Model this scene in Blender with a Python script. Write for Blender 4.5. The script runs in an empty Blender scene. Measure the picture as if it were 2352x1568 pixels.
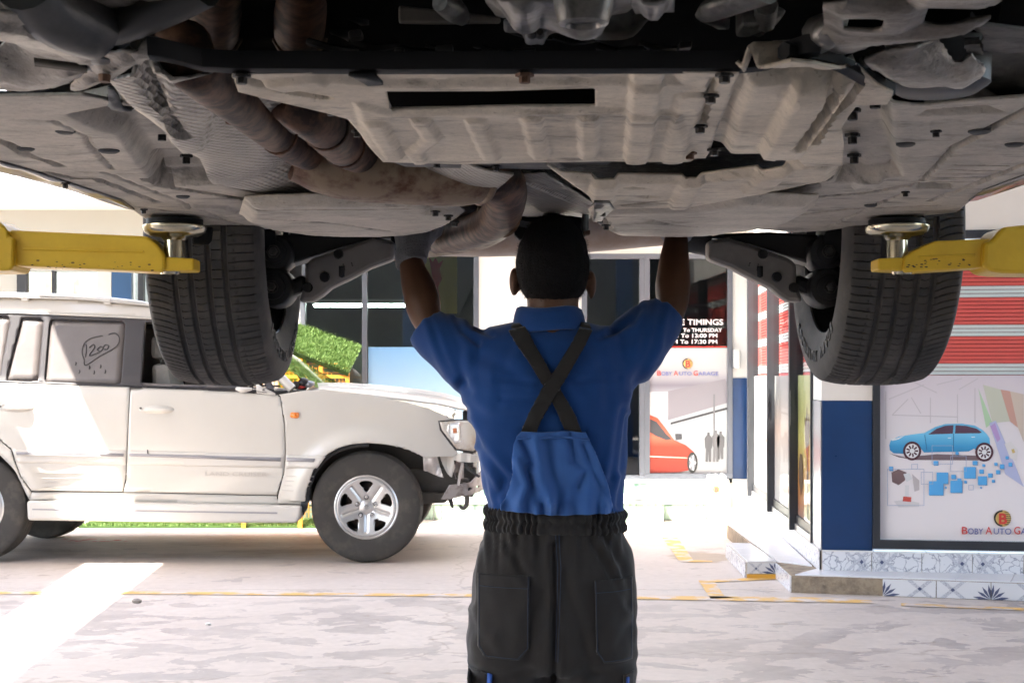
import bpy, bmesh, math, random
import numpy as np
from mathutils import Vector, Matrix, Euler
random.seed(7); np.random.seed(7)
S = bpy.context.scene
COL = S.collection
# ------------------------------------------------------------------ camera
F = 3340.0            # focal length in pixels of a 2352 px wide picture
EYE = 1.33            # camera height
CX, CY = 1176.0, 871.0
cam = bpy.data.cameras.new('camera'); camo = bpy.data.objects.new('camera', cam); COL.objects.link(camo)
camo.location = (0, 0, EYE); camo.rotation_euler = (math.radians(90), 0, 0)
cam.sensor_width = 36.0; cam.lens = 36.0 * F / 2352.0; cam.shift_y = (CY - 784) / 2352.0
cam.clip_start = 0.05; cam.clip_end = 3000
cam.dof.use_dof = True; cam.dof.focus_distance = 3.6; cam.dof.aperture_fstop = 22.0
S.camera = camo
# ------------------------------------------------------------------ sky, sun, exposure
SUNV = Vector((-0.46, -0.28, 1.0)).normalized()
elev = math.asin(SUNV.z); azim = math.atan2(SUNV.x, SUNV.y)
w = bpy.data.worlds.new('World'); S.world = w; w.use_nodes = True
nt = w.node_tree; bg = nt.nodes['Background']
sky = nt.nodes.new('ShaderNodeTexSky'); sky.sky_type = 'NISHITA'; sky.sun_disc = False
sky.sun_elevation = elev; sky.sun_rotation = azim; sky.dust_density = 3.0; sky.air_density = 1.0
nt.links.new(sky.outputs[0], bg.inputs[0]); bg.inputs[1].default_value = 0.15
sun = bpy.data.lights.new('sun', 'SUN'); sun.energy = 4.6; sun.angle = math.radians(0.5); sun.color = (1.0, 0.95, 0.87)
suno = bpy.data.objects.new('sun', sun); COL.objects.link(suno)
suno.rotation_euler = (-SUNV).to_track_quat('-Z', 'Y').to_euler(); suno.location = (0, 0, 20)
S.view_settings.view_transform = 'Standard'; S.view_settings.look = 'None'
S.view_settings.gamma = 1.0; S.view_settings.use_curve_mapping = False
S.view_settings.exposure = 3.1
S.cycles.max_bounces = 7; S.cycles.diffuse_bounces = 4; S.cycles.glossy_bounces = 3
S.cycles.transmission_bounces = 6; S.cycles.transparent_max_bounces = 12
S.cycles.use_denoising = True; S.cycles.use_adaptive_sampling = True; S.cycles.adaptive_threshold = 0.025; S.cycles.adaptive_min_samples = 16
S.cycles.sample_clamp_indirect = 6.0
S.cycles.caustics_reflective = False; S.cycles.caustics_refractive = False

# ------------------------------------------------------------------ helpers
def W(px, py, Y):
    return (((px - CX) * Y / F), Y, EYE + (CY - py) * Y / F)
def G(px, py, z=0.0):
    Y = (EYE - z) * F / (py - CY)
    return ((px - CX) * Y / F, Y, z)
def tag(o, label=None, cat=None, group=None, kind=None):
    if label: o['label'] = label
    if cat: o['category'] = cat
    if group: o['group'] = group
    if kind: o['kind'] = kind
    return o
def empty(name, loc=(0, 0, 0), label=None, cat=None, group=None):
    o = bpy.data.objects.new(name, None); o.empty_display_size = 0.1; COL.objects.link(o); o.location = loc
    return tag(o, label, cat, group)
def put(o, parent):
    if parent is not None:
        o.parent = parent
        m = Matrix.Identity(4); p = parent
        while p is not None:
            m = p.matrix_parent_inverse @ p.matrix_basis @ m if p.parent is not None else p.matrix_basis @ m
            p = p.parent
        o.matrix_parent_inverse = m.inverted()
    return o
def mesh(name, V, Fc, mat=None, parent=None, smooth=False, bevel=0.0, seg=2, auto=None):
    me = bpy.data.meshes.new(name); me.from_pydata([tuple(map(float, v)) for v in V], [], [tuple(map(int, f)) for f in Fc])
    me.update()
    bm = bmesh.new(); bm.from_mesh(me); bmesh.ops.recalc_face_normals(bm, faces=bm.faces[:]); bm.to_mesh(me); bm.free()
    if smooth:
        me.polygons.foreach_set('use_smooth', [True] * len(me.polygons))
    o = bpy.data.objects.new(name, me); COL.objects.link(o)
    if mat is not None:
        me.materials.append(mat)
    if bevel > 0:
        b = o.modifiers.new('b', 'BEVEL'); b.width = bevel; b.segments = seg; b.limit_method = 'ANGLE'; b.angle_limit = math.radians(35)
        b.harden_normals = False
    if auto is not None and smooth:
        try: me.set_sharp_from_angle(angle=math.radians(auto))
        except Exception: pass
    return put(o, parent)
def boxvf(x0, x1, y0, y1, z0, z1):
    V = [(x0, y0, z0), (x1, y0, z0), (x1, y1, z0), (x0, y1, z0), (x0, y0, z1), (x1, y0, z1), (x1, y1, z1), (x0, y1, z1)]
    return V, [(0, 3, 2, 1), (4, 5, 6, 7), (0, 1, 5, 4), (1, 2, 6, 5), (2, 3, 7, 6), (3, 0, 4, 7)]
def box(name, x0, x1, y0, y1, z0, z1, mat, parent=None, bevel=0.0, seg=2):
    V, Fc = boxvf(x0, x1, y0, y1, z0, z1)
    return mesh(name, V, Fc, mat, parent, bevel=bevel, seg=seg)
def prism(name, bot, top, mat, parent=None, bevel=0.0, smooth=False, seg=2):
    n = len(bot); V = list(bot) + list(top)
    Fc = [tuple(range(n))[::-1], tuple(range(n, 2 * n))] + [(i, (i + 1) % n, n + (i + 1) % n, n + i) for i in range(n)]
    return mesh(name, V, Fc, mat, parent, bevel=bevel, smooth=smooth, seg=seg)
def slabz(name, poly, z0, z1, mat, parent=None, bevel=0.0):
    return prism(name, [(p[0], p[1], z0) for p in poly], [(p[0], p[1], z1) for p in poly], mat, parent, bevel)
def slaby(name, poly, y0, y1, mat, parent=None, bevel=0.0, seg=2):     # poly in x,z
    return prism(name, [(p[0], y0, p[1]) for p in poly], [(p[0], y1, p[1]) for p in poly], mat, parent, bevel, seg=seg)
def pxy(pts, Y):                                       # pixel outline -> (x,z) at depth Y
    return [(W(a, b, Y)[0], W(a, b, Y)[2]) for a, b in pts]
def spline(pts, n=6, closed=False):
    P = [np.array(p, float) for p in pts]; out = []
    m = len(P); rng = range(m if closed else m - 1)
    for i in rng:
        if closed: a, b, c, d = P[(i - 1) % m], P[i], P[(i + 1) % m], P[(i + 2) % m]
        else: a, b, c, d = P[max(i - 1, 0)], P[i], P[i + 1], P[min(i + 2, m - 1)]
        for k in range(n):
            t = k / n
            out.append(0.5 * ((2 * b) + (-a + c) * t + (2 * a - 5 * b + 4 * c - d) * t * t + (-a + 3 * b - 3 * c + d) * t ** 3))
    if not closed: out.append(P[-1])
    return out
def tubevf(pts, rad, seg=12, flat=1.0, cap=True, up=(0, 0, 1)):
    P = [Vector(p) for p in pts]; n = len(P)
    R = rad if hasattr(rad, '__len__') else [rad] * n
    V, Fc = [], []; u = None
    for i in range(n):
        t = (P[min(i + 1, n - 1)] - P[max(i - 1, 0)]).normalized()
        if u is None:
            a = Vector(up)
            if abs(t.dot(a)) > 0.95: a = Vector((1, 0, 0))
            u = (a - t * a.dot(t)).normalized()
        else:
            u = (u - t * u.dot(t)).normalized()
        v = t.cross(u)
        for k in range(seg):
            an = 2 * math.pi * k / seg
            V.append(P[i] + u * (math.cos(an) * R[i] * flat) + v * (math.sin(an) * R[i]))
    for i in range(n - 1):
        for k in range(seg):
            a = i * seg + k; b = i * seg + (k + 1) % seg
            Fc.append((a, b, b + seg, a + seg))
    if cap:
        Fc.append(tuple(range(seg))[::-1]); Fc.append(tuple(range((n - 1) * seg, n * seg)))
    return V, Fc
def tube(name, pts, rad, mat, parent=None, seg=12, sm=0, flat=1.0, cap=True, auto=50, up=(0, 0, 1)):
    if sm:
        if hasattr(rad, '__len__'):
            q = spline([list(p) + [r] for p, r in zip(pts, rad)], sm); pts = [x[:3] for x in q]; rad = [float(x[3]) for x in q]
        else:
            pts = spline(pts, sm)
    V, Fc = tubevf(pts, rad, seg, flat, cap, up)
    return mesh(name, V, Fc, mat, parent, smooth=True, auto=auto)
def lathe(name, prof, mat, parent=None, seg=32, loc=(0, 0, 0), axis='Z', auto=40, smooth=True):
    V, Fc = [], []; n = len(prof)
    for r, h in prof:
        for k in range(seg):
            a = 2 * math.pi * k / seg; c, s = r * math.cos(a), r * math.sin(a)
            if axis == 'Z': p = (c, s, h)
            elif axis == 'Y': p = (c, h, s)
            else: p = (h, c, s)
            V.append((p[0] + loc[0], p[1] + loc[1], p[2] + loc[2]))
    for i in range(n - 1):
        for k in range(seg):
            a = i * seg + k; b = i * seg + (k + 1) % seg
            Fc.append((a, b, b + seg, a + seg))
    o = mesh(name, V, Fc, mat, parent, smooth=smooth, auto=auto)
    return o
class MB:
    def __init__(s): s.V = []; s.F = []
    def add(s, vf):
        o = len(s.V); s.V += [tuple(v) for v in vf[0]]; s.F += [tuple(i + o for i in f) for f in vf[1]]; return s
    def box(s, *a): return s.add(boxvf(*a))
    def tube(s, *a, **k): return s.add(tubevf(*a, **k))
    def poly(s, pts): o = len(s.V); s.V += list(pts); s.F.append(tuple(range(o, o + len(pts)))); return s
    def build(s, name, mat, parent=None, **k): return mesh(name, s.V, s.F, mat, parent, **k)
# ---- polygon sheets: grid clipped to an outline, lifted by a function
def seg_dist(P, A, B):
    d = B - A; L = (d * d).sum() + 1e-12
    t = np.clip(((P - A) @ d) / L, 0, 1)[:, None]
    Q = A + t * d
    return np.sqrt(((P - Q) ** 2).sum(1)), Q
def in_poly(P, poly):
    x, y = P[:, 0], P[:, 1]; ins = np.zeros(len(P), bool); n = len(poly)
    for i in range(n):
        x1, y1 = poly[i]; x2, y2 = poly[(i + 1) % n]
        c = ((y1 > y) != (y2 > y)) & (x < (x2 - x1) * (y - y1) / ((y2 - y1) if abs(y2 - y1) > 1e-12 else 1e-12) + x1)
        ins ^= c
    return ins
def sdist(P, poly):
    poly = np.asarray(poly, float); n = len(poly)
    best = np.full(len(P), 1e9); near = np.zeros((len(P), 2))
    for i in range(n):
        d, Q = seg_dist(P, poly[i], poly[(i + 1) % n])
        m = d < best; best[m] = d[m]; near[m] = Q[m]
    s = np.where(in_poly(P, poly), 1.0, -1.0)
    return best * s, near
def ldist(P, pts):
    pts = np.asarray(pts, float); best = np.full(len(P), 1e9)
    for i in range(len(pts) - 1):
        d, _ = seg_dist(P, pts[i], pts[i + 1]); best = np.minimum(best, d)
    return best
def sstep(x):
    x = np.clip(x, 0, 1); return x * x * (3 - 2 * x)
def sheetvf(poly, res, holes=()):
    poly = np.asarray(poly, float); holes = [np.asarray(h, float) for h in holes]
    mn, mx = poly.min(0), poly.max(0)
    nx = max(2, int(math.ceil((mx[0] - mn[0]) / res)) + 1); ny = max(2, int(math.ceil((mx[1] - mn[1]) / res)) + 1)
    gx = np.linspace(mn[0], mx[0], nx); gy = np.linspace(mn[1], mx[1], ny)
    X, Y = np.meshgrid(gx, gy); P = np.stack([X.ravel(), Y.ravel()], 1)
    d, near = sdist(P, poly)
    for h in holes:
        dh, nh = sdist(P, h); dh = -dh
        m = dh < d; d = np.where(m, dh, d); near[m] = nh[m]
    ins = d > 0
    idx = np.arange(nx * ny).reshape(ny, nx)
    q = np.stack([idx[:-1, :-1], idx[:-1, 1:], idx[1:, 1:], idx[1:, :-1]], -1).reshape(-1, 4)
    keep = ins[q].any(1); q = q[keep]
    P2 = P.copy(); out = ~ins; P2[out] = near[out]
    lim = (ins) & (d < 0.3 * res); P2[lim] = near[lim]
    used = np.unique(q)
    for c in list(poly) + [c for h in holes for c in h]:
        k = used[np.argmin(((P2[used] - c) ** 2).sum(1))]
        if ((P2[k] - c) ** 2).sum() < (1.2 * res) ** 2: P2[k] = c
    remap = -np.ones(nx * ny, int); remap[used] = np.arange(len(used))
    return P2[used], remap[q]
def sheet(name, poly, res, fn, mat, parent=None, holes=(), thick=0.0, smooth=True, auto=45):
    pa = np.asarray(poly, float); pb = np.roll(pa, -1, 0)
    area = abs((pa[:, 0] * pb[:, 1] - pb[:, 0] * pa[:, 1]).sum()) / 2; per = np.sqrt(((pa - pb) ** 2).sum(1)).sum()
    if not holes and 2 * area / per < 1.6 * res:        # too thin for the grid: one strip of faces
        pts = []
        for a, b in zip(pa, pb):
            k = max(1, int(np.hypot(*(b - a)) / (res * 2)))
            pts += [a + (b - a) * i / k for i in range(k)]
        P, q = np.array(pts), np.arange(len(pts))[None]
    else:
        P, q = sheetvf(poly, res, holes)
    V = fn(P)
    me = bpy.data.meshes.new(name); me.from_pydata(V.tolist(), [], q.tolist()); me.update()
    bm = bmesh.new(); bm.from_mesh(me)
    bmesh.ops.remove_doubles(bm, verts=bm.verts[:], dist=1e-5)
    bmesh.ops.dissolve_degenerate(bm, edges=bm.edges[:], dist=1e-5)
    bmesh.ops.recalc_face_normals(bm, faces=bm.faces[:]); bm.to_mesh(me); bm.free()
    if smooth:
        me.polygons.foreach_set('use_smooth', [True] * len(me.polygons))
        try: me.set_sharp_from_angle(angle=math.radians(auto))
        except Exception: pass
    o = bpy.data.objects.new(name, me); COL.objects.link(o); me.materials.append(mat)
    if thick:
        s = o.modifiers.new('s', 'SOLIDIFY'); s.thickness = thick; s.offset = 0
    return put(o, parent)
def copy_tree(o, parent=None, delta=None):
    c = o.copy(); COL.objects.link(c); c.parent = parent
    for ch in o.children: copy_tree(ch, c)
    return c

# ------------------------------------------------------------------ materials
MATS = {}
def srgb(r, g, b):
    f = lambda c: ((c / 255) / 12.92) if c / 255 <= 0.04045 else (((c / 255) + 0.055) / 1.055) ** 2.4
    return (f(r), f(g), f(b))
def M(name, col, rough=0.5, metal=0.0, var=0.0, vs=6.0, col2=None, bump=0.0, bs=60.0, spec=0.5, coat=0.0, rv=0.0, vmap=(1, 1, 1), lo=0.4, hi=0.6, detail=6.0):
    if name in MATS: return MATS[name]
    m = bpy.data.materials.new(name); m.use_nodes = True; nt = m.node_tree; N = nt.nodes; L = nt.links
    b = N['Principled BSDF']; b.inputs['Roughness'].default_value = rough; b.inputs['Metallic'].default_value = metal
    b.inputs['Specular IOR Level'].default_value = spec; b.inputs['Coat Weight'].default_value = coat; b.inputs['Coat Roughness'].default_value = 0.06
    b.inputs['Base Color'].default_value = (*col, 1)
    if var > 0 or col2 is not None or bump > 0 or rv > 0:
        tc = N.new('ShaderNodeTexCoord'); mp = N.new('ShaderNodeMapping'); mp.inputs['Scale'].default_value = vmap
        L.new(tc.outputs['Object'], mp.inputs['Vector'])
    if var > 0 or col2 is not None:
        n = N.new('ShaderNodeTexNoise'); n.inputs['Scale'].default_value = vs; n.inputs['Detail'].default_value = detail; n.inputs['Roughness'].default_value = 0.65
        L.new(mp.outputs[0], n.inputs['Vector'])
        r = N.new('ShaderNodeMapRange'); r.inputs['From Min'].default_value = lo; r.inputs['From Max'].default_value = hi
        if col2 is None: r.inputs['From Min'].default_value = 0.25; r.inputs['From Max'].default_value = 0.75
        L.new(n.outputs['Fac'], r.inputs['Value'])
        mx = N.new('ShaderNodeMix'); mx.data_type = 'RGBA'
        c2 = col2 if col2 is not None else tuple(min(1, c * (1 + var)) for c in col)
        c1 = col if col2 is not None else tuple(c * (1 - var) for c in col)
        mx.inputs['A'].default_value = (*c1, 1); mx.inputs['B'].default_value = (*c2, 1)
        L.new(r.outputs[0], mx.inputs['Factor']); L.new(mx.outputs['Result'], b.inputs['Base Color'])
        if rv > 0:
            rr = N.new('ShaderNodeMapRange'); rr.inputs['To Min'].default_value = max(0.02, rough - rv); rr.inputs['To Max'].default_value = min(1, rough + rv)
            L.new(n.outputs['Fac'], rr.inputs['Value']); L.new(rr.outputs[0], b.inputs['Roughness'])
    if bump > 0:
        n2 = N.new('ShaderNodeTexNoise'); n2.inputs['Scale'].default_value = bs; n2.inputs['Detail'].default_value = 4
        L.new(mp.outputs[0], n2.inputs['Vector'])
        bp = N.new('ShaderNodeBump'); bp.inputs['Strength'].default_value = bump; bp.inputs['Distance'].default_value = 0.01
        L.new(n2.outputs['Fac'], bp.inputs['Height']); L.new(bp.outputs[0], b.inputs['Normal'])
    MATS[name] = m; return m
def glass(name, tint=(0.9, 0.95, 0.93), trans=0.85, rough=0.0, ior=1.6, cap=1.0):
    """thin pane: clear by transmission weight, mirror by fresnel"""
    if name in MATS: return MATS[name]
    m = bpy.data.materials.new(name); m.use_nodes = True; nt = m.node_tree; N = nt.nodes; L = nt.links
    for n in list(N): N.remove(n)
    out = N.new('ShaderNodeOutputMaterial'); tr = N.new('ShaderNodeBsdfTransparent'); tr.inputs[0].default_value = (*[c * trans for c in tint], 1)
    gl = N.new('ShaderNodeBsdfGlossy'); gl.inputs['Roughness'].default_value = rough
    fr = N.new('ShaderNodeFresnel'); fr.inputs[0].default_value = ior
    mx = N.new('ShaderNodeMixShader')
    mn = N.new('ShaderNodeMath'); mn.operation = 'MINIMUM'; mn.inputs[1].default_value = cap; L.new(fr.outputs[0], mn.inputs[0])
    L.new(mn.outputs[0], mx.inputs[0]); L.new(tr.outputs[0], mx.inputs[1]); L.new(gl.outputs[0], mx.inputs[2]); L.new(mx.outputs[0], out.inputs[0])
    MATS[name] = m; return m
def emit(name, col, s):
    if name in MATS: return MATS[name]
    m = bpy.data.materials.new(name); m.use_nodes = True; b = m.node_tree.nodes['Principled BSDF']
    b.inputs['Base Color'].default_value = (*col, 1); b.inputs['Emission Color'].default_value = (*col, 1); b.inputs['Emission Strength'].default_value = s
    MATS[name] = m; return m
_fonts = {}
def textmesh(body, size, bold=0.0, extr=0.0008, align='LEFT', sx=1.0):
    cu = bpy.data.curves.new('t', 'FONT'); cu.body = body; cu.size = size; cu.align_x = align; cu.extrude = extr; cu.offset = bold; cu.resolution_u = 3
    o = bpy.data.objects.new('t', cu); COL.objects.link(o)
    dg = bpy.context.evaluated_depsgraph_get()
    me = bpy.data.meshes.new_from_object(o.evaluated_get(dg))
    bpy.data.objects.remove(o); bpy.data.curves.remove(cu)
    return me
def text(name, body, size, loc, mat, parent=None, rot=(math.pi / 2, 0, 0), bold=0.0, align='LEFT', sx=1.0, width=None):
    me = textmesh(body, size, bold, align=align)
    if width is not None and len(me.vertices):
        xs = [v.co.x for v in me.vertices]; sx = width / max(1e-6, max(xs) - min(xs))
    me.materials.clear(); me.materials.append(mat)
    o = bpy.data.objects.new(name, me); COL.objects.link(o); o.location = loc; o.rotation_euler = rot; o.scale = (sx, 1, 1)
    return put(o, parent)
# ================================================================== ground
def ground_mat():
    m = bpy.data.materials.new('concrete_ground'); m.use_nodes = True; nt = m.node_tree; N = nt.nodes; L = nt.links; b = N['Principled BSDF']
    tc = N.new('ShaderNodeTexCoord')
    def noise(scale, detail=6, rough=0.6, vs=(1, 1, 1), dist=0.0):
        mp = N.new('ShaderNodeMapping'); mp.inputs['Scale'].default_value = vs; L.new(tc.outputs['Object'], mp.inputs[0])
        n = N.new('ShaderNodeTexNoise'); n.inputs['Scale'].default_value = scale; n.inputs['Detail'].default_value = detail; n.inputs['Roughness'].default_value = rough; n.inputs['Distortion'].default_value = dist
        L.new(mp.outputs[0], n.inputs[0]); return n.outputs['Fac']
    def rng(x, a, bb, c=0.0, d=1.0):
        r = N.new('ShaderNodeMapRange'); r.inputs['From Min'].default_value = a; r.inputs['From Max'].default_value = bb; r.inputs['To Min'].default_value = c; r.inputs['To Max'].default_value = d
        L.new(x, r.inputs['Value']); return r.outputs[0]
    def mth(op, a, bv):
        n = N.new('ShaderNodeMath'); n.operation = op
        for i, v in enumerate((a, bv)):
            if isinstance(v, (int, float)): n.inputs[i].default_value = v
            else: L.new(v, n.inputs[i])
        return n.outputs[0]
    def mix(f, a, c):
        n = N.new('ShaderNodeMix'); n.data_type = 'RGBA'
        L.new(f, n.inputs['Factor'])
        for k, v in (('A', a), ('B', c)):
            if isinstance(v, tuple): n.inputs[k].default_value = (*v, 1)
            else: L.new(v, n.inputs[k])
        return n.outputs['Result']
    sep = N.new('ShaderNodeSeparateXYZ'); L.new(tc.outputs['Object'], sep.inputs[0])
    base = mix(rng(noise(0.9, 5), 0.3, 0.7), (0.50, 0.43, 0.383), (0.57, 0.50, 0.45))
    fine = rng(noise(14, 6, 0.7), 0.25, 0.75, 0.88, 1.06)
    # worn topcoat: bare damp-looking patches with sharp edges, mostly in the bay nearest
    wear = noise(5.2, 11, 0.58, (0.55, 0.72, 1), 0.45)
    near = rng(sep.outputs['Y'], 8.6, 9.3, 0.0, 0.11)
    mod = rng(noise(0.8, 2), 0.35, 0.65, -0.05, 0.05)
    wv = mth('SUBTRACT', mth('ADD', wear, mod), near)
    wm = rng(wv, 0.515, 0.527)
    wm = mth('MULTIPLY', wm, rng(noise(1.7, 4), 0.36, 0.58, 0.5, 1.0))
    c = mix(wm, base, mix(rng(noise(9, 5), 0.3, 0.7), (0.335, 0.285, 0.262), (0.40, 0.35, 0.32)))
    # small brown spots
    sp = rng(noise(7.5, 4, 0.5, (0.6, 1.1, 1)), 0.665, 0.70)
    c = mix(mth('MULTIPLY', sp, 0.5), c, (0.26, 0.20, 0.15))
    # oil where vehicles stand
    oil = mth('MULTIPLY', rng(noise(1.5, 6, 0.6, (0.5, 1.2, 1)), 0.42, 0.62), mth('MULTIPLY', rng(sep.outputs['Y'], 10.35, 10.9), rng(sep.outputs['Y'], 12.3, 11.7)))
    oilx = rng(sep.outputs['X'], -0.6, -1.6)
    c = mix(mth('MULTIPLY', mth('MULTIPLY', oil, oilx), 0.55), c, (0.12, 0.09, 0.065))
    # patched, broken spot by the step
    dx = mth('MULTIPLY', mth('SUBTRACT', sep.outputs['X'], 1.42), 1.5); dy = mth('SUBTRACT', sep.outputs['Y'], 10.9)
    dd = mth('SQRT', mth('ADD', mth('MULTIPLY', dx, dx), mth('MULTIPLY', dy, dy)), 0.0)
    pt = rng(mth('ADD', dd, mth('MULTIPLY', noise(4, 5), 0.5)), 0.62, 0.56)
    c = mix(mth('MULTIPLY', pt, 0.7), c, (0.33, 0.25, 0.17))
    # cracks
    vo = N.new('ShaderNodeTexVoronoi'); vo.feature = 'DISTANCE_TO_EDGE'; vo.inputs['Scale'].default_value = 0.24; vo.inputs['Randomness'].default_value = 1.0
    dm = N.new('ShaderNodeVectorMath'); dm.operation = 'ADD'
    nz = N.new('ShaderNodeTexNoise'); nz.inputs['Scale'].default_value = 3.0; nz.inputs['Detail'].default_value = 6; L.new(tc.outputs['Object'], nz.inputs[0])
    sc = N.new('ShaderNodeVectorMath'); sc.operation = 'SCALE'; sc.inputs['Scale'].default_value = 0.5; L.new(nz.outputs['Color'], sc.inputs[0])
    L.new(tc.outputs['Object'], dm.inputs[0]); L.new(sc.outputs[0], dm.inputs[1]); L.new(dm.outputs[0], vo.inputs['Vector'])
    cr = rng(vo.outputs['Distance'], 0.001, 0.004, 1.0, 0.0)
    c = mix(mth('MULTIPLY', cr, 0.3), c, (0.20, 0.15, 0.11))
    mv = N.new('ShaderNodeMix'); mv.data_type = 'RGBA'; mv.blend_type = 'MULTIPLY'; mv.inputs['Factor'].default_value = 1.0
    L.new(c, mv.inputs['A']); L.new(fine, mv.inputs['B'])
    L.new(mv.outputs['Result'], b.inputs['Base Color'])
    rr = rng(wm, 0, 1, 0.62, 0.5); L.new(rr, b.inputs['Roughness'])
    bp = N.new('ShaderNodeBump'); bp.inputs['Strength'].default_value = 0.25; bp.inputs['Distance'].default_value = 0.01
    h = mth('SUBTRACT', mth('MULTIPLY', noise(40, 4), 0.4), mth('MULTIPLY', wm, 0.35)); L.new(h, bp.inputs['Height']); L.new(bp.outputs[0], b.inputs['Normal'])
    return m
gm = ground_mat()
# yard slabs with real joints, lying on a sheet that goes to the horizon
gsheet = mesh('ground', [(-400, -400, -0.012), (400, -400, -0.012), (400, 600, -0.012), (-400, 600, -0.012)], [(0, 1, 2, 3)], M('joint_earth', (0.12, 0.10, 0.08), 0.95)); tag(gsheet, kind='structure')
jy = [-6.0, 1.0, 6.2, 9.22, 14.6]; jx = [-14, -8.2, 5.2, 14.0]
pav = empty('yard_pavement'); tag(pav, kind='structure')
for i in range(4):
    for k in range(3):
        x0, x1 = jx[k], jx[k + 1]
        slabz('slab', [(x0 + .005, jy[i] + .006), (x1 - .005, jy[i] + .006), (x1 - .005, jy[i + 1] - .006), (x0 + .005, jy[i + 1] - .006)], -0.10, 0.0, gm if i else M('dimmed_bay_floor', (.17, .16, .15), .6, var=.3, vs=2), pav, bevel=0.004)  # nearest row, out of view, darkened to cut light bounced from behind
# painted lines
ym = bpy.data.materials.new('worn_yellow_paint'); ym.use_nodes = True
_n = ym.node_tree; _b = _n.nodes['Principled BSDF']; _t = _n.nodes.new('ShaderNodeTexCoord'); _x = _n.nodes.new('ShaderNodeTexNoise'); _x.inputs['Scale'].default_value = 7; _x.inputs['Detail'].default_value = 8
_r = _n.nodes.new('ShaderNodeMapRange'); _r.inputs['From Min'].default_value = 0.42; _r.inputs['From Max'].default_value = 0.53
_m = _n.nodes.new('ShaderNodeMix'); _m.data_type = 'RGBA'; _m.inputs['A'].default_value = (0.57, 0.49, 0.44, 1); _m.inputs['B'].default_value = (0.66, 0.40, 0.12, 1)
_n.links.new(_t.outputs['Object'], _x.inputs[0]); _n.links.new(_x.outputs['Fac'], _r.inputs[0]); _n.links.new(_r.outputs[0], _m.inputs['Factor']); _n.links.new(_m.outputs['Result'], _b.inputs['Base Color']); _b.inputs['Roughness'].default_value = 0.6
def gpoly(name, pts, mat, z=0.004):
    P = [G(a, b, z) for a, b in pts]; return mesh(name, P, [tuple(range(len(P)))], mat)
for nm, pts in (('painted_line', [(-60, 1358), (300, 1357), (1176, 1364), (1900, 1371), (2000, 1378), (2010, 1384), (1176, 1370), (300, 1363), (-60, 1364)]),
                ('painted_line', [(2070, 1384), (2352, 1395), (2352, 1401), (2070, 1390)]),
                ('painted_line', [(1520, 1233), (1556, 1233), (1592, 1285), (1636, 1287), (1636, 1290), (1562, 1290)]),
                ('painted_line', [(1604, 1332), (1785, 1323), (1788, 1329), (1642, 1336), (1664, 1368), (1690, 1372), (1632, 1374)])):
    o = gpoly(nm, pts, ym); tag(o, kind='structure')
rm = M('red_paint_spill', (0.45, 0.03, 0.03), 0.5)
rp = MB()
for k in range(16):
    c = G(150 + k * 9 + random.uniform(-4, 4), 1240 + random.uniform(-3, 3), 0.004); r = random.uniform(.012, .035)
    rp.poly([(c[0] + r * math.cos(a) * random.uniform(.6, 1.8), c[1] + r * math.sin(a) * random.uniform(.6, 1.2), .004 + k * 1e-4) for a in [i * math.pi / 4 for i in range(8)]])
tag(rp.build('paint_spots', rm), 'small red paint spots on the concrete under the white car', 'paint spots', kind='stuff')

# ================================================================== canopy added out of view; outline and gaps shaped for shade, sun strip and bounce
roofm = M('shade_sheet', (0.55, 0.56, 0.56), 0.5)
ZC = 5.2
can = empty('shade_canopy'); tag(can, kind='structure')
slabz('shade_sheet', [(-4.55, -5), (-4.55, 4.3),(-4.57, 4.31),  (-4.92, 8.97), (-5.1, 11.4), (-1.5, 10.75), (16, 10.6), (16, 4.6), (6.0, 4.6), (6.0, .6), (16, .6), (16, -5)], ZC, ZC + .12, roofm, can)
slabz('shade_sheet', [(-16, -5), (-4.56, -5), (-4.56, 4.2), (-5.02, 4.2), (-5.29, 6.78), (-5.49, 8.64), (-5.75, 11.4), (-16, 11.4), (-16, 4.6), (-6.4, 4.6), (-6.4, .6), (-16, .6)], ZC, ZC + .12, roofm, can)
pm = M('canopy_steel', (0.25, 0.26, 0.28), 0.5, 0.3)
for (x, y) in ((-5.4, -4.0), (5.6, -4.0)):
    box('post', x - .09, x + .09, y - .09, y + .09, 0, ZC, pm, can, bevel=.01)
bw = box('light_block_wall', -9, 13, -6.4, -6.1, 0, ZC, M('light_block_grey', (0.09, 0.09, 0.09), 0.8, var=.1, vs=1.2)); tag(bw, 'added dark wall behind the camera that holds back fill light', 'wall')  # added unseen wall, kept dark so little light bounces from behind

# ================================================================== shop front at the far end
YF = 14.2
white = M('white_render', (0.70, 0.68, 0.63), 0.75, var=0.03, vs=1.5, bump=0.05, bs=120)
cream = M('cream_render', (0.50, 0.50, 0.46), 0.8, var=0.04, vs=1.2, bump=0.05, bs=120)
bluep = M('blue_gloss_paint', (0.008, 0.038, 0.12), 0.32, var=0.18, vs=3.0, rv=.12)
alum = M('grey_window_frame', (0.115, 0.125, 0.145), 0.42, 0.25)
darkf = M('dark_window_frame', (0.035, 0.037, 0.042), 0.4, 0.2)
pane = glass('shop_glass', (0.80, 0.88, 0.86), 0.75, ior=2.4)
marb = M('green_marble', (0.30, 0.42, 0.34), 0.22, col2=(0.09, 0.16, 0.12), vs=9, vmap=(2.2, 1, .6), lo=.47, hi=.66, detail=9)
marbw = M('white_marble', (0.72, 0.72, 0.70), 0.25, var=.05, vs=5)
SF = 3340 / YF
def fx(px, Y=YF): return (px - CX) * Y / F
def fz(py, Y=YF): return EYE + (CY - py) * Y / F
shop = empty('shop_building', (0, YF, 0), 'white shop with tall dark windows behind the white car', 'building')
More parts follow.
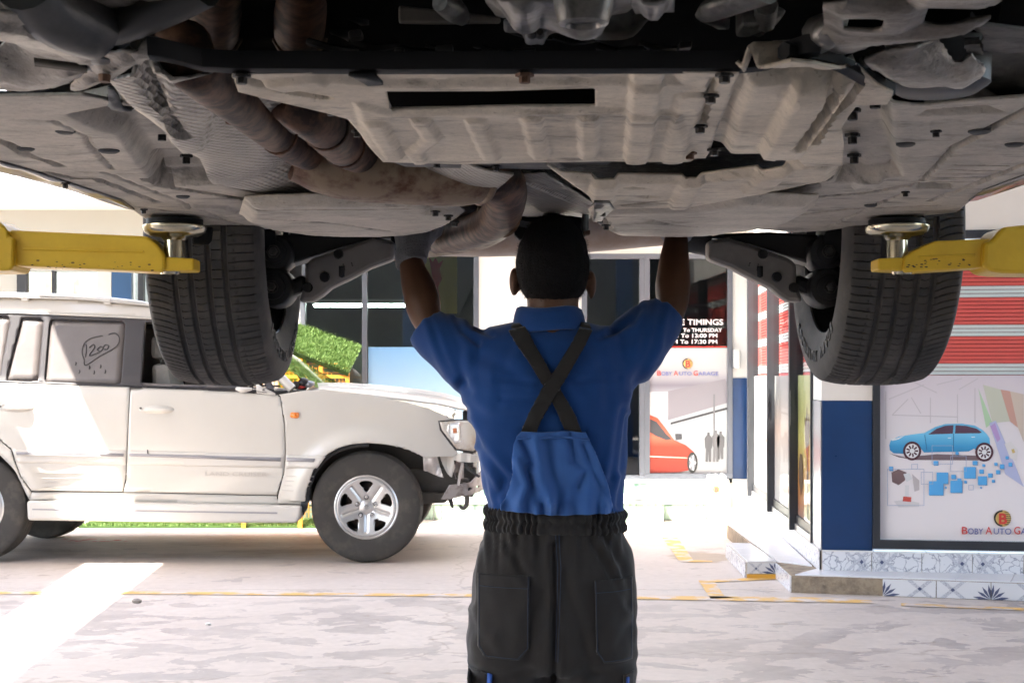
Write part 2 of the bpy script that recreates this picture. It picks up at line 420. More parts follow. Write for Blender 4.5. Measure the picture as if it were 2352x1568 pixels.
def fbox(name, px0, px1, py0, py1, off0, off1, mat, parent, bevel=0.0):
    return box(name, fx(px0), fx(px1), YF - off1, YF - off0, fz(py1), fz(py0), mat, parent, bevel)
# wall pieces round the openings (butted)
ZT = 6.2
def wallx(px0, px1, z0, z1, mat=white): return box('wall', fx(px0), fx(px1), YF, YF + .22, z0, z1, mat, shop)
ztop = fz(575); zs = .36
wallx(690, 1100, ztop, ZT); wallx(1100, 1336, zs, ZT); wallx(1336, 1682, fz(583), ZT); wallx(1682, 1790, fz(868), ZT)
box('blue_dado', fx(1682), fx(1790), YF - .012, YF + .22, zs, fz(868), bluep, shop)
wallx(560, 690, zs, ZT)
box('wall_base', fx(1682), fx(1790), YF - .008, YF + .22, 0, zs - .001, white, shop); box('wall_base', fx(560), fx(690), YF - .008, YF + .22, 0, zs - .001, white, shop); box('wall_base', fx(690), fx(1682), YF + .005, YF + .22, 0, zs - .04, white, shop)
# frames
def frame(px0, px1, py0, py1, t, mat, parent, mull=(), rails=(), name='window_frame'):
    a = MB(); y0, y1 = YF - .035, YF + .06
    X0, X1, Z1, Z0 = fx(px0), fx(px1), fz(py0), fz(py1); d = t / SF
    a.box(X0, X1, y0, y1, Z1 - d, Z1); a.box(X0, X1, y0, y1, Z0, Z0 + d)
    a.box(X0, X0 + d, y0 + .002, y1, Z0 + d, Z1 - d); a.box(X1 - d, X1, y0 + .002, y1, Z0 + d, Z1 - d)
    for q in mull: a.box(fx(q) - d / 2, fx(q) + d / 2, y0 + .004, y1, Z0 + d, Z1 - d)
    return a.build(name, mat, parent, bevel=.004)
win1 = frame(690, 1100, 575, 1096, 12, alum, shop, mull=(838,), name='window')
win2 = frame(1480, 1682, 583, 1098, 12, alum, shop, name='window')
door = frame(1336, 1480, 583, 1102, 12, alum, shop, name='door')
def panep(px0, px1, py0, py1, off, mat, parent, name='pane'):
    y = YF - off
    return mesh(name, [(fx(px0), y, fz(py1)), (fx(px1), y, fz(py1)), (fx(px1), y, fz(py0)), (fx(px0), y, fz(py0))], [(0, 1, 2, 3)], mat, parent)
panep(702, 832, 587, 1084, 0.0, pane, win1); panep(844, 1088, 587, 1084, 0.0, pane, win1)
panep(1492, 1670, 595, 1086, 0.0, glass('office_window_glass', (.55, .60, .59), .7, ior=1.42), win2)
panep(1348, 1468, 595, 1090, 0.03 - .035, pane, door)
box('handle', fx(1356), fx(1359), YF - .09, YF - .07, fz(900), fz(780), M('brushed_steel', (.6, .6, .6), .3, 1.0), door)
# the room behind the glass
room = empty('shop_interior', (0, YF + 3, 0)); tag(room, kind='structure')
dk = M('interior_dark', (0.22, 0.23, 0.23), .8, var=.3, vs=.8); fl = M('interior_floor', (0.25, 0.24, .23), .35)
box('back_partition', -3, 3.2, YF + 4.0, YF + 4.1, 0, 3.2, dk, room); box('floor_tiles', -3, 3.2, YF + .23, YF + 4.0, .25, .34, fl, room)
box('ceiling_board', -3, 3.2, YF + .23, YF + 4.0, 3.0, 3.1, M('ceil', (.45, .45, .43), .8), room)
box('side_partition', -3.1, -3.0, YF + .23, YF + 4.1, 0, 3.2, dk, room); box('side_partition', 3.2, 3.3, YF + .23, YF + 4.1, 0, 3.2, dk, room)
tl = empty('tube_light', (-1.0, YF + 1.4, 2.1), 'lit white tube lamp glowing across the left shop window', 'lamp')
box('tube', fx(720) * 1.1, fx(960) * 1.1, YF + 1.4, YF + 1.43, 2.105, 2.14, emit('tube_glow', (.85, 1, .95), 5.0), tl, bevel=.012)
box('fitting', fx(715) * 1.1, fx(965) * 1.1, YF + 1.395, YF + 1.435, 2.142, 2.19, marbw, tl)
for (x, y, wd, dp, hh, c, lab) in ((-1.9, YF + 2.6, .9, .5, 1.3, (.30, .31, .32), 'grey cabinet inside the shop behind the left pane'), (.75, YF + 2.8, 1.1, .6, 1.1, (.16, .10, .06), 'brown reception counter inside the dark glass door'), (2.0, YF + 3.2, .8, .4, 1.9, (.2, .22, .24), 'tall shelf rack behind the office timing window')):
    e = empty('cabinet', (x, y, .34), lab, 'cabinet'); mm = M('cab_%.2f' % c[0], c, .5)
    box('carcass', x - wd / 2, x + wd / 2, y, y + dp, .34, .34 + hh, mm, e, bevel=.01)
    for k in range(3): box('drawer', x - wd / 2 + .02, x + wd / 2 - .02, y - .02, y - .001, .38 + k * hh / 3, .30 + (k + 1) * hh / 3, mm, e, bevel=.004)
# prints on the glass ------------------------------------------------
def flat(name, pts, off, mat, parent):
    V = [(fx(a), YF - off, fz(b)) for a, b in pts]
    return mesh(name, V, [tuple(range(len(V)))], mat, parent)
def grad(name, stops, axis='Z', z0=0, z1=1, rough=.45):
    """printed picture whose own colours change over its height"""
    m = bpy.data.materials.new(name); m.use_nodes = True; nt = m.node_tree; b = nt.nodes['Principled BSDF']; b.inputs['Roughness'].default_value = rough
    tc = nt.nodes.new('ShaderNodeTexCoord'); sp = nt.nodes.new('ShaderNodeSeparateXYZ'); mr = nt.nodes.new('ShaderNodeMapRange'); cr = nt.nodes.new('ShaderNodeValToRGB')
    mr.inputs[1].default_value = z0; mr.inputs[2].default_value = z1
    nt.links.new(tc.outputs['Object'], sp.inputs[0]); nt.links.new(sp.outputs[axis], mr.inputs[0]); nt.links.new(mr.outputs[0], cr.inputs[0]); nt.links.new(cr.outputs[0], b.inputs['Base Color'])
    e = cr.color_ramp.elements
    e[0].position, e[0].color = stops[0][0], (*stops[0][1], 1); e[1].position, e[1].color = stops[-1][0], (*stops[-1][1], 1)
    for p, c in stops[1:-1]:
        k = e.new(p); k.color = (*c, 1)
    return m
skyp = grad('sky_print', [(0, (.42, .52, .56)), (.6, (.30, .44, .56)), (1, (.16, .32, .52))], z0=fz(1084), z1=fz(797))
flat('poster', [(846, 1084), (1087, 1084), (1087, 797), (846, 797)], .004, skyp, win1)
# flame picture seen through the upper pane
fl_e = empty('flame_poster', (fx(1010), YF + .5, 1.9), 'yellow poster with red flames in the upper left window', 'poster')
yl = M('poster_yellow', (.72, .60, .18), .5); rd = M('poster_red', (.55, .05, .02), .5)
def flat2(name, pts, Y, mat, parent):
    V = [(fx(a, Y), Y, fz(b, Y)) for a, b in pts]; return mesh(name, V, [tuple(range(len(V)))], mat, parent)
YP = YF + .5
flat2('sheet', [(955, 590), (1050, 590), (1050, 720), (955, 720)], YP, yl, fl_e)
flat2('flame', [(985, 590), (994, 602), (1000, 592), (1008, 604), (1018, 597), (1010, 618), (1015, 640), (1006, 660), (1012, 690), (990, 690), (996, 650), (990, 620)], YP - .004, rd, fl_e)
flat2('flame', [(968, 720), (972, 690), (980, 700), (986, 672), (996, 690), (1004, 680), (1008, 720)], YP - .006, M('poster_orange', (.62, .22, .03), .5), fl_e)
# big lower print with the red car
gp = grad('garage_print', [(0, (.28, .28, .29)), (.35, (.36, .39, .40)), (.62, (.32, .33, .35)), (.70, (.16, .15, .18)), (.80, (.34, .34, .35)), (1, (.42, .43, .43))], z0=fz(1086), z1=fz(798))
post = flat('poster', [(1492, 1086), (1670, 1086), (1670, 799), (1492, 799)], .004, gp, win2)
gdark = M('print_grey', (.05, .05, .055), .5); gmid = M('print_mid', (.14, .14, .15), .5); prd = grad('print_redcar', [(0, (.22, .02, .01)), (.45, (.28, .04, .02)), (.6, (.48, .12, .07)), (1, (.36, .05, .02))], z0=fz(1086), z1=fz(950))
def art(pts, off, mat, nm='print'): return flat(nm, pts, off, mat, post)
art([(1492, 900), (1534, 900), (1534, 955), (1492, 955)], .006, M('print_pale', (.45, .46, .47), .5)); art([(1534, 898), (1665, 870), (1670, 880), (1670, 925), (1534, 965)], .0055, M('print_ceiling', (.19, .18, .20), .5))
art([(1540, 970), (1670, 935), (1670, 940), (1540, 975)], .008, gdark); art([(1638, 905), (1642, 905), (1642, 1040), (1638, 1040)], .0085, gmid)
art([(1492, 952), (1510, 960), (1530, 985), (1548, 1010), (1575, 1022), (1594, 1038), (1602, 1055), (1600, 1075), (1560, 1084), (1492, 1086)], .009, prd)
art([(1493, 962), (1508, 968), (1530, 996), (1543, 1008), (1530, 1010), (1505, 1000), (1493, 992)], .011, gdark); art([(1550, 996), (1566, 996), (1566, 1008), (1552, 1010)], .011, gdark)
art([(1492, 1046), (1578, 1050), (1578, 1052), (1492, 1049)], .011, M('print_pink', (.75, .42, .34), .5))
wc = [(1590 + 12 * math.cos(a), 1062 + 24 * math.sin(a)) for a in [k * math.pi / 10 for k in range(20)]]
art(wc, .012, M('print_black', (.02, .02, .02), .5)); art([(1590 + 8 * math.cos(a), 1062 + 18 * math.sin(a)) for a in [k * math.pi / 8 for k in range(16)]], .0135, gmid)
for k in range(5):
    a = k * 2 * math.pi / 5; c, s_ = math.cos(a), math.sin(a)
    art([(1590 - 1.4 * s_, 1062 + 3 * c), (1590 + 8 * c - 1 * s_, 1062 + 18 * s_ + 2 * c), (1590 + 8 * c + 1 * s_, 1062 + 18 * s_ - 2 * c), (1590 + 1.4 * s_, 1062 - 3 * c)], .015, M('print_silver', (.75, .75, .75), .5))
for (mx, top, hgt, c) in ((1627, 992, 68, (.085, .085, .09)), (1644, 988, 72, (.13, .13, .135)), (1655, 990, 64, (.10, .10, .105))):
    mm = M('print_man%.3f' % c[0], c, .6)
    art([(mx - 2.5, top), (mx + 2.5, top), (mx + 3, top + 8), (mx - 3, top + 8)], .011, mm)
    art([(mx - 9, top + 14), (mx - 4, top + 8), (mx + 4, top + 8), (mx + 9, top + 14), (mx + 8, top + 36), (mx + 6, top + 38), (mx + 6, top + hgt), (mx + 1, top + hgt), (mx, top + 44), (mx - 2, top + hgt), (mx - 7, top + hgt), (mx - 6, top + 38), (mx - 8, top + 36)], .0115, mm)
# lettering
wtx = M('white_vinyl', (.8, .8, .8), .5); rtx = M('red_vinyl', (.58, .05, .04), .5); btx = M('blue_vinyl', (.12, .14, .34), .5); gold = M('gold_vinyl', (.55, .38, .12), .5)
def fline(body, px0, px1, pybase, pyh, mat, parent, off=.012, bold=.0):
    sz = pyh / SF / .70
    return text('lettering', body, sz, (fx(px0), YF - off, fz(pybase)), mat, parent, bold=bold * sz, width=fx(px1) - fx(px0))
fline('OFFICE TIMINGS', 1504, 1660, 746, 13, wtx, win2, bold=.012); fline('SATURDAY To THURSDAY', 1496, 1658, 762, 8.5, wtx, win2, bold=.015)
fline('8:00 AM To 13:00 PM', 1503, 1647, 775, 9, wtx, win2, bold=.015); fline('4:00 PM To 17:30 PM', 1503, 1647, 789, 9, wtx, win2, bold=.015)
flat('stripe', [(1492, 797), (1670, 797), (1670, 795), (1492, 795)], .006, rtx, win2)
fline('RECEPTION', 1290, 1400, 759, 8, wtx, door, off=.02, bold=.012)
def brand(px0, px1, py, h, off, parent, place):
    """two-tone small capitals, red initials"""
    words = [('B', 'OBY'), ('A', 'UTO'), ('G', 'ARAGE')]; x = px0; tot = px1 - px0
    wl = {'BOBY': .245, 'AUTO': .285, 'GARAGE': .41}
    for a, r in words:
        wd = wl[a + r] * tot; ca = wd * (.30 if len(r) == 3 else .20)
        place(a, x, x + ca * .86, py, h, rtx); place(r, x + ca, x + wd, py, h * .8, btx); x += wd + .03 * tot
brand(1508, 1650, 862, 11, .012, win2, lambda b, a, c, y, h, m: fline(b, a, c, y, h, m, win2, .012, .006))
def emblem(c, r, parent, eu, en, ev=Vector((0, 0, 1)), off=.010):
    """round badge: gold disc with black bars on one side, red letter B"""
    C = Vector(c); en = Vector(en); eu = Vector(eu)
    def disc(rr, o, m, a0=0, a1=2 * math.pi, nm='badge'):
        pts = [C + en * o + eu * (rr * math.cos(a)) + ev * (rr * math.sin(a)) for a in np.linspace(a0, a1, 25)]
        if a1 - a0 > 6: pts = pts[:-1]
        return mesh(nm, pts, [tuple(range(len(pts)))], m, parent)
    disc(r, off, gold); disc(r, off + .001, M('print_black', (.02, .02, .02), .5), math.pi / 2, 1.5 * math.pi); disc(r * .8, off + .002, gold)
    mb = MB()
    for k in range(-3, 4):
        zz = k * r * .24; xx = math.sqrt(max(0, r * r - zz * zz)) * .98
        mb.poly([C + en * (off + .0028) + eu * u + ev * (zz + dz) for u, dz in ((xx * .3, -.028 * r), (xx, -.028 * r), (xx, .05 * r), (xx * .3, .05 * r))])
    mb.build('badge_bars', M('print_black', (.02, .02, .02), .5), parent)
    sz = r * 1.75; me = textmesh('B', sz, .03 * sz, align='CENTER'); me.materials.clear(); me.materials.append(rtx)
    o = bpy.data.objects.new('badge_letter', me); COL.objects.link(o)
    R = Matrix((eu, ev, en)).transposed().to_4x4(); o.matrix_world = Matrix.Translation(C + en * (off + .005) - ev * (sz * .36)) @ R
    o.matrix_basis = o.matrix_world; put(o, parent)
emblem((fx(1579), YF, fz(835)), 12 / SF, win2, (1, 0, 0), (0, -1, 0), off=.012)
box('lock_box', fx(1681), fx(1697), YF - .10, YF - .02, fz(845), fz(802), M('brushed_steel', (.6, .6, .6), .3, 1.0), shop, bevel=.01)
# plinth of green marble
pl = empty('shop_plinth', (0, 13.9, 0)); tag(pl, 'two stepped plinth of green and white marble along the shop', 'plinth')
box('tread', -2.6, 1.86, 13.76, 14.06, 0, .178, marbw, pl); box('tread', -2.6, 2.10, 14.065, 14.195, 0, .358, marbw, pl)
tw = .62; x = -2.6
while x < 1.80:
    x1 = min(x + tw, 1.86)
    box('tile', x + .004, x1 - .004, 13.742, 13.758, .006, .150, marb, pl, bevel=.002); box('edge_tile', x + .002, x1 - .002, 13.735, 13.758, .153, .182, marbw, pl, bevel=.002)
    a = box('tile', x + .03, x1 - .03, 14.049, 14.0625, .205, .325, marb, pl, bevel=.002); box('edge_tile', x + .002, x1 - .002, 14.042, 14.0625, .328, .362, marbw, pl, bevel=.002)
    x = x1
arc = MB(); ac = (fx(1510, 14.04), .10)
for k in range(20):
    a0, a1 = math.pi * (.12 + .76 * k / 20), math.pi * (.12 + .76 * (k + 1) / 20)
    arc.poly([(ac[0] + r * 1.9 * math.cos(a), 14.047, ac[1] + r * math.sin(a)) for r, a in ((.17, a0), (.215, a0), (.215, a1), (.17, a1))])
arc.build('tile_arc', marbw, pl)
blk = box('step_block', fx(1400, 13.55), fx(1524, 13.55), 13.52, 13.738, 0, .175, marb, pl, bevel=.003)
box('step_top', fx(1398, 13.55), fx(1526, 13.55), 13.51, 13.738, .177, .196, marbw, pl, bevel=.003)
# white holder with the badge, on the plinth
hold = empty('leaflet_holder', (fx(1645, 13.9), 13.9, .18), 'white ribbed leaflet box with a red B badge on the marble ledge', 'box')
hb = MB(); random.seed(3)
for k in range(9):
    x0 = fx(1626, 13.85) + k * .0185; hb.box(x0, x0 + .015, 13.80, 13.93, .182, fz(1090, 13.85) + random.uniform(-.012, .014))
hb.build('ribs', M('white_card', (.78, .78, .80), .6), hold)
box('case', fx(1625, 13.84), fx(1666, 13.84), 13.79, 13.798, .182, fz(1098, 13.84), M('white_card', (.78, .78, .80), .6), hold)
emblem((fx(1645, 13.79), 13.79, fz(1123, 13.79)), .035, hold, (1, 0, 0), (0, -1, 0), off=.002)
# papers on the step
pp = empty('paper_pile', (fx(1470, 13.6), 13.62, .196), 'pile of white papers left on the marble step', 'papers')
for k in range(6):
    cx, cy, an = fx(1462 + k * 5, 13.62) + random.uniform(-.04, .04), 13.62 + random.uniform(-.02, .03), random.uniform(-.4, .4)
    pts = [(cx + dx * math.cos(an) - dy * math.sin(an), cy + dx * math.sin(an) + dy * math.cos(an)) for dx, dy in ((-.15, -.06), (.15, -.06), (.15, .06), (-.15, .06))]
    slabz('sheet', pts, .1975 + k * .008, .2045 + k * .008, M('paper%d' % (k % 2), ((.8, .8, .78), (.6, .64, .66))[k % 2], .7), pp)

# ================================================================== single storey wall further left
lw = empty('side_annex', (-5, 14.3, 0), 'low cream annex with a dark window strip left of the shop', 'building')
YL = 14.3
def lx(px): return fx(px, YL)
zc = fz(482, YL); zw1 = fz(622, YL); zw0 = .9
box('wall', lx(-900), lx(40), YL, YL + .2, 0, zc, cream, lw); box('wall', lx(40), lx(560), YL, YL + .2, zw1, zc, cream, lw); box('wall', lx(40), lx(560), YL, YL + .2, 0, zw0, cream, lw)
box('coping', lx(-900), lx(556), YL - .80, YL + .3, zc, zc + .07, white, lw, bevel=.008)  # overhang deepened to keep the sun off the annex wall
box('shade_eaves', fx(562), 2.4, YF - .86, YF - .002, 3.30, 3.42, white, shop, bevel=.01)  # overhang added to shade the shop wall, its depth set for that
for a, b_ in ((40, 62), (120, 126), (318, 330), (548, 556)): box('window_post', lx(a), lx(b_), YL - .02, YL + .06, zw0, zw1, darkf, lw)
mesh('pane', [(lx(62), YL + .02, zw0), (lx(223), YL + .02, zw0), (lx(223), YL + .02, zw1), (lx(62), YL + .02, zw1)], [(0, 1, 2, 3)], pane, lw)
box('post', lx(224), lx(256), YL - .01, YL + .1, zw0, zw1, white, lw); box('post', lx(257), lx(302), YL - .014, YL + .1, zw0, zw1, M('blue_post', (.02, .08, .2), .4), lw)
mesh('pane', [(lx(303), YL + .02, zw0), (lx(548), YL + .02, zw0), (lx(548), YL + .02, zw1), (lx(303), YL + .02, zw1)], [(0, 1, 2, 3)], pane, lw)
box('inner_wall', lx(-400), lx(556), YL + 1.6, YL + 1.7, 0, zc - .05, dk, lw)
for k, (a, b_, c) in enumerate(((66, 80, (.5, .36, .2)), (104, 124, (.42, .25, .14)), (168, 190, (.5, .12, .1)))):
    flat2('picture', [(a, 690), (b_, 690), (b_, 625), (a, 625)], YL + .6, M('picture%d' % k, c, .6, col2=(.6, .58, .5), vs=6, vmap=(1, 1, .5)), lw)
ub = empty('upper_storey', (-5, 16.5, 0), 'plain white upper wall with a blue band above the annex', 'building')
box('wall', -12, -2.4, 16.4, 16.7, 2.7, 6.5, M('bright_white', (.8, .81, .83), .7), ub); box('blue_band', -12.02, -4.9, 16.38, 16.4, fz(388, 16.38), fz(350, 16.38), bluep, ub)

# ================================================================== right-hand office block
O2 = Vector((1.98, 9.29, 0)); E2 = Vector((.988, -.154, 0)); N2 = Vector((-.154, -.988, 0)); D2 = Vector((.0625, .998, 0)); S2 = Vector((-.998, .0625, 0))
off_b = empty('office_block', tuple(O2), 'white office block with blue corner pillar and glass side doors', 'building')
def FP(s, z, o=0.0): return O2 + E2 * s + N2 * o + Vector((0, 0, z))
def SP(t, z, o=0.0): return O2 + D2 * t + S2 * o + Vector((0, 0, z))
def fbx(fn, name, a0, a1, z0, z1, o0, o1, mat, parent=None, bevel=0.0):
    V = [fn(a0, z0, o1), fn(a1, z0, o1), fn(a1, z0, o0), fn(a0, z0, o0), fn(a0, z1, o1), fn(a1, z1, o1), fn(a1, z1, o0), fn(a0, z1, o0)]
    return mesh(name, V, boxvf(0, 1, 0, 1, 0, 1)[1], mat, parent or off_b, bevel=bevel)
def s_of(px):
    k = (px - CX) / F; return (k * 9.29 - 1.98) / (.988 + .154 * k)
def z_of(py, s): Y = 9.29 - .154 * s; return EYE + (CY - py) * Y / F
ZP = .24
sw = s_of(2004); sw1 = sw + 2.6
fbx(FP, 'pillar', 0, sw, ZP, 1.194, -.25, 0, bluep, bevel=.004); fbx(FP, 'pillar', .001, sw - .001, 1.196, 5.0, -.25, -.004, M('pinkish_render', (.72, .66, .60), .75, var=.03))
zw2 = z_of(531, .6)
fbx(FP, 'wall', sw, 7.0, zw2, 5.0, -.25, -.004, M('pinkish_render', (.72, .66, .60), .75)); fbx(FP, 'wall', sw1, 7.0, ZP, zw2, -.25, -.004, white)
stl = M('steel_corner', (.55, .60, .66), .25, 0.85, var=.08, vs=4)
fbx(SP, 'pillar_side', .004, .37, ZP, 1.19, -.25, .003, bluep); fbx(SP, 'corner_trim', -.004, .37, ZP, 1.192, .0035, .009, stl); fbx(SP, 'pillar_side', .004, .37, 1.196, 5, -.25, .002, white)
# front window
fwin = fbx(FP, 'window', sw, sw + .045, ZP + .02, zw2, -.06, .03, darkf)
for (a0, a1, z0, z1) in ((sw + .045, sw1, ZP + .02, ZP + .075), (sw + .045, sw1, zw2 - .05, zw2), (sw1 - .05, sw1, ZP + .075, zw2 - .05)): fbx(FP, 'window_frame', a0, a1, z0, z1, -.06, .03, darkf, fwin)
def fq(fn, name, a0, a1, z0, z1, o, mat, parent): return mesh(name, [fn(a0, z0, o), fn(a1, z0, o), fn(a1, z1, o), fn(a0, z1, o)], [(0, 1, 2, 3)], mat, parent)
zpm = z_of(862, .8)
fq(FP, 'pane', sw + .045, sw1 - .05, ZP + .075, zw2 - .05, -.02, glass('office_glass', (.95, .97, .96), .96), fwin)
redb = M('red_blind', (.86, .13, .11), .5, var=.04, vs=2); whb = M('white_blind', (.80, .82, .80), .5)
def blinds(fn, a0, a1, z0, z1, o, parent, step=.0245):
    z = z0; k = 0
    while z < z1 - step:
        c = k % 10; mat = whb if c in (1, 2, 3) else redb
        V = [fn(a0, z, o + .004), fn(a1, z, o + .004), fn(a1, z + step - .003, o - .004), fn(a0, z + step - .003, o - .004), fn(a0, z + .002, o - .004), fn(a1, z + .002, o - .004)]
        mesh('slat', V, [(0, 1, 2, 3), (0, 1, 5, 4)], mat, parent); z += step; k += 1
blinds(FP, sw + .05, sw1 - .06, zpm - .02, zw2 - .06, -.06, fwin)
fq(FP, 'blind_backing', sw + .05, sw1 - .06, zpm - .02, zw2 - .06, -.075, M('blind_back', (.25, .03, .03), .8), fwin)
# poster with the blue car
pgr = grad('grey_print', [(0, (.72, .66, .65)), (.35, (.75, .69, .69)), (.7, (.68, .63, .64)), (1, (.60, .53, .56))], z0=z_of(1243, .6), z1=zpm)
pst = fq(FP, 'poster', sw + .046, sw1 - .051, ZP + .076, zpm, -.012, pgr, fwin)
def fart(pts, o, mat, nm='print', parent=None):
    V = []
    for a, b in pts:
        s = s_of(a); V.append(FP(s, z_of(b, s), o - .012))
    return mesh(nm, V, [tuple(range(len(V)))], mat, parent or pst)
blc = grad('print_bluecar', [(0, (.02, .10, .22)), (.4, (.05, .30, .55)), (.7, (.16, .50, .72)), (1, (.10, .38, .60))], z0=z_of(1060, .5), z1=z_of(970, .5))
# (D pixels) x = 1493+cx*.3662, y = 861.3+cy*.3662
cc = lambda q: [(1493 + a * .3662, 861.3 + b * .3662) for a, b in q]
shd = M('print_shadow', (.17, .12, .13), .5)
fart(cc([(1500, 490), (1600, 515), (1800, 495), (2050, 505), (2150, 500), (2130, 535), (1660, 532), (1560, 515)]), .001, shd)
fart(cc([(1502, 440), (1510, 410), (1560, 385), (1640, 372), (1720, 362), (1790, 325), (1850, 306), (1960, 304), (2040, 316), (2090, 345), (2115, 370), (2132, 395), (2135, 440), (2130, 480), (2060, 490), (2035, 460), (2000, 478), (1720, 485), (1700, 460), (1600, 470), (1595, 492), (1530, 490), (1505, 470)]), .002, blc)
wgl = M('print_glass', (.10, .05, .08), .4)
fart(cc([(1745, 372), (1800, 335), (1850, 318), (1905, 314), (1900, 366)]), .003, wgl); fart(cc([(1918, 314), (1985, 318), (2050, 335), (2082, 358), (2070, 364), (1914, 366)]), .003, wgl)
fart(cc([(1510, 400), (1548, 396), (1600, 378), (1560, 402), (1520, 412)]), .003, M('print_lamp', (.7, .72, .74), .4))
fart(cc([(1870, 392), (1890, 391), (1890, 396), (1870, 397)]), .003, M('print_silver', (.75, .75, .75), .5)); fart(cc([(2018, 386), (2040, 385), (2040, 390), (2018, 391)]), .003, M('print_silver', (.75, .75, .75), .5))
fart(cc([(1903, 366), (1908, 366), (1906, 480), (1902, 480)]), .003, M('print_bluedk', (.03, .15, .3), .5)); fart(cc([(1722, 372), (1726, 372), (1740, 470), (1735, 470)]), .003, M('print_bluedk', (.03, .15, .3), .5))
for wx, wy in ((1645, 475), (2098, 482)):
    ring = lambda r: cc([(wx + r * .95 * math.cos(a), wy + r * math.sin(a)) for a in np.linspace(0, 2 * math.pi, 28)[:-1]])
    fart(ring(60), .0035, M('print_maroon', (.07, .02, .03), .5)); fart(ring(45), .0045, M('print_silver', (.75, .75, .75), .5))
    for k in range(9):
        a = k * 2 * math.pi / 9; fart(cc([(wx + 16 * math.cos(a - .3), wy + 16 * math.sin(a - .3)), (wx + 38 * math.cos(a - .14), wy + 38 * math.sin(a - .14)), (wx + 38 * math.cos(a + .14), wy + 38 * math.sin(a + .14)), (wx + 16 * math.cos(a + .3), wy + 16 * math.sin(a + .3))]), .0055, M('print_maroon', (.07, .02, .03), .5))
sqm = M('print_square', (.09, .36, .68), .5); sqd = M('print_squaredk', (.10, .22, .4), .5)
for (x0, y0, x1, y1) in ((1750, 664, 1840, 752), (1798, 610, 1870, 680), (1884, 661, 1959, 736), (1970, 575, 2043, 646), (2057, 633, 2113, 688), (1778, 537, 1808, 564), (1500, 573, 1524, 598), (1916, 480, 1936, 498), (2024, 537, 2054, 563), (1890, 624, 1919, 650), (1928, 647, 1951, 667), (2066, 590, 2093, 616), (2084, 557, 2102, 572), (2121, 615, 2149, 640), (2144, 655, 2163, 671), (2160, 548, 2179, 566), (2171, 594, 2196, 619), (2195, 558, 2222, 586), (2230, 508, 2249, 525), (2249, 548, 2272, 571), (1971, 661, 1987, 677), (2071, 699, 2081, 709), (1849, 698, 1860, 709)):
    fart(cc([(x0 + 3, y0 + 3), (x1 + 3, y0 + 3), (x1 + 3, y1 + 3), (x0 + 3, y1 + 3)]), .004 + .0000007 * x0, sqd); fart(cc([(x0, y0), (x1, y0), (x1, y1), (x0, y1)]), .006 + .0000007 * x0, sqm)
lnm = M('print_line', (.33, .38, .52), .5)
for (x0, y0, x1, y1) in ((1488, 588, 1720, 818), (1885, 507, 1985, 605), (1768, 440, 1900, 558), (1700, 607, 1775, 685), (1640, 557, 1680, 590), (1998, 688, 2030, 720)):
    for q in ([(x0, y0), (x1, y0), (x1, y0 + 3), (x0, y0 + 3)], [(x0, y1 - 3), (x1, y1 - 3), (x1, y1), (x0, y1)], [(x0, y0 + 3), (x0 + 3, y0 + 3), (x0 + 3, y1 - 3), (x0, y1 - 3)], [(x1 - 3, y0 + 3), (x1, y0 + 3), (x1, y1 - 3), (x1 - 3, y1 - 3)]): fart(cc(q), .0075, lnm)
# little polishing picture, paint tube fan, hall girders
for q, c, o in (([(1515, 610), (1560, 590), (1610, 610), (1600, 660), (1560, 690), (1520, 670)], (.16, .10, .10), .002), ([(1590, 620), (1630, 615), (1645, 650), (1610, 670)], (.62, .62, .62), .003), ([(1600, 690), (1625, 690), (1625, 760), (1600, 760)], (.64, .62, .62), .003), ([(1590, 760), (1640, 765), (1638, 795), (1585, 790)], (.55, .08, .06), .0035), ([(1530, 790), (1600, 780), (1690, 800), (1690, 825), (1560, 828)], (.60, .57, .57), .0028), ([(1645, 620), (1690, 660), (1690, 720), (1660, 730)], (.45, .40, .40), .002)):
    fart(cc(q), o, M('print_s%.2f_%.2f' % (c[0], c[1]), c, .5))
for q, c, o in (([(2060, 80), (2150, 300), (2110, 330)], (.40, .56, .36), .001), ([(2090, 60), (2200, 90), (2260, 290), (2150, 300)], (.52, .52, .42), .0014), ([(2200, 90), (2260, 100), (2310, 330), (2260, 290)], (.52, .30, .24), .0018), ([(2260, 100), (2346, 120), (2346, 420), (2310, 330)], (.56, .46, .38), .0021), ([(2130, 300), (2170, 285), (2290, 560), (2346, 700), (2230, 620)], (.42, .44, .62), .0030), ([(2135, 320), (2165, 300), (2200, 400), (2180, 420)], (.42, .28, .52), .0034), ([(2225, 430), (2265, 415), (2310, 470), (2300, 540), (2260, 520)], (.66, .62, .60), .0036), ([(2268, 465), (2285, 462), (2292, 485), (2276, 490)], (.55, .40, .14), .0042)):
    fart(cc(q), o, M('print_f%.2f_%.2f' % (c[0], c[1]), c, .5))
gir = M('print_girder', (.52, .47, .48), .5)
for (x0, y0, x1, y1) in ((1500, 150, 1720, 60), (1650, 40, 1800, 110), (1800, 60, 1960, 20), (1940, 90, 2060, 20), (1520, 250, 1620, 150), (1640, 140, 1700, 240), (1760, 140, 1760, 300), (1930, 120, 1930, 300), (1520, 250, 1930, 262), (1480, 100, 1480, 400), (2040, 80, 2040, 300)):
    L = math.hypot(x1 - x0, y1 - y0); nx, ny = -(y1 - y0) / L * 3, (x1 - x0) / L * 3
    fart(cc([(x0 - nx, y0 - ny), (x1 - nx, y1 - ny), (x1 + nx, y1 + ny), (x0 + nx, y0 + ny)]), .0008, gir)
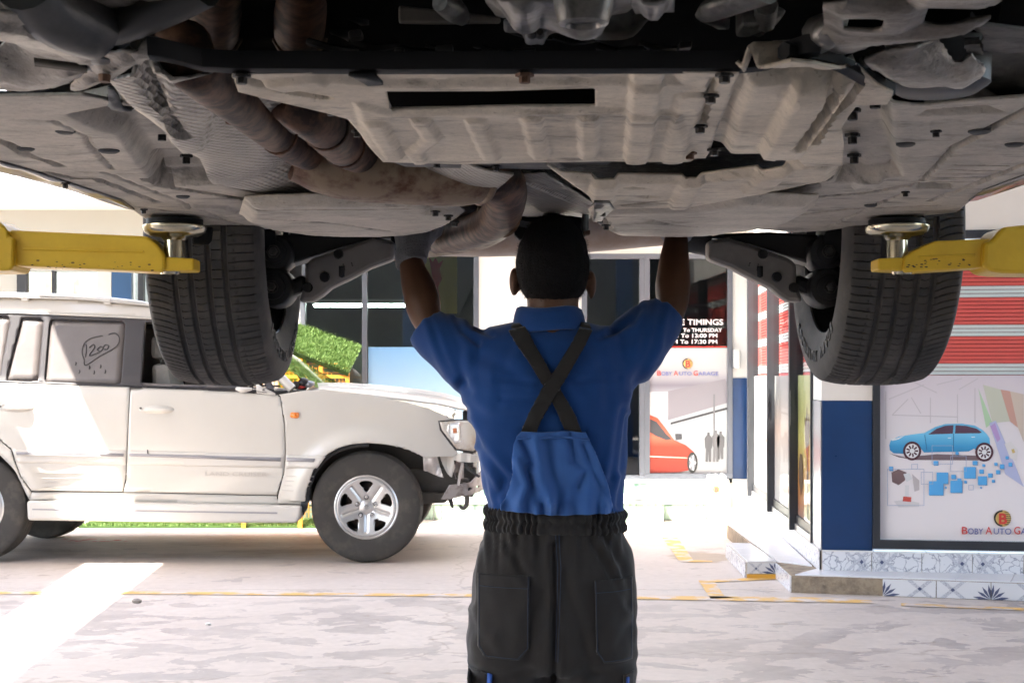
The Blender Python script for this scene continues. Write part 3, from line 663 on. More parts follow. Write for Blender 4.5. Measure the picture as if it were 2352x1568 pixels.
def wline(b, a, c, y, h, m):
    s0, s1 = s_of(a), s_of(c); sz = h * 9.2 / F / .70
    return text('lettering', b, sz, FP(s0, z_of(y, s0), -.004), m, pst, rot=(math.pi / 2, 0, math.atan2(E2.y, E2.x)), bold=.006 * sz, width=s1 - s0)
brand(2208, 2412, 1226, 17, 0, pst, lambda b, a, c, y, h, m: wline(b, a, c, y, h, m))
sB = s_of(2303); emblem(FP(sB, z_of(1190, sB), 0), 19 * 9.2 / F, pst, E2, N2, off=-.006)
# glass doors along the side
def t_of(px): return 4669 / (px - 1385) - 9.29
sd = [(.40, 1.27), (1.27, 2.70), (2.70, 4.32)]
zdt = 2.45
fbx(SP, 'wall', .37, 6.0, zdt, 5.0, -.25, 0, white); fbx(SP, 'wall', 4.38, 4.75, ZP, zdt, -.25, .0, white)
for (a, b_) in sd: fbx(SP, 'door_post', b_ - .03, b_ + .03, ZP, zdt, -.05, .05, darkf, bevel=.004)
fbx(SP, 'door_post', .37, .40, ZP, zdt, -.05, .02, darkf); 
fbx(SP, 'threshold', .372, 4.5, ZP, ZP + .05, -.05, .012, M('threshold_metal', (.45, .45, .46), .35, .8))
yp = grad('yellow_print', [(0, (.32, .34, .36)), (.18, (.55, .20, .08)), (.35, (.70, .33, .07)), (.6, (.66, .58, .16)), (1, (.60, .62, .30))], z0=ZP, z1=1.35)
hp = grad('hand_print', [(0, (.60, .61, .62)), (.4, (.62, .58, .55)), (.62, (.66, .50, .42)), (.85, (.45, .42, .40)), (1, (.40, .38, .38))], z0=ZP, z1=1.35)
for k, ((a, b_), m_) in enumerate(zip(sd, (yp, hp, M('white_print', (.74, .72, .70), .5)))):
    d = fbx(SP, 'glass_door', a + .003, b_ - .033, ZP + .052, ZP + .11, -.03, .0, darkf)
    fq(SP, 'pane', a + .003, b_ - .033, ZP + .11, zdt, -.004, glass('door_glass', (.95, .97, .96), .95, cap=.28), d)
    fq(SP, 'poster', a + .006, b_ - .036, ZP + .112, 1.36, -.012, m_, d)
    blinds(SP, a + .006, b_ - .036, 1.36, zdt - .02, -.05, d); fq(SP, 'blind_backing', a + .006, b_ - .036, 1.36, zdt - .02, -.07, M('blind_back', (.25, .03, .03), .8), d)
    if k == 0:
        sil = M('print_sil', (.12, .05, .02), .5)
        for q in ([(.62, 1.0), (.66, 1.10), (.70, 1.02), (.74, 1.16), (.80, 1.03), (.86, 1.08), (.84, .9), (.76, .8), (.74, .3), (.68, .3), (.69, .8)], [(1.0, .80), (.95, .72), (.95, .6), (1.05, .5), (1.15, .6), (1.15, .72), (1.1, .8)]):
            mesh('silhouette', [SP(t, z, -.008) for t, z in q], [tuple(range(len(q)))], sil, d)
    box_h = fbx(SP, 'handle', b_ - .10, b_ - .08, 1.0, 1.25, .02, .05, darkf, d)
# tiled plinth, two tiers
tilew = M('tile_white', (.66, .66, .68), .25, var=.03, vs=4)
tmar = M('tile_marble', (.68, .68, .70), .22)
def vein(m):
    nt = m.node_tree; N = nt.nodes; b = N['Principled BSDF']; tc = N.new('ShaderNodeTexCoord'); v = N.new('ShaderNodeTexVoronoi'); v.feature = 'DISTANCE_TO_EDGE'; v.inputs['Scale'].default_value = 17
    nz = N.new('ShaderNodeTexNoise'); nz.inputs['Scale'].default_value = 11; nz.inputs['Detail'].default_value = 4; ad = N.new('ShaderNodeMix'); ad.data_type = 'VECTOR'; ad.inputs['Factor'].default_value = .12
    N_ = nt.links; N_.new(tc.outputs['Object'], nz.inputs[0]); N_.new(tc.outputs['Object'], ad.inputs['A']); N_.new(nz.outputs['Color'], ad.inputs['B']); N_.new(ad.outputs['Result'], v.inputs['Vector'])
    r = N.new('ShaderNodeMapRange'); r.inputs[1].default_value = .012; r.inputs[2].default_value = .05; N_.new(v.outputs['Distance'], r.inputs[0])
    mx = N.new('ShaderNodeMix'); mx.data_type = 'RGBA'; mx.inputs['A'].default_value = (.30, .31, .36, 1); mx.inputs['B'].default_value = (.68, .68, .70, 1); N_.new(r.outputs[0], mx.inputs['Factor']); N_.new(mx.outputs['Result'], b.inputs['Base Color'])
vein(tmar)
grout = M('grout', (.42, .36, .30), .9); speck = M('tile_speckle', (.36, .37, .42), .35, col2=(.55, .56, .6), vs=160, lo=.45, hi=.55); navy = M('tile_navy', (.07, .085, .16), .3)
op = empty('office_plinth', (2.3, 9.2, 0), 'two stepped plinth faced with patterned white and blue tiles', 'plinth')
Z1 = .11
c0 = FP(0, 0, .012); far = SP(4.75, 0, .012); cR = FP(5.0, 0, .012)
slabz('plinth_core', [tuple(c0)[:2], tuple(cR)[:2], (cR.x, cR.y + 3), (far.x + 2, far.y), tuple(far)[:2]], 0, ZP - .004, grout, op)
# lower tread polygon
A = Vector(G(1818, 1360)); B = Vector((3.067, 8.74, 0)); ed = (B - A).normalized(); en_ = Vector((ed.y, -ed.x, 0)); B2 = A + ed * 4.5
B_ = Vector((1.772, 9.735, 0)); Lf = Vector((1.84, 13.70, 0))
slabz('tread_core', [tuple(A)[:2], tuple(B2)[:2], (B2.x, B2.y + .6), (far.x - .02, 13.7), (Lf.x, Lf.y), (1.775, 10.80), (1.772, 9.735)], 0, Z1 - .003, M('broken_cement', (.30, .24, .17), .9, col2=(.16, .12, .09), vs=14, lo=.4, hi=.65, bump=.6, bs=30), op)
slabz('step_core', [(1.570, 9.725), (1.770, 9.735), (1.773, 10.80), (1.605, 10.86)], 0, Z1 - .005, grout, op)
def ptile(p0, p1, z0, z1, n, mat, kind=None, flip=False, parent=op, th=.010):
    """facing tile between ground points p0,p1"""
    p0, p1 = Vector(p0), Vector(p1); n = Vector(n); g = (p1 - p0).normalized() * .0022; a, b_ = p0 + g, p1 - g
    V = [a + Vector((0, 0, z0)), b_ + Vector((0, 0, z0)), b_ + n * th + Vector((0, 0, z0)), a + n * th + Vector((0, 0, z0))]; V += [v + Vector((0, 0, z1 - z0)) for v in V]
    o = mesh('tile', V, boxvf(0, 1, 0, 1, 0, 1)[1], mat, parent, bevel=.0015)
    if kind:
        Ln = (b_ - a).length; h = z1 - z0; e = (b_ - a).normalized(); gr = MB(); nv = MB()
        def P(u, v, k=1): uu = 1 - u if flip else u; return a + e * (uu * Ln) + n * (th + .0006 * k) + Vector((0, 0, z0 + v * h))
        if kind == 'x':
            cu = .80; r = h / Ln
            for sgn, kk in ((1, 1), (-1, 1.6)):
                for o_ in (-.14, .07):
                    lo = [(cu + sgn * (v - .5) * r + o_, v) for v in (0.0, 1.0)]
                    gr.poly([P(max(.45, min(1, lo[0][0])), 0, kk), P(max(.45, min(1, lo[0][0] + .085)), 0, kk), P(max(.45, min(1, lo[1][0] + .085)), 1, kk), P(max(.45, min(1, lo[1][0])), 1, kk)])
            nv.poly([P(cu - .045, .5, 2.5), P(cu, .38, 2.5), P(cu + .045, .5, 2.5), P(cu, .62, 2.5)])
        if kind == 'fan':
            for an in (8, 33, 58, 82):
                r_ = math.radians(an); Lp = .092 if an < 60 else .105; wd_ = .0085; dx, dz = math.sin(r_), math.cos(r_)
                q_ = [(.006 * dx, .006 * dz), (.6 * Lp * dx + wd_ * dz, .6 * Lp * dz - wd_ * dx), (Lp * dx, Lp * dz), (.6 * Lp * dx - wd_ * dz, .6 * Lp * dz + wd_ * dx)]
                nv.poly([P(max(0.0, x_ / Ln), min(1.0, max(.0, z_ / h)), 2 + an * .003) for x_, z_ in q_])
            for v0 in (0, 1):
                gr.poly([P(.45, v0), P(.55, v0), P(.95, 1 - v0), P(.84, 1 - v0)])
            nv.poly([P(.655, .5, 2.5), P(.70, .38, 2.5), P(.745, .5, 2.5), P(.70, .62, 2.5)])
        if gr.V: tag(gr.build('tile_band', speck, o), kind='stuff')
        if nv.V: tag(nv.build('tile_motif', navy, o), kind='stuff')
    return o
s = 0.0; k = 0
while s < 4.4:
    ptile(FP(s, 0, .012), FP(s + .308, 0, .012), Z1 + .002, ZP - .006, N2, tmar, 'x', flip=bool(k % 2)); s += .308; k += 1
t = 0.0
while t < 4.4:
    ptile(SP(t, 0, .012), SP(t + .33, 0, .012), Z1 + .002, ZP - .006, S2, tmar); t += .33
fnn = Vector((ed.y, -ed.x, 0))
dists = [.0, .22, .53]   # first two facings have come off
s = .55; k = 0
while s < 4.2:
    ptile(A + ed * s, A + ed * (s + .318), .002, Z1 - .006, fnn, tilew, 'fan', flip=bool(k % 2)); s += .318; k += 1
ptile((1.772, 9.735, 0), A, .002, Z1 - .006, (-1, 0, 0), tmar)
ptile((1.570, 9.725, 0), (1.770, 9.735, 0), .032, Z1 - .006, (0, -1, 0), tilew, 'fan', flip=True)
yk = MB(); V_, F_ = boxvf(1.570, 1.770, 9.713, 9.724, .002, .03); yk.add((V_, F_)); yk.build('painted_edge', M('yellow_paint', (.66, .36, .05), .6), op)
t = 0
while t < 1.0:
    ptile((1.605 - t * .031, 10.86 - t * 1.0, 0), (1.605 - (t + .36) * .031, 10.86 - (t + .36) * 1.0, 0), .002, Z1 - .006, (-1, 0, 0), tmar); t += .378
# paving tiles on the treads
def trow(pa, pb, qa, qb, n, z, mat=tilew):
    pa, pb, qa, qb = map(Vector, (pa, pb, qa, qb))
    for i in range(n):
        f0, f1 = (i + .006) / n, (i + 1 - .006) / n
        q = [pa.lerp(pb, f0), pa.lerp(pb, f1), qa.lerp(qb, f1), qa.lerp(qb, f0)]
        slabz('tread_tile', [(v.x, v.y) for v in q], z - .002, z + .008, mat, op, bevel=.0015)
trow(tuple(A + ed * .02), tuple(B2), tuple(A + ed * .02 + Vector((.21, .30, 0))), tuple(B2 + Vector((0, .5, 0))), 14, Z1 - .002)
trow((1.775, 9.74, 0), (1.84, 13.7, 0), (1.96, 9.50, 0), (2.24, 13.7, 0), 11, Z1 - .001)
trow((1.575, 9.73, 0), (1.608, 10.85, 0), (1.768, 9.74, 0), (1.771, 10.80, 0), 3, Z1 - .003)
trow(tuple(FP(0.0, 0, .02)), tuple(FP(4.5, 0, .02)), tuple(FP(0, 0, -.06)), tuple(FP(4.5, 0, -.06)), 14, ZP - .005, marbw)
trow(tuple(SP(0.03, 0, .02)), tuple(SP(4.4, 0, .02)), tuple(SP(.03, 0, -.06)), tuple(SP(4.4, 0, -.06)), 13, ZP - .0045, marbw)
# ================================================================== tyres and wheels
rubber = M('tyre_rubber', (0.050, 0.047, 0.045), 0.8, col2=(.11, .10, .09), lo=.45, hi=.8, vs=9, bump=.08, bs=200)
dustrub = M('dusty_tyre', (0.042, 0.038, 0.034), 0.85, var=.35, vs=9, col2=(.085, .072, .06), lo=.5, hi=.75)
silver = M('alloy_paint', (0.55, 0.54, 0.53), 0.32, .75, var=.06, vs=20)
blackp = M('black_plastic', (0.022, 0.022, 0.023), 0.55, var=.2, vs=10)
chrome = M('bright_metal', (.72, .72, .72), .18, 1.0)
def tyre(name, R, width, rim, nseg, pattern, mat, parent, loc, axis='X', mirror=1, nt=64):
    """revolved tyre; lateral coordinate runs along the axle; pattern(s, theta)->depth"""
    hw = width / 2; prof = []
    ts = np.linspace(-1, 1, nt)
    for t_ in ts:
        prof.append((t_ * hw * .86, R - .012 * abs(t_) ** 3, t_))
    sh = [(.90, R - .016), (.955, R - .028), (.99, R - .05), (1.0, R - .08), (.985, R - (R - rim) * .72), (.93, rim + .012), (.90, rim), (.84, rim - .012)]
    full = [(-a * hw, r, None) for a, r in sh[::-1]] + prof + [(a * hw, r, None) for a, r in sh]
    th = np.linspace(0, 2 * np.pi, nseg, endpoint=False)
    V = []; 
    for x, r, t_ in full:
        rr = np.full(nseg, r) - (pattern(t_, th) if t_ is not None else 0)
        c, s_ = rr * np.cos(th), rr * np.sin(th)
        X = np.full(nseg, x * mirror)
        V.append(np.stack([X, c, s_], 1) if axis == 'X' else np.stack([c, X, s_], 1))
    V = np.concatenate(V) + np.array(loc); n = len(full)
    i = np.arange(n - 1)[:, None] * nseg; k = np.arange(nseg)[None]; k2 = (k + 1) % nseg
    Q = np.stack([i + k, i + k2, i + nseg + k2, i + nseg + k], -1).reshape(-1, 4)
    o = mesh(name, V, Q, mat, parent, smooth=True, auto=38)
    return o
def road_pattern(t_, th):
    d = np.zeros_like(th)
    for g in (-.45, 0, .45):
        if abs(t_ - g) < .05: return np.full_like(th, .007)
    ph = (th * 46 / (2 * np.pi) + abs(t_) * .6) % 1.0
    d[ph < .14] = .005
    return d
def alloy_wheel(parent, c, R, out=-1):
    """five double-spoke wheel seen from -Y; c = centre of the outer face"""
    rimR = .222; cx, cy, cz = c
    w = empty('wheel', c); put(w, parent)
    def circ(r, n=60): return [(r * math.cos(a), r * math.sin(a)) for a in np.linspace(0, 2 * math.pi, n, endpoint=False)]
    holes = []
    for k in range(5):
        a = math.pi / 2 + k * 2 * math.pi / 5
        pts = []
        for da, r in ((-.09, .112), (.09, .112), (.18, .138), (.29, .178), (.22, .190), (.1, .194), (-.1, .194), (-.22, .190), (-.29, .178), (-.18, .138)):
            pts.append((r * math.cos(a + da), r * math.sin(a + da)))
        holes.append([(float(q[0]), float(q[1])) for q in spline([(p[0], p[1]) for p in pts], 3, closed=True)])
    def fn(P):
        r = np.hypot(P[:, 0], P[:, 1]); an = np.arctan2(P[:, 1], P[:, 0])
        y = .030 - .034 * np.clip((r - .05) / .15, 0, 1) ** 1.3
        # crease down the middle of each spoke
        k = (an - math.pi / 2 - math.pi / 5) / (2 * math.pi / 5); fr = np.abs(k - np.round(k)) * 2 * math.pi / 5 * r
        y = y + .012 * np.exp(-(fr / .012) ** 2) * ((r > .06) & (r < .19))
        y = y + .008 * np.exp(-((r - .052) / .012) ** 2)
        return np.stack([cx + P[:, 0], cy + out * -1 * y, cz + P[:, 1]], 1) if out < 0 else np.stack([cx + P[:, 0], cy - y, cz + P[:, 1]], 1)
    face = sheet('rim', circ(.212), .0065, fn, silver, w, holes=holes, thick=.02, auto=60)
    s_ = 1 if out < 0 else -1
    lathe('rim_lip', [(.205, .0), (.212, -.006), (.224, -.012), (.233, -.006), (.236, .01), (.228, .02), (.21, .02), (.205, .17), (.2, .17), (.2, .01)][::1], silver, w, 64, (cx, cy, cz), 'Y')
    lathe('hub_cap', [(.0, .012), (.022, .012), (.031, .016), (.034, .03), (.034, .05)], silver, w, 32, (cx, cy, cz), 'Y')
    lathe('brake_disc', [(.03, .12), (.165, .12), (.165, .14), (.03, .14)], M('rusty_disc', (.10, .075, .06), .5, .6), w, 40, (cx, cy, cz), 'Y')
    lathe('wheel_well_cover', [(.001, .165), (.2, .165), (.2, .172), (.001, .172)], blackp, w, 32, (cx, cy, cz), 'Y')
    for k in range(5):
        a = -math.pi / 2 + math.pi / 5 + k * 2 * math.pi / 5 + .0
        lx_, lz_ = cx + .071 * math.cos(a), cz + .071 * math.sin(a)
        lathe('lug_nut', [(.0, -.004), (.008, -.004), (.0105, .0), (.0105, .03)], chrome, w, 6, (lx_, cy + .008, lz_), 'Y', smooth=False)
        lathe('lug_hole', [(.0125, .016), (.017, .014), (.017, .03), (.0125, .03)], blackp, w, 14, (lx_, cy, lz_), 'Y')
    # emblem of three ovals on the cap
    em = MB()
    for (ex, ez, rx, rz) in ((0, 0, .020, .0135), (0, .004, .013, .006), (0, -.001, .006, .012)):
        em.tube([(cx + ex + rx * math.cos(a), cy + .011, cz + ez + rz * math.sin(a)) for a in np.linspace(0, 2 * math.pi, 21)], .0013, seg=5, cap=False)
    em.build('wheel_emblem', M('emblem_grey', (.25, .25, .25), .4, .5), w)
    tyre('tyre', R, .265, .228, 184, road_pattern, dustrub, w, (cx, cy + .115, cz), axis='Y', nt=26)
    return w

# ================================================================== the white off-road car
Y0 = 10.5; YM = 11.46
def bx(px): return (px - CX) * Y0 / F
def bz(py): return EYE + (CY - py) * Y0 / F
def bp(pts): return [(bx(a), bz(b)) for a, b in pts]
car = empty('white_suv', (bx(400), YM, 0), 'dusty white off-road car with its front bumper torn off', 'car')
paint = M('white_car_paint', (.53, .50, .455), .34, coat=.6, var=.035, vs=2.2)
paint_far = paint
trimw = M('white_plastic_trim', (.55, .52, .48), .45, var=.05, vs=3)
greyt = M('grey_stripe', (.28, .27, .285), .5)
dusty = M('dusty_glass', (.115, .10, .095), .38, var=.12, vs=8, spec=.6)
clearg = glass('car_glass', (.80, .84, .82), .75)
bltrim = M('black_trim', (.028, .024, .026), .5)
XF = bx(1110)
def inset(x, z):
    """how far the skin lies inside the widest line, by height and towards the nose"""
    i = .035 * np.clip((.95 - z) / .5, 0, 1) ** 2 + .03 * np.clip((z - 1.0) / .35, 0, 1) ** 2
    i = i + np.where(z > bz(890), .02 + (z - bz(890)) * .27, 0)
    i = i + .22 * np.clip((x - bx(960)) / .48, 0, 1) ** 2.2
    i = i + .10 * np.clip((bx(-250) - x) / .55, 0, 1) ** 2
    # swelling over the arches
    for ax in (840, -68):
        r = np.hypot(x - bx(ax), z - bz(1173)); i = i - .038 * np.exp(-((r - .50) / .075) ** 2) * (z > bz(1150))
    return i
def side(name, pts, mat, res=.03, off=0.0, holes=(), thick=.012, parent=None, both=True, extra=None):
    poly = bp(pts); hs = [bp(h) for h in holes]
    def fn(P):
        y = Y0 + inset(P[:, 0], P[:, 1]) - off
        if extra is not None: y = y + extra(P)
        return np.stack([P[:, 0], y, P[:, 1]], 1)
    o = sheet(name, poly, res, fn, mat, parent or car, holes=hs, thick=thick)
    if both:
        def fn2(P):
            y = 2 * YM - (Y0 + inset(P[:, 0], P[:, 1]) - off); return np.stack([P[:, 0], y, P[:, 1]], 1)
        sheet(name, poly, max(res, .05), fn2, mat, parent or car, holes=hs, thick=thick)
    return o
arcF = [(840 + 148 * math.cos(a), 1173 - 155 * math.sin(a)) for a in np.linspace(math.radians(172), math.radians(62), 16)]
arcF = [(697, 1159), (704, 1122), (721, 1077), (737, 1056), (755, 1040), (780, 1027), (808, 1019), (846, 1016), (885, 1019), (917, 1025), (940, 1032), (962, 1042)]
# front wing with its torn lower edge
side('front_wing', [(640, 906), (690, 898), (741, 894), (846, 906), (936, 924), (984, 938), (1044, 964), (1008, 967), (1012, 986), (1046, 1033), (1052, 1044), (1036, 1050), (1010, 1048), (985, 1052), (968, 1046)] + arcF[::-1] + [(683, 1158), (636, 1156), (638, 1138), (652, 1088), (657, 1040), (655, 975), (644, 910)], paint, res=.018)
# doors
fd = side('front_door', [(300, 889), (420, 894), (548, 898), (622, 906), (637, 908), (643, 912), (653, 975), (655, 1040), (650, 1088), (634, 1137), (283, 1129), (290, 1100), (294, 1030), (297, 960)], paint, off=.004)
rdn = [(-118, 872), (0, 876), (150, 883), (297, 888), (295, 960), (291.5, 1030), (287.5, 1100), (280, 1128), (75, 1126), (52, 1094), (31, 1030), (0, 1005), (-60, 985), (-110, 975)]
rd_ = side('rear_door', rdn, paint, off=.004)
side('rear_quarter', [(-400, 868), (-120, 871), (-113, 975), (-62, 987), (-2, 1008), (28, 1032), (48, 1096), (72, 1130), (66, 1146), (58, 1130), (36, 1078), (0, 1040), (-66, 1020), (-140, 1040), (-185, 1090), (-200, 1160), (-380, 1150), (-405, 1000)], paint, res=.03)
side('sill', [(66, 1146), (74, 1130), (282, 1131), (634, 1139.5), (634, 1157), (683, 1160), (690, 1160), (66, 1150)], paint, res=.03, off=-.004)
# running board
for yy, s_ in ((Y0, 1), (2 * YM - Y0, -1)):
    pts = bp([(66, 1148), (694, 1160), (690, 1185), (684, 1199), (500, 1199), (68, 1193)])
    slaby('running_board', pts, yy - s_ * .055, yy + s_ * .16, trimw, car, bevel=.022, seg=3)
slaby('board_groove', bp([(80, 1166), (640, 1174), (640, 1178), (80, 1169)]), Y0 - .0575, Y0 - .05, greyt, car)
# rub strips, thin pressed lines and the faint raised lettering
def band(name, pts, off, mat, parent): return side(name, pts, mat, res=.03, off=off, both=False, thick=.004, parent=parent)
band('rub_strip', [(32, 1029), (290, 1034), (288, 1066), (44, 1062)], .012, trimw, rd_); band('rub_strip', [(296, 1034), (652, 1044), (648, 1074), (293, 1066)], .012, trimw, fd)
band('strip_inlay', [(41, 1037), (285, 1041), (285, 1048), (43, 1043)], .017, greyt, rd_); band('strip_inlay', [(298, 1041), (646, 1050), (646, 1059), (298, 1047)], .017, greyt, fd)
band('rub_strip', [(658, 1045), (750, 1047), (730, 1074), (656, 1074)], .012, trimw, car); band('strip_inlay', [(659, 1050), (726, 1052), (722, 1060), (659, 1059)], .017, greyt, car)
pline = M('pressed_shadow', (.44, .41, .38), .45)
for k in range(4):
    y = 1084 + k * 11
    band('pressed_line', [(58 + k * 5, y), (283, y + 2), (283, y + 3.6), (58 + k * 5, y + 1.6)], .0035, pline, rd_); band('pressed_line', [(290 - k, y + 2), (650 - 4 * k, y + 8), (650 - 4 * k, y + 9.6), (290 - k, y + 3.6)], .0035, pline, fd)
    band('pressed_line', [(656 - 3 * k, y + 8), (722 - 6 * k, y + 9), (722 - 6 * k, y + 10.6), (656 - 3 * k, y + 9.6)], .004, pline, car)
text('lettering', 'LAND CRUISER', .042, (bx(470), Y0 - .003, bz(1092)), M('faint_letter', (.46, .43, .395), .5), fd, width=bx(612) - bx(470), rot=(math.pi / 2, math.radians(.6), 0))
# handles
for px, py, par in ((360, 940, fd), (38, 936, rd_)):
    rec = [(px + 44 * math.cos(a), py + 12 * math.sin(a)) for a in np.linspace(0, 2 * math.pi, 22)[:-1]]
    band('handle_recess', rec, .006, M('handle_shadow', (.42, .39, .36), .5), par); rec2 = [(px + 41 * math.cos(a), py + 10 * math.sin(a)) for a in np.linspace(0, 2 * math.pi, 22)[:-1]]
    band('handle_plate', rec2, .010, paint, par)
    tube('handle', [(bx(px - 22), Y0 - .012, bz(py)), (bx(px - 15), Y0 - .030, bz(py)), (bx(px + 15), Y0 - .032, bz(py + 1)), (bx(px + 34), Y0 - .014, bz(py + 1))], [.012, .017, .017, .012], paint, par, seg=10, sm=4)
    lathe('key_lock', [(.0, -.014), (.008, -.014), (.008, .0)], M('dark_metal', (.12, .11, .1), .4, .8), par, 12, (bx(px - 36), Y0 - .004, bz(py - 3)), 'Y')
amber = M('amber_lens', (.75, .20, .015), .2, coat=.5)
band('marker_lamp', [(668, 948), (672, 946), (686, 947), (688, 950), (687, 958), (683, 960), (670, 959), (667, 956)], .014, amber, car)
lathe('antenna_base', [(.0, -.012), (.012, -.01), (.018, .0), (.02, .01)], bltrim, car, 14, (bx(727), Y0 + .05, bz(915)), 'Y')
band('scratch', [(339, 1032), (341, 1032), (342, 1042), (339.5, 1040)], .019, bltrim, fd)
# side glass
zb = bz(890)
def gl(name, pts, mat, parent=car, off=0.0, both=True, res=.06): return side(name, pts, mat, res=res, off=off, both=both, thick=.004, parent=parent)
gl('window_surround', [(-350, 716), (19, 716), (280, 727), (323, 729), (420, 734), (470, 740), (600, 850), (640, 904), (548, 897), (297, 888), (0, 876), (-350, 868)], bltrim, off=-.006, res=.035, both=True) if False else None
sur = [(-330, 716), (20, 716), (280, 727), (324, 729), (424, 734), (480, 742), (610, 852), (632, 905), (548, 898), (297, 889), (0, 877), (-330, 869)]
hol = [[(-300, 726), (6, 724), (-8, 870), (-310, 863)], [(30, 728), (82, 730), (82, 876), (6, 874)], [(96, 731), (274, 737), (274, 884), (96, 877)], [(320, 738), (424, 742), (474, 750), (600, 860), (612, 898), (548, 892), (320, 886)]]
side('window_frame', sur, bltrim, res=.02, off=0.0, holes=hol, thick=.02)
gl('quarter_glass', hol[0], dusty, off=-.006); gl('rear_vent_glass', hol[1], dusty, off=-.006); gl('rear_door_glass', hol[2], dusty, off=-.006)
# front door glass is wound down: only a low edge shows
gl('front_glass_edge', [(320, 880), (548, 887), (548, 892), (320, 886)], dusty, off=-.006)
side('drip_rail', [(-330, 713), (20, 713), (280, 724), (324, 726), (424, 731), (480, 739), (480, 743), (424, 735), (280, 728), (20, 717), (-330, 717)], trimw, res=.03, off=.012, thick=.012)
side('belt_moulding', [(-118, 870), (0, 874), (297, 886), (548, 895), (632, 903), (632, 908), (548, 900), (297, 890), (0, 878), (-118, 874)], bltrim, res=.03, off=.010)
side('mirror_patch', [(585, 880), (632, 903), (632, 908), (590, 903)], trimw, res=.02, off=.014)
tube('mirror_cap', [(bx(545), Y0 - .03, bz(892)), (bx(560), Y0 - .05, bz(895)), (bx(580), Y0 - .03, bz(893))], [.012, .02, .01], trimw, car, seg=10, sm=3)
side('roof_side', [(-330, 680), (0, 680), (171, 686), (325, 700), (430, 722), (480, 740), (424, 732), (280, 725), (20, 714), (-330, 714)], paint, res=.03)
# drawn in the dust on the rear glass: 1200 in a loop
dl = M('finger_mark', (.03, .027, .027), .6)
def mark(pts, n=5):
    P = []
    for a, b in spline(pts, n):
        x, z = bx(a), bz(b); P.append((x, Y0 + float(inset(np.array([x]), np.array([z]))[0]) + .001, z))
    return tubevf(P, .0042, seg=6)
dm_ = MB(); D4 = lambda q: [(a * .3418, 516.8 + b * .3418) for a, b in q]
for q in ([(690, 730), (735, 722), (765, 760), (745, 815), (640, 880), (550, 940), (535, 900), (518, 850), (530, 790), (575, 755), (650, 738)], [(541, 800), (546, 840), (543, 885)], [(565, 820), (590, 800), (600, 820), (570, 875), (640, 850)], [(640, 812), (620, 835), (645, 845), (658, 822), (640, 812)], [(672, 800), (658, 825), (685, 832), (695, 808), (672, 800)]): dm_.add(mark(D4(q)))
for (a, b) in ((610, 990), (685, 985), (575, 955), (650, 950), (480, 930), (510, 985)): dm_.add(mark(D4([(a, b - 12), (a + 3, b), (a - 2, b + 10)])))
dm_.build('dust_writing', dl, car)
# roof, bonnet, screens
def roofz(x): px = CX + x * F / Y0; return bz(np.interp(px, [-420, -300, 0, 171, 325, 430, 480], [690, 682, 679, 684, 698, 720, 741]))
yi = Y0 + .17; yo = 2 * YM - yi
def plan(name, x0, x1, y0, y1, zf, mat, res=.05, taper=None):
    return sheet(name, [(x0, y0), (x1, y0), (x1, y1), (x0, y1)], res, lambda P: np.stack([P[:, 0], P[:, 1], zf(P[:, 0], P[:, 1])], 1), mat, car, thick=.01)
plan('roof', bx(-420), bx(480), Y0 + .165, 2 * YM - Y0 - .165, lambda x, y: roofz(x) + .035 * (1 - ((y - YM) / .8) ** 2), paint)
def bonz(x, y):
    px = CX + x * F / Y0; z = bz(np.interp(px, [690, 731, 846, 936, 1000, 1050, 1085, 1110], [886, 884, 892, 902, 912, 926, 942, 962]))
    return z - .055 * np.clip((np.abs(y - YM) - .45) / .4, 0, 1) ** 2 + .012 * np.exp(-((np.abs(y - YM) - .42) / .05) ** 2)
sheet('bonnet', [(bx(695), Y0 + .10), (bx(741), Y0 + .075), (bx(936), Y0 + .085), (bx(1050), Y0 + .16), (bx(1105), Y0 + .38), (bx(1112), YM), (bx(1105), 2 * YM - Y0 - .38), (bx(1050), 2 * YM - Y0 - .16), (bx(741), 2 * YM - Y0 - .075), (bx(695), 2 * YM - Y0 - .1)], .03, lambda P: np.stack([P[:, 0], P[:, 1], bonz(P[:, 0], P[:, 1])], 1), paint, car, thick=.012)
def quad(name, P, mat, par=car): return mesh(name, P, [(0, 1, 2, 3)], mat, par)
quad('windscreen', [(bx(484), Y0 + .20, bz(744)), (bx(484), 2 * YM - Y0 - .20, bz(744)), (bx(722), 2 * YM - Y0 - .10, bz(888)), (bx(722), Y0 + .10, bz(890))], clearg)
for sy in (0, 1):
    f = (lambda y: y) if sy == 0 else (lambda y: 2 * YM - y)
    tube('a_pillar', [(bx(470), f(Y0 + .175), bz(740)), (bx(600), f(Y0 + .115), bz(826)), (bx(668), f(Y0 + .075), bz(894))], [.03, .032, .036], paint, car, seg=8)
    tube('roof_rail', [(bx(-380), f(Y0 + .19), bz(676)), (bx(0), f(Y0 + .19), bz(673)), (bx(171), f(Y0 + .19), bz(679)), (bx(310), f(Y0 + .2), bz(693)), (bx(345), f(Y0 + .21), bz(704))], [.016, .016, .016, .016, .010], silver, car, seg=8, sm=3)
    for px_, py_ in ((38, 682), (230, 690)): box('rail_foot', bx(px_ - 8), bx(px_ + 8), f(Y0 + .17), f(Y0 + .21), bz(py_ + 6), bz(py_ - 8), trimw, car, bevel=.004)
plan('rear_screen', bx(-421), bx(-419), Y0 + .2, 2 * YM - Y0 - .2, lambda x, y: np.full_like(x, bz(700)), dusty) if False else None
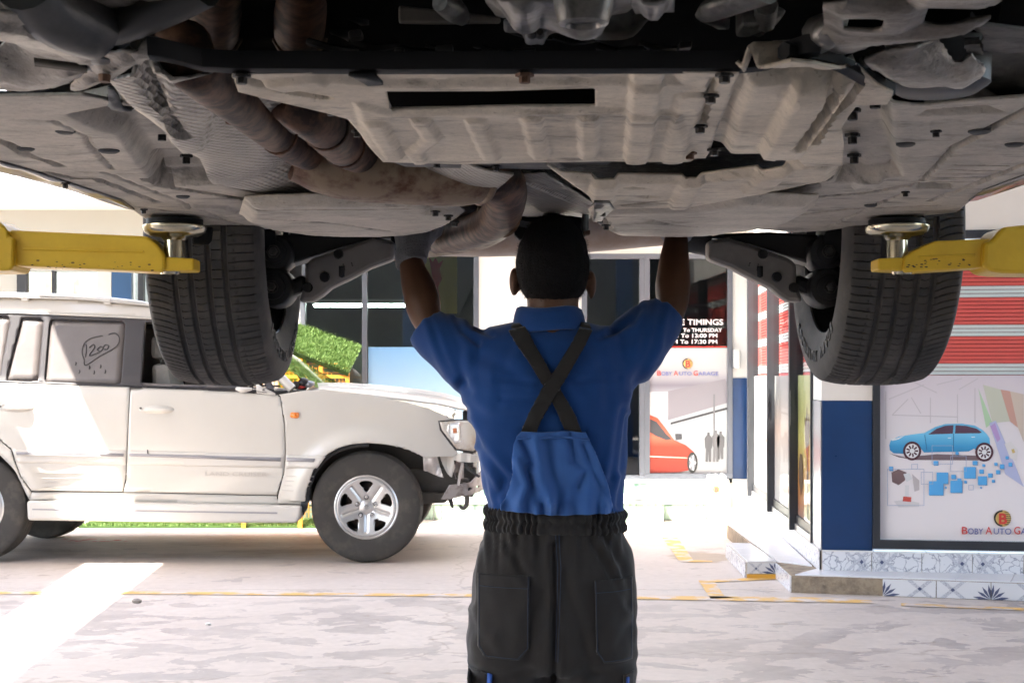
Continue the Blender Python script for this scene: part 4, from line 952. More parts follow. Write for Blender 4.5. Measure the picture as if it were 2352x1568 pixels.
box('tailgate', bx(-428), bx(-404), Y0 + .1, 2 * YM - Y0 - .1, bz(1150), bz(868), paint, car, bevel=.02); quad('rear_screen', [(bx(-412), Y0 + .14, bz(868)), (bx(-412), 2 * YM - Y0 - .14, bz(868)), (bx(-405), 2 * YM - Y0 - .2, bz(692)), (bx(-405), Y0 + .2, bz(692))], dusty)
# floor, inner walls and seats
intm = M('cabin_dark', (.05, .046, .042), .8); seatm = M('seat_fabric', (.21, .20, .185), .85, var=.1, vs=12)
box('floor_pan', bx(-400), bx(690), Y0 + .06, 2 * YM - Y0 - .06, bz(1150), bz(1128), intm, car)
box('firewall', bx(688), bx(712), Y0 + .1, 2 * YM - Y0 - .1, bz(1150), bz(900), intm, car); box('dashboard', bx(610), bx(700), Y0 + .1, 2 * YM - Y0 - .1, bz(960), bz(898), intm, car, bevel=.03)
for sy in (Y0 + .42, 2 * YM - Y0 - .42):
    prism('seat_back', [(bx(335), sy - .24, bz(1040)), (bx(400), sy - .24, bz(1040)), (bx(372), sy - .22, bz(835)), (bx(330), sy - .22, bz(835))], [(bx(335), sy + .24, bz(1040)), (bx(400), sy + .24, bz(1040)), (bx(372), sy + .22, bz(835)), (bx(330), sy + .22, bz(835))], seatm, car, bevel=.04)
    box('seat_cushion', bx(340), bx(500), sy - .25, sy + .25, bz(1040), bz(1000), seatm, car, bevel=.04)
    box('headrest', bx(322), bx(352), sy - .13, sy + .13, bz(822), bz(768), seatm, car, bevel=.035); 
    for q in (-.05, .05): tube('headrest_stalk', [(bx(340), sy + q, bz(822)), (bx(343), sy + q, bz(838))], .006, chrome, car, seg=6)
box('rear_bench', bx(60), bx(150), Y0 + .2, 2 * YM - Y0 - .2, bz(1040), bz(840), seatm, car, bevel=.04)
sw_ = MB(); sw_.tube([(bx(560) + .06 * math.sin(a), YM - .42 + .19 * math.cos(a), bz(880) + .18 * math.sin(a)) for a in np.linspace(0, 2 * math.pi, 25)], .014, seg=8, cap=False); sw_.build('steering_wheel', intm, car, smooth=True)
# headlamp
lamp = empty('headlight', (bx(1045), Y0 + .12, bz(1000))); put(lamp, car)
hl = [(1010, 969), (1050, 966), (1085, 968), (1100, 985), (1102, 1025), (1086, 1038), (1048, 1031), (1015, 987)]
band('headlamp_rim', [(1006, 966), (1050, 963), (1088, 964), (1105, 983), (1107, 1028), (1088, 1042), (1045, 1035), (1010, 988)], .006, bltrim, lamp)
def lampm():
    m = M('headlamp_lens', (.60, .56, .50), .12, col2=(.42, .30, .20), vs=9, lo=.45, hi=.75, coat=.8); return m
band('headlamp_lens', hl, .013, lampm(), lamp); band('headlamp_bowl', [(1030, 972), (1056, 970), (1060, 1015), (1044, 1020), (1026, 990)], .018, M('lamp_reflector', (.75, .74, .72), .18, .6, var=.2, vs=30), lamp)
band('lamp_bulb', [(1040, 984), (1048, 983), (1049, 994), (1041, 995)], .021, M('lamp_orange', (.6, .2, .08), .3), lamp)
# front support hidden mostly by the man
box('radiator_panel', XF - .16, XF - .08, Y0 + .35, 2 * YM - Y0 - .35, bz(1150), bz(945), blackp, car, bevel=.01); box('grille', XF - .07, XF - .03, Y0 + .42, 2 * YM - Y0 - .42, bz(1035), bz(960), silver, car, bevel=.01)
# wheels
for (px, s_) in ((840, 0), (-68, 0)):
    wx, wz = bx(px), .405
    alloy_wheel(car, (wx, Y0 + .035, wz), .405)
wf_ = [o for o in car.children if o.name.startswith('wheel')]
for px in (840, -68):
    w2 = empty('wheel', (bx(px), 2 * YM - Y0 - .16, .405)); put(w2, car)
    tyre('tyre', .405, .265, .228, 96, lambda t_, th: th * 0, dustrub, w2, (bx(px), 2 * YM - Y0 - .16, .405), axis='Y', nt=8)
    lathe('rim', [(.0, -.05), (.2, -.05), (.226, -.12), (.23, -.12), (.23, .12)], silver, w2, 32, (bx(px), 2 * YM - Y0 - .16, .405), 'Y')
# under the skin at the front
gun = M('greasy_steel', (.075, .068, .06), .55, .4, var=.35, vs=7); gun2 = M('scuffed_steel', (.30, .27, .26), .5, .5, var=.25, vs=10, col2=(.12, .09, .075), lo=.5, hi=.7)
arch_in = [(700, 1160), (706, 1110), (730, 1060), (780, 1024), (846, 1012), (917, 1020), (975, 1042), (1050, 1046), (1075, 1080), (1078, 1105), (960, 1140), (700, 1170)]
slaby('inner_wheelhouse', bp(arch_in), Y0 + .34, Y0 + .36, M('wheelhouse', (.045, .042, .038), .8), car)
arch_r = [(-210, 1160), (-190, 1080), (-130, 1030), (-66, 1012), (0, 1036), (40, 1080), (70, 1150), (60, 1180), (-200, 1180)]
slaby('rear_wheelhouse', bp(arch_r), Y0 + .34, Y0 + .36, M('wheelhouse', (.045, .042, .038), .8), car)
tube('arch_liner', [(bx(a), Y0 + .03, bz(b)) for a, b in [(700, 1165), (708, 1122), (726, 1080), (760, 1044), (808, 1026), (846, 1023)]], .013, blackp, car, seg=6, sm=3)
sheet('arch_flap', bp([(690, 1150), (704, 1110), (722, 1082), (726, 1086), (712, 1120), (706, 1165), (694, 1185)]), .02, lambda P: np.stack([P[:, 0], Y0 + .03 + .01 * np.sin(P[:, 1] * 40), P[:, 1]], 1), blackp, car, thick=.01)
slaby('frame_rail', bp([(900, 1085), (1030, 1082), (1050, 1100), (1045, 1135), (960, 1142), (900, 1145)]), Y0 + .28, Y0 + .40, gun, car, bevel=.008)
slaby('suspension_arm', bp([(860, 1150), (960, 1135), (1040, 1140), (1020, 1160), (870, 1168)]), Y0 + .2, Y0 + .34, gun, car, bevel=.012)
def ov(a, b, r, r2=None): return [(a + r * math.cos(t), b + (r2 or r) * math.sin(t)) for t in np.linspace(0, 2 * math.pi, 11)[:-1]]
beam = [(1030, 1116), (1058, 1113), (1080, 1110), (1094, 1096), (1104, 1086), (1110, 1100), (1110, 1130), (1098, 1136), (1060, 1142), (1028, 1150), (1010, 1150)]
sheet('bumper_beam', bp(beam), .012, lambda P: np.stack([P[:, 0], Y0 + .12 + .3 * np.clip((P[:, 0] - bx(1060)) / .16, 0, 1) ** 2, P[:, 1]], 1), gun2, car, holes=[bp(ov(1062, 1128, 4, 3)), bp(ov(1077, 1126, 5, 5)), bp(ov(1094, 1121, 3.5, 6))], thick=.012)
tube('tow_hook', [(bx(1071), Y0 + .16, bz(1140)), (bx(1071), Y0 + .16, bz(1158)), (bx(1067), Y0 + .16, bz(1168)), (bx(1060), Y0 + .16, bz(1171)), (bx(1054), Y0 + .16, bz(1164))], [.018, .018, .016, .014, .010], gun, car, seg=8, sm=3)
tube('tow_bracket', [(bx(1030), Y0 + .2, bz(1148)), (bx(1034), Y0 + .2, bz(1160)), (bx(1037), Y0 + .2, bz(1172))], [.022, .016, .008], gun, car, seg=7)
random.seed(11)
def torn(name, pts, yo, mat, amp=.03, fr=30.):
    sheet(name, bp(pts), .012, lambda P: np.stack([P[:, 0], Y0 + yo + amp * np.sin(P[:, 0] * fr) * np.cos(P[:, 1] * fr * .7 + 1) + .01 * np.sin(P[:, 0] * 90), P[:, 1]], 1), mat, car, thick=.005)
crm = M('crumpled_metal', (.46, .42, .40), .45, .35, var=.3, vs=14)
torn('torn_bracket', [(970, 1048), (1002, 1050), (1008, 1070), (1018, 1098), (1000, 1093), (984, 1086), (972, 1082)], .09, crm, .03, 34)
torn('torn_bracket', [(1008, 1048), (1040, 1052), (1044, 1075), (1036, 1098), (1026, 1090), (1014, 1066)], .11, trimw, .025, 28)
torn('torn_panel', [(1036, 1045), (1060, 1040), (1098, 1046), (1100, 1060), (1080, 1063), (1050, 1060), (1038, 1056)], .07, trimw, .02, 22)
torn('torn_bracket', [(1046, 1062), (1064, 1066), (1064, 1100), (1044, 1104), (1040, 1082)], .16, gun2, .02, 26)
tube('hanging_strut', [(bx(1062), Y0 + .08, bz(1064)), (bx(1055), Y0 + .06, bz(1095)), (bx(1052), Y0 + .06, bz(1116))], [.010, .012, .008], crm, car, seg=6)
tube('hanging_hose', [(bx(1066), Y0 + .1, bz(1064)), (bx(1080), Y0 + .07, bz(1082)), (bx(1100), Y0 + .1, bz(1096))], .011, blackp, car, seg=6, sm=4)
tube('hanging_hose', [(bx(1040), Y0 + .22, bz(1078)), (bx(1052), Y0 + .18, bz(1100)), (bx(1075), Y0 + .2, bz(1108))], .016, gun, car, seg=6, sm=4)
box('frame_end', bx(1040), bx(1092), Y0 + .30, Y0 + .42, bz(1118), bz(1078), gun, car, bevel=.01)
# things left at the foot of the windscreen
tp = empty('tool_pouch', (bx(690), Y0 + .25, bz(888)), 'small black tool pouch with a red grip on the white car bonnet', 'pouch')
for (a, b, r, mt) in ((672, 884, .03, bltrim), (690, 877, .035, bltrim), (704, 882, .026, M('grey_tool', (.3, .3, .32), .4, .5)), (686, 888, .016, rtx)):
    tube('tool', [(bx(a - 9), Y0 + .16, bz(b + 3)), (bx(a), Y0 + .15, bz(b)), (bx(a + 10), Y0 + .17, bz(b - 2))], [r * .6, r, r * .5], mt, tp, seg=8, sm=3)
# ================================================================== the car up on the lift, seen from below
lc = empty('lifted_car', (.09, 2.2, 1.31), 'raised car showing its whole grey underbody and rear tyres', 'car')
def U(px, py, z):
    Y = (z - EYE) * F / (CY - py); return ((px - CX) * Y / F, Y)
def UP(px, py, z): x, y = U(px, py, z); return (x, y, z)
def dirtm(name, c1, c2, rough=.6, metal=0.0, vs=5.0, streak=(3.0, .8, 1), bump=.12, spec=.4, lo=.38, hi=.66, smear=.75):
    """road-dirty panel: dust over the plain colour, damp smears across the car, stone specks"""
    if name in MATS: return MATS[name]
    m = bpy.data.materials.new(name); m.use_nodes = True; nt = m.node_tree; N = nt.nodes; L = nt.links; b = N['Principled BSDF']
    b.inputs['Metallic'].default_value = metal; b.inputs['Specular IOR Level'].default_value = spec
    tc = N.new('ShaderNodeTexCoord')
    def nz(scale, vmap, detail=7, r=.6, dist=0.0):
        mp = N.new('ShaderNodeMapping'); mp.inputs['Scale'].default_value = vmap; L.new(tc.outputs['Object'], mp.inputs[0])
        n = N.new('ShaderNodeTexNoise'); n.inputs['Scale'].default_value = scale; n.inputs['Detail'].default_value = detail; n.inputs['Roughness'].default_value = r; n.inputs['Distortion'].default_value = dist; L.new(mp.outputs[0], n.inputs[0]); return n.outputs['Fac']
    def rg(x, a, c, d=0., e=1.):
        r = N.new('ShaderNodeMapRange'); r.inputs[1].default_value = a; r.inputs[2].default_value = c; r.inputs[3].default_value = d; r.inputs[4].default_value = e; L.new(x, r.inputs[0]); return r.outputs[0]
    def mx(f, A, B, mode='MIX'):
        n = N.new('ShaderNodeMix'); n.data_type = 'RGBA'; n.blend_type = mode
        if isinstance(f, float): n.inputs['Factor'].default_value = f
        else: L.new(f, n.inputs['Factor'])
        for k, v in (('A', A), ('B', B)):
            if isinstance(v, tuple): n.inputs[k].default_value = (*v, 1)
            else: L.new(v, n.inputs[k])
        return n.outputs['Result']
    big = nz(3.2, (1, 1.5, 1), 8, .62, .4)
    c = mx(rg(big, lo, hi), c1, c2); gr_ = nz(60, (1, 1, 1), 5, .75); c = mx(rg(gr_, .30, .62, .36, 0.), c, tuple(x * .45 for x in c2))
    st_ = nz(vs * 1.5, (.7, 1.5, 1), 7, .7); c = mx(rg(st_, .46, .66, 0., .28), c, tuple(x * .55 for x in c2))
    dr = nz(9, (.8, 1.6, 1), 9, .7); c = mx(rg(dr, .54, .66, 0., smear), c, tuple(x * .28 for x in c2))
    li = nz(18, (.6, 1.8, 1), 7, .75); c = mx(rg(li, .60, .72, 0., .35), c, tuple(min(1, x * 1.35) for x in c1))
    sp = nz(150, (1, 1, 1), 2, .5); c = mx(rg(sp, .66, .70, 0., .45), c, tuple(x * .35 for x in c2))
    L.new(c, b.inputs['Base Color']); L.new(rg(big, .3, .7, rough - .1, rough + .15), b.inputs['Roughness'])
    bp_ = N.new('ShaderNodeBump'); bp_.inputs['Strength'].default_value = bump * 3; bp_.inputs['Distance'].default_value = .006; L.new(nz(45, (1, 1, 1), 6, .7), bp_.inputs['Height']); L.new(bp_.outputs[0], b.inputs['Normal'])
    MATS[name] = m; return m
shield = dirtm('dusty_shield', (.68, .60, .485), (.52, .46, .375), .55, .12, 7, (.5, 2.6, 1))
floorm = dirtm('underseal_grey', (.56, .505, .43), (.39, .36, .315), .55, .05, 5, (.6, 2.2, 1))
floord = dirtm('underseal_dark', (.12, .12, .12), (.055, .056, .058), .55, 0, 8, (1, 1, 1))
foam = M('speckled_foam', (.045, .048, .048), .9, col2=(.16, .165, .155), vs=55, lo=.52, hi=.72, bump=.5, bs=120)
satin = M('satin_black', (.012, .012, .0125), .5, var=.3, vs=6, spec=.12)
cast = dirtm('cast_aluminium', (.46, .42, .37), (.15, .13, .11), .36, .4, 10, (1.2, 2.0, 1), bump=.25, lo=.42, hi=.62)
castg = M('cast_grey', (.22, .21, .195), .36, .5, col2=(.035, .032, .03), vs=15, lo=.40, hi=.66, bump=.2, bs=60)
exh = M('heated_pipe', (.13, .066, .040), .55, .05, spec=.22, col2=(.028, .017, .013), vs=24, lo=.40, hi=.60, rv=.12, bump=.06, bs=60)
exh2 = M('muffler_steel', (.21, .155, .105), .52, .05, spec=.25, col2=(.085, .036, .02), vs=15, lo=.46, hi=.62, rv=.1)
void = M('unlit_void', (.004, .004, .004), .95, spec=.03)  # near-black colour stands in for the unlit gaps behind the parts
boltm = M('bolt_dark', (.03, .028, .027), .45, .5); boltr = M('bolt_rust', (.12, .065, .04), .6, .5)
def foilm():
    m = M('embossed_foil', (.34, .31, .27), .42, .35, col2=(.20, .185, .165), vs=7, lo=.4, hi=.65)
    nt = m.node_tree; N = nt.nodes; b = N['Principled BSDF']; tc = N.new('ShaderNodeTexCoord')
    mp = N.new('ShaderNodeMapping'); mp.inputs['Rotation'].default_value = (0, 0, .5); mp.inputs['Scale'].default_value = (1, .62, 1); nt.links.new(tc.outputs['Object'], mp.inputs[0])
    v = N.new('ShaderNodeTexVoronoi'); v.feature = 'F1'; v.inputs['Scale'].default_value = 105; v.inputs['Randomness'].default_value = .0; nt.links.new(mp.outputs[0], v.inputs['Vector'])
    bp_ = N.new('ShaderNodeBump'); bp_.inputs['Strength'].default_value = .9; bp_.inputs['Distance'].default_value = .006; nt.links.new(v.outputs['Distance'], bp_.inputs['Height']); nt.links.new(bp_.outputs[0], b.inputs['Normal'])
    return m
foil = foilm()
def stamped(name, pts, z, feats, mat, res=.009, holes=(), rim=.0, rsoft=.02, thick=.004, tilt=None, parent=None, noise=.0012, sm=0):
    """pressed panel: pixel outline laid on the plane z, features raise (+) or lower (-) it"""
    if sm: pts = [tuple(q) for q in spline(pts, sm, closed=True)]
    poly = [U(a, b, z) for a, b in pts]; hs = [[U(a, b, z) for a, b in h] for h in holes]
    FT = []; rim *= .6; noise *= .22
    for f in feats: FT.append((f[0], [U(a, b, z) for a, b in f[1]]) + tuple(f[2:]))
    def fn(P):
        zz = np.full(len(P), z)
        for f in FT:
            f = (f[0], f[1], f[2] * .55) + tuple(f[3:])
            if f[0] == 'line' and f[2] > 0: f = (f[0], f[1], f[2] * 3.0, f[3] * .5)
            if f[0] == 'poly': d, _ = sdist(P, f[1]); zz += f[2] * sstep(d / (f[3] * .55) + .5)
            elif f[0] == 'line': d = ldist(P, f[1]); zz += f[2] * sstep(np.clip((1.10 - d / f[3]) * 3.2, 0, 1))
            elif f[0] == 'bump': c = np.array(f[1][0]); r = np.hypot((P[:, 0] - c[0]) / f[3], (P[:, 1] - c[1]) / f[4]); zz += f[2] * np.exp(-r * r)
        if rim: d, _ = sdist(P, poly); zz += rim * (1 - sstep(np.clip(d / rsoft, 0, 1)))
        if tilt is not None: zz += tilt(P)
        if noise: zz += noise * (np.sin(P[:, 0] * 37 + 1.3 * np.sin(P[:, 1] * 23)) * np.sin(P[:, 1] * 31 + np.sin(P[:, 0] * 19)))
        return np.stack([P[:, 0], P[:, 1], zz], 1)
    return sheet(name, poly, res, fn, mat, parent or lc, holes=hs, thick=thick, auto=60)
def bolt(px, py, z, r=.010, h=.012, mat=boltm, parent=None):
    x, y, zz = UP(px, py, z)
    w_ = lathe('bolt', [(.0, zz - h), (r * .55, zz - h), (r * .6, zz - h * .9), (r * .6, zz - h * .35), (r * 1.0, zz - h * .3), (r * 1.0, zz)], mat, parent or lc, 6, (x, y, 0), 'Z', smooth=False)
# --- body above: dark ceiling, sides, roof
cen = .09
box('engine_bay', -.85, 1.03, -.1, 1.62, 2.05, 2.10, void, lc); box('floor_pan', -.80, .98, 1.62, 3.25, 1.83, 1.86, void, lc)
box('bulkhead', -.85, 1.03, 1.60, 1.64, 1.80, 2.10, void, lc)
carp = M('dark_car_paint', (.03, .032, .036), .3, coat=.8)
def bodyside(x, s_):
    prof = [(-.25, 1.75), (-.28, 2.0), (-.1, 2.15), (1.3, 2.38), (1.95, 2.92), (3.6, 2.95), (4.5, 2.5), (4.62, 2.3), (4.6, 1.9), (4.35, 1.88)]
    a2 = [(3.68 + .44 * math.cos(a), 1.70 + .44 * math.sin(a)) for a in np.linspace(.1, math.pi - .1, 12)]
    a1 = [(.72 + .44 * math.cos(a), 1.70 + .44 * math.sin(a)) for a in np.linspace(.1, math.pi - .1, 12)]
    pts = prof + [(p[0], max(p[1], 1.76)) for p in a2] + [(3.1, 1.84), (1.3, 1.80)] + [(p[0], max(p[1], 1.76)) for p in a1]
    def fn(P):
        return np.stack([x + s_ * (-.22 * np.clip((P[:, 1] - 2.35) / .6, 0, 1) - .03 * np.clip((2.0 - P[:, 1]) / .3, 0, 1) ** 2), P[:, 0], P[:, 1]], 1)
    sheet('body_side', pts, .05, fn, carp, lc, thick=.01)
    sheet('side_window', [(1.45, 2.42), (1.98, 2.85), (3.5, 2.87), (4.1, 2.48)], .08, lambda P: fn(P) + np.array([s_ * .008, 0, 0]), M('tinted_glass', (.02, .022, .024), .1), lc, thick=.004)
bodyside(-.875, -1); bodyside(1.055, 1)
sheet('roof', [(-.66, -.05), (.84, -.05), (.84, 4.5), (-.66, 4.5)], .1, lambda P: np.stack([P[:, 0], P[:, 1], np.interp(P[:, 1], [-.05, 1.3, 1.95, 3.6, 4.5], [2.16, 2.38, 2.92, 2.96, 2.52])], 1), carp, lc, thick=.01)
box('front_bumper', -.80, .98, -.32, -.2, 1.74, 2.1, carp, lc, bevel=.05); box('rear_bumper', -.80, .98, 4.58, 4.68, 1.93, 2.35, carp, lc, bevel=.05)
# rocker flanks turning up from the floor edge
# --- left floor
stamped('floor_panel', [(-80, 345), (0, 372), (68, 391), (180, 428), (280, 461), (309, 482), (335, 502), (478, 516), (600, 525), (690, 520), (690, 462), (523, 427), (489, 418), (458, 360), (420, 340), (383, 293), (297, 238), (190, 215), (-80, 220)], 1.68,
        [('poly', [(171, 262), (300, 236), (383, 288), (462, 359), (492, 420), (368, 426), (350, 398), (300, 330), (285, 300)], .055, .045),
         ('line', [(-60, 298), (0, 321), (137, 379)], .010, .016), ('line', [(106, 393), (171, 408), (219, 408), (362, 463)], .011, .016),
         ('line', [(239, 393), (420, 463), (520, 505)], .005, .007), ('line', [(130, 273), (202, 309), (202, 325), (260, 386)], .005, .006),
         ('line', [(325, 474), (470, 495), (560, 515)], .008, .008), ('line', [(340, 410), (390, 428), (540, 452), (690, 475)], .016, .024),
         ('line', [(440, 470), (500, 472), (560, 500)], -.012, .02), ('bump', [(40, 350)], -.008, .08, .06), ('bump', [(210, 290)], -.010, .05, .06),
         ('poly', [(362, 382), (458, 380), (470, 412), (368, 418)], .025, .02)], floorm, res=.006, rim=.0)
for a, b in ((428, 355), (372, 300), (300, 340)): bolt(a, b, 1.715, .011, .016)
# outer strip rising to the doors
stamped('rocker_panel', [(-120, 325), (-80, 345), (0, 371), (68, 390), (180, 427), (280, 460), (309, 481), (290, 478), (150, 432), (-30, 385), (-120, 350)], 1.676, [], carp, res=.02)
# --- foil heat shield of the tunnel
def tun(P):
    d = sdist(P, [U(a, b, 1.664) for a, b in [(255, 178), (297, 236), (383, 292), (458, 359), (489, 417), (523, 426), (718, 458), (960, 462), (1080, 470), (1200, 300), (700, 60)]])[0]
    return .075 * sstep(np.clip(d / .26, 0, 1)) 
stamped('heat_shield', [(250, 182), (330, 165), (420, 172), (560, 215), (760, 270), (900, 325), (1060, 380), (1180, 400), (1120, 452), (1078, 466), (1040, 472), (960, 460), (718, 459), (523, 427), (489, 418), (458, 360), (430, 346), (405, 318), (383, 293), (340, 262), (297, 237)], 1.664,
        [('line', [(445, 150), (440, 250), (420, 330)], -.018, .03), ('line', [(330, 165), (370, 240), (420, 300)], .012, .02), ('bump', [(560, 400)], -.015, .12, .08)], foil, res=.009, tilt=tun, noise=.003)
stamped('foil_flap', [(262, 190), (285, 200), (330, 245), (372, 275), (400, 300), (416, 325), (395, 330), (380, 300), (330, 262), (285, 232)], 1.672, [], M('foil_edge', (.38, .34, .29), .4, .5, var=.15, vs=12), res=.012, noise=.004)
# --- exhaust pipes
def pipe(name, q, mat, r, sm=5, seg=20): return tube(name, [UP(a, b, z) for a, b, z in q], r, mat, lc, seg=seg, sm=sm)
pipe('exhaust_pipe', [(418, 112, 1.71), (438, 145, 1.690), (480, 186, 1.686), (545, 236, 1.692), (620, 296, 1.705), (690, 344, 1.708), (770, 368, 1.71), (850, 380, 1.71)], exh, [.036, .032, .029, .029, .029, .029, .029, .028])
pipe('exhaust_pipe', [(640, 212, 1.74), (680, 245, 1.705), (735, 280, 1.698), (775, 322, 1.70), (812, 350, 1.705), (880, 372, 1.71)], exh, [.030, .031, .033, .034, .032, .030])
for a, b in ((492, 0), (688, 0)):
    o = pipe('catalyst_pipe', [(a + 8, -90, 1.86), (a + 4, -20, 1.845), (a, 45, 1.84), (a - 2, 85, 1.85), (a - 4, 105, 1.90)], exh, [.036, .037, .038, .036, .020])
    x, y, z = UP(a, 40, 1.86); tube('pipe_seam', [(x + .040 * math.cos(t), y + .004, z - .02 + .040 * math.sin(t)) for t in np.linspace(0, 2 * math.pi, 19)], .003, exh2, lc, seg=5, cap=False)
for a, b, z, r, dx, dy in ((545, 235, 1.702, .0305, .6, .8), (640, 308, 1.706, .0305, .6, .8), (748, 290, 1.698, .0345, .35, .9), (790, 334, 1.702, .0345, .5, .85)):
    c_ = Vector(UP(a, b, z)); t_ = Vector((dx * .5, 1.0, 0)).normalized(); u_ = t_.orthogonal().normalized(); v_ = t_.cross(u_)
    tube('pipe_seam', [c_ + u_ * (r * math.cos(q)) + v_ * (r * math.sin(q)) for q in np.linspace(0, 2 * math.pi, 19)], .0022, exh, lc, seg=5, cap=False)
# silencer can
A_ = Vector(UP(735, 388, 1.690)); B_v = Vector(UP(1108, 408, 1.688)); dv = (B_v - A_).normalized()
V_, F_ = tubevf([A_ - dv * .05, A_ - dv * .01, A_ + dv * .03, A_.lerp(B_v, .25), A_.lerp(B_v, .75), B_v - dv * .03, B_v, B_v + dv * .02], [.035, .065, .080, .088, .088, .085, .075, .04], 28, .60)
mesh('silencer', V_, F_, exh2, lc, smooth=True, auto=60)
V_, F_ = tubevf([B_v - dv * .006, B_v, B_v + dv * .008], [.076, .083, .076], 28, .60); mesh('silencer_rim', V_, F_, exh2, lc, smooth=True)
pipe('exhaust_pipe', [(1080, 400, 1.69), (1145, 412, 1.688), (1160, 448, 1.682), (1150, 488, 1.678), (1120, 516, 1.68), (1070, 534, 1.69), (1010, 548, 1.70)], exh, [.040, .042, .042, .042, .042, .042, .042])
pipe('exhaust_pipe', [(1150, 500, 1.69), (1110, 528, 1.688), (1060, 542, 1.692), (985, 556, 1.70), (900, 566, 1.705)], exh2, [.045, .044, .043, .042, .042])
x, y, z = UP(1148, 486, 1.692)
tube('pipe_seam', [(x + .046 * math.cos(t), y + .008 * math.sin(t), z + .044 * math.sin(t)) for t in np.linspace(0, 2 * math.pi, 21)], .004, exh2, lc, seg=6, cap=False)
rmz = 1.775
tube('rear_silencer', [(-.30, 4.12, 1.77), (-.27, 4.12, 1.77), (-.20, 4.12, 1.77), (.10, 4.12, 1.775), (.42, 4.12, 1.80), (.56, 4.12, 1.805), (.62, 4.12, 1.805)], [.02, .07, .092, .094, .092, .085, .03], M('rear_muffler', (.42, .36, .315), .42, .55, col2=(.33, .25, .20), vs=6), lc, seg=28, sm=2)
# --- main shield with the long slot
mshield = stamped('centre_shield', [(533, 166), (900, 164), (1300, 163), (1698, 163), (1672, 232), (1647, 294), (1630, 345), (1620, 361), (1550, 361), (1396, 359), (1225, 362), (1047, 366), (880, 361), (838, 315), (798, 270), (746, 256), (632, 229), (547, 208)], 1.655,
        [('poly', [(820, 232), (900, 252), (1380, 245), (1560, 250), (1600, 400), (860, 400)], -.010, .02),
         ('line', [(862, 270), (903, 345)], -.012, .013), ('line', [(965, 260), (993, 303), (952, 336), (965, 356)], -.011, .011), ('line', [(1092, 262), (1128, 348)], -.011, .012), ('line', [(1222, 258), (1240, 346)], -.011, .012), ('line', [(1352, 256), (1352, 346)], -.011, .012),
         ('line', [(1488, 172), (1462, 350)], -.016, .017), ('line', [(560, 178), (650, 205), (745, 222)], .014, .02), ('line', [(640, 190), (720, 180)], -.012, .02),
         ('poly', [(700, 150), (1560, 150), (1560, 192), (1380, 190), (880, 196), (760, 185)], .014, .02), ('line', [(1008, 168), (1012, 184)], -.006, .012), ('line', [(1195, 168), (1198, 182)], -.006, .012), ('line', [(1352, 165), (1348, 180)], -.006, .012),
         ('line', [(1590, 215), (1560, 300), (1545, 355)], -.010, .016), ('line', [(1640, 175), (1610, 290)], .006, .01)], shield, res=.0042, holes=[[(887, 206), (1120, 206), (1367, 199), (1367, 243), (1200, 243), (895, 250)]], rim=.0)
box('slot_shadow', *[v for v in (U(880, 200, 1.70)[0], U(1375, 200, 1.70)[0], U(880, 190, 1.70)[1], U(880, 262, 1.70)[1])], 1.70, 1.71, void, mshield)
for a, b, m_ in ((555, 172, boltm), (1205, 170, boltr), (1664, 170, boltm), (1632, 218, boltm), (1608, 288, boltm), (1640, 342, boltm), (1458, 358, boltr), (1585, 350, boltr)): bolt(a, b, 1.652, .010, .010, m_, mshield)
stamped('shield_step', [(800, 170), (860, 170), (880, 192), (845, 195), (825, 182)], 1.6505, [], satin, res=.01, parent=mshield)
stamped('shield_lip', [(880, 362), (1047, 367), (1225, 363), (1420, 360), (1395, 376), (1260, 386), (1050, 384), (930, 380)], 1.672, [], floord, res=.012)
# --- black cross bar in front of it
def bar():
    pts = [(345, 118), (372, 121), (420, 132), (470, 146), (540, 150), (900, 152), (1300, 151), (1700, 150), (1760, 144), (1842, 114), (1880, 110)]
    ctr = [Vector(UP(a, b, 1.662)) for a, b in pts]
    V, Fc = [], []
    for i, c in enumerate(ctr):
        hw_ = .016 if 3 <= i <= 8 else .014
        for dy, dz in ((-hw_, .006), (-hw_ * .8, -.006), (0, -.009), (hw_ * .8, -.006), (hw_, .006), (hw_, .012), (-hw_, .012)): V.append(c + Vector((0, dy, dz)))
    n = 7
    for i in range(len(ctr) - 1):
        for k in range(n): Fc.append((i * n + k, i * n + (k + 1) % n, (i + 1) * n + (k + 1) % n, (i + 1) * n + k))
    Fc += [tuple(range(n)), tuple(range((len(ctr) - 1) * n, len(ctr) * n))]
    return mesh('cross_member', V, Fc, satin, lc, smooth=True, auto=40)
bar()
# --- battery-like box right of the shield
stamped('side_cover', [(1694, 168), (1740, 156), (1818, 137), (1870, 143), (1914, 154), (1975, 185), (2052, 212), (2037, 236), (1968, 239), (1948, 265), (1931, 294), (1938, 330), (1934, 379), (1849, 379), (1811, 344), (1787, 338), (1773, 350), (1664, 350), (1632, 344), (1645, 294)], 1.648,
        [('poly', [(1712, 160), (1850, 152), (1965, 196), (1905, 202), (1890, 196), (1730, 194)], .05, .022), ('line', [(1890, 192), (1797, 338)], -.026, .030), ('line', [(1915, 205), (1835, 320)], .012, .016),
         ('poly', [(1690, 150), (1720, 200), (1690, 260), (1670, 352), (1600, 352), (1640, 150)], .028, .03), ('line', [(1975, 200), (1905, 270), (1870, 330)], .008, .012), ('bump', [(1925, 185)], .03, .05, .04)], shield, res=.005, noise=.002)
stamped('foam_strip', [(1270, 362), (1420, 366), (1620, 362), (1640, 342), (1780, 342), (1850, 372), (1870, 386), (1800, 402), (1560, 420), (1370, 422), (1290, 408)], 1.695, [], foam, res=.012)
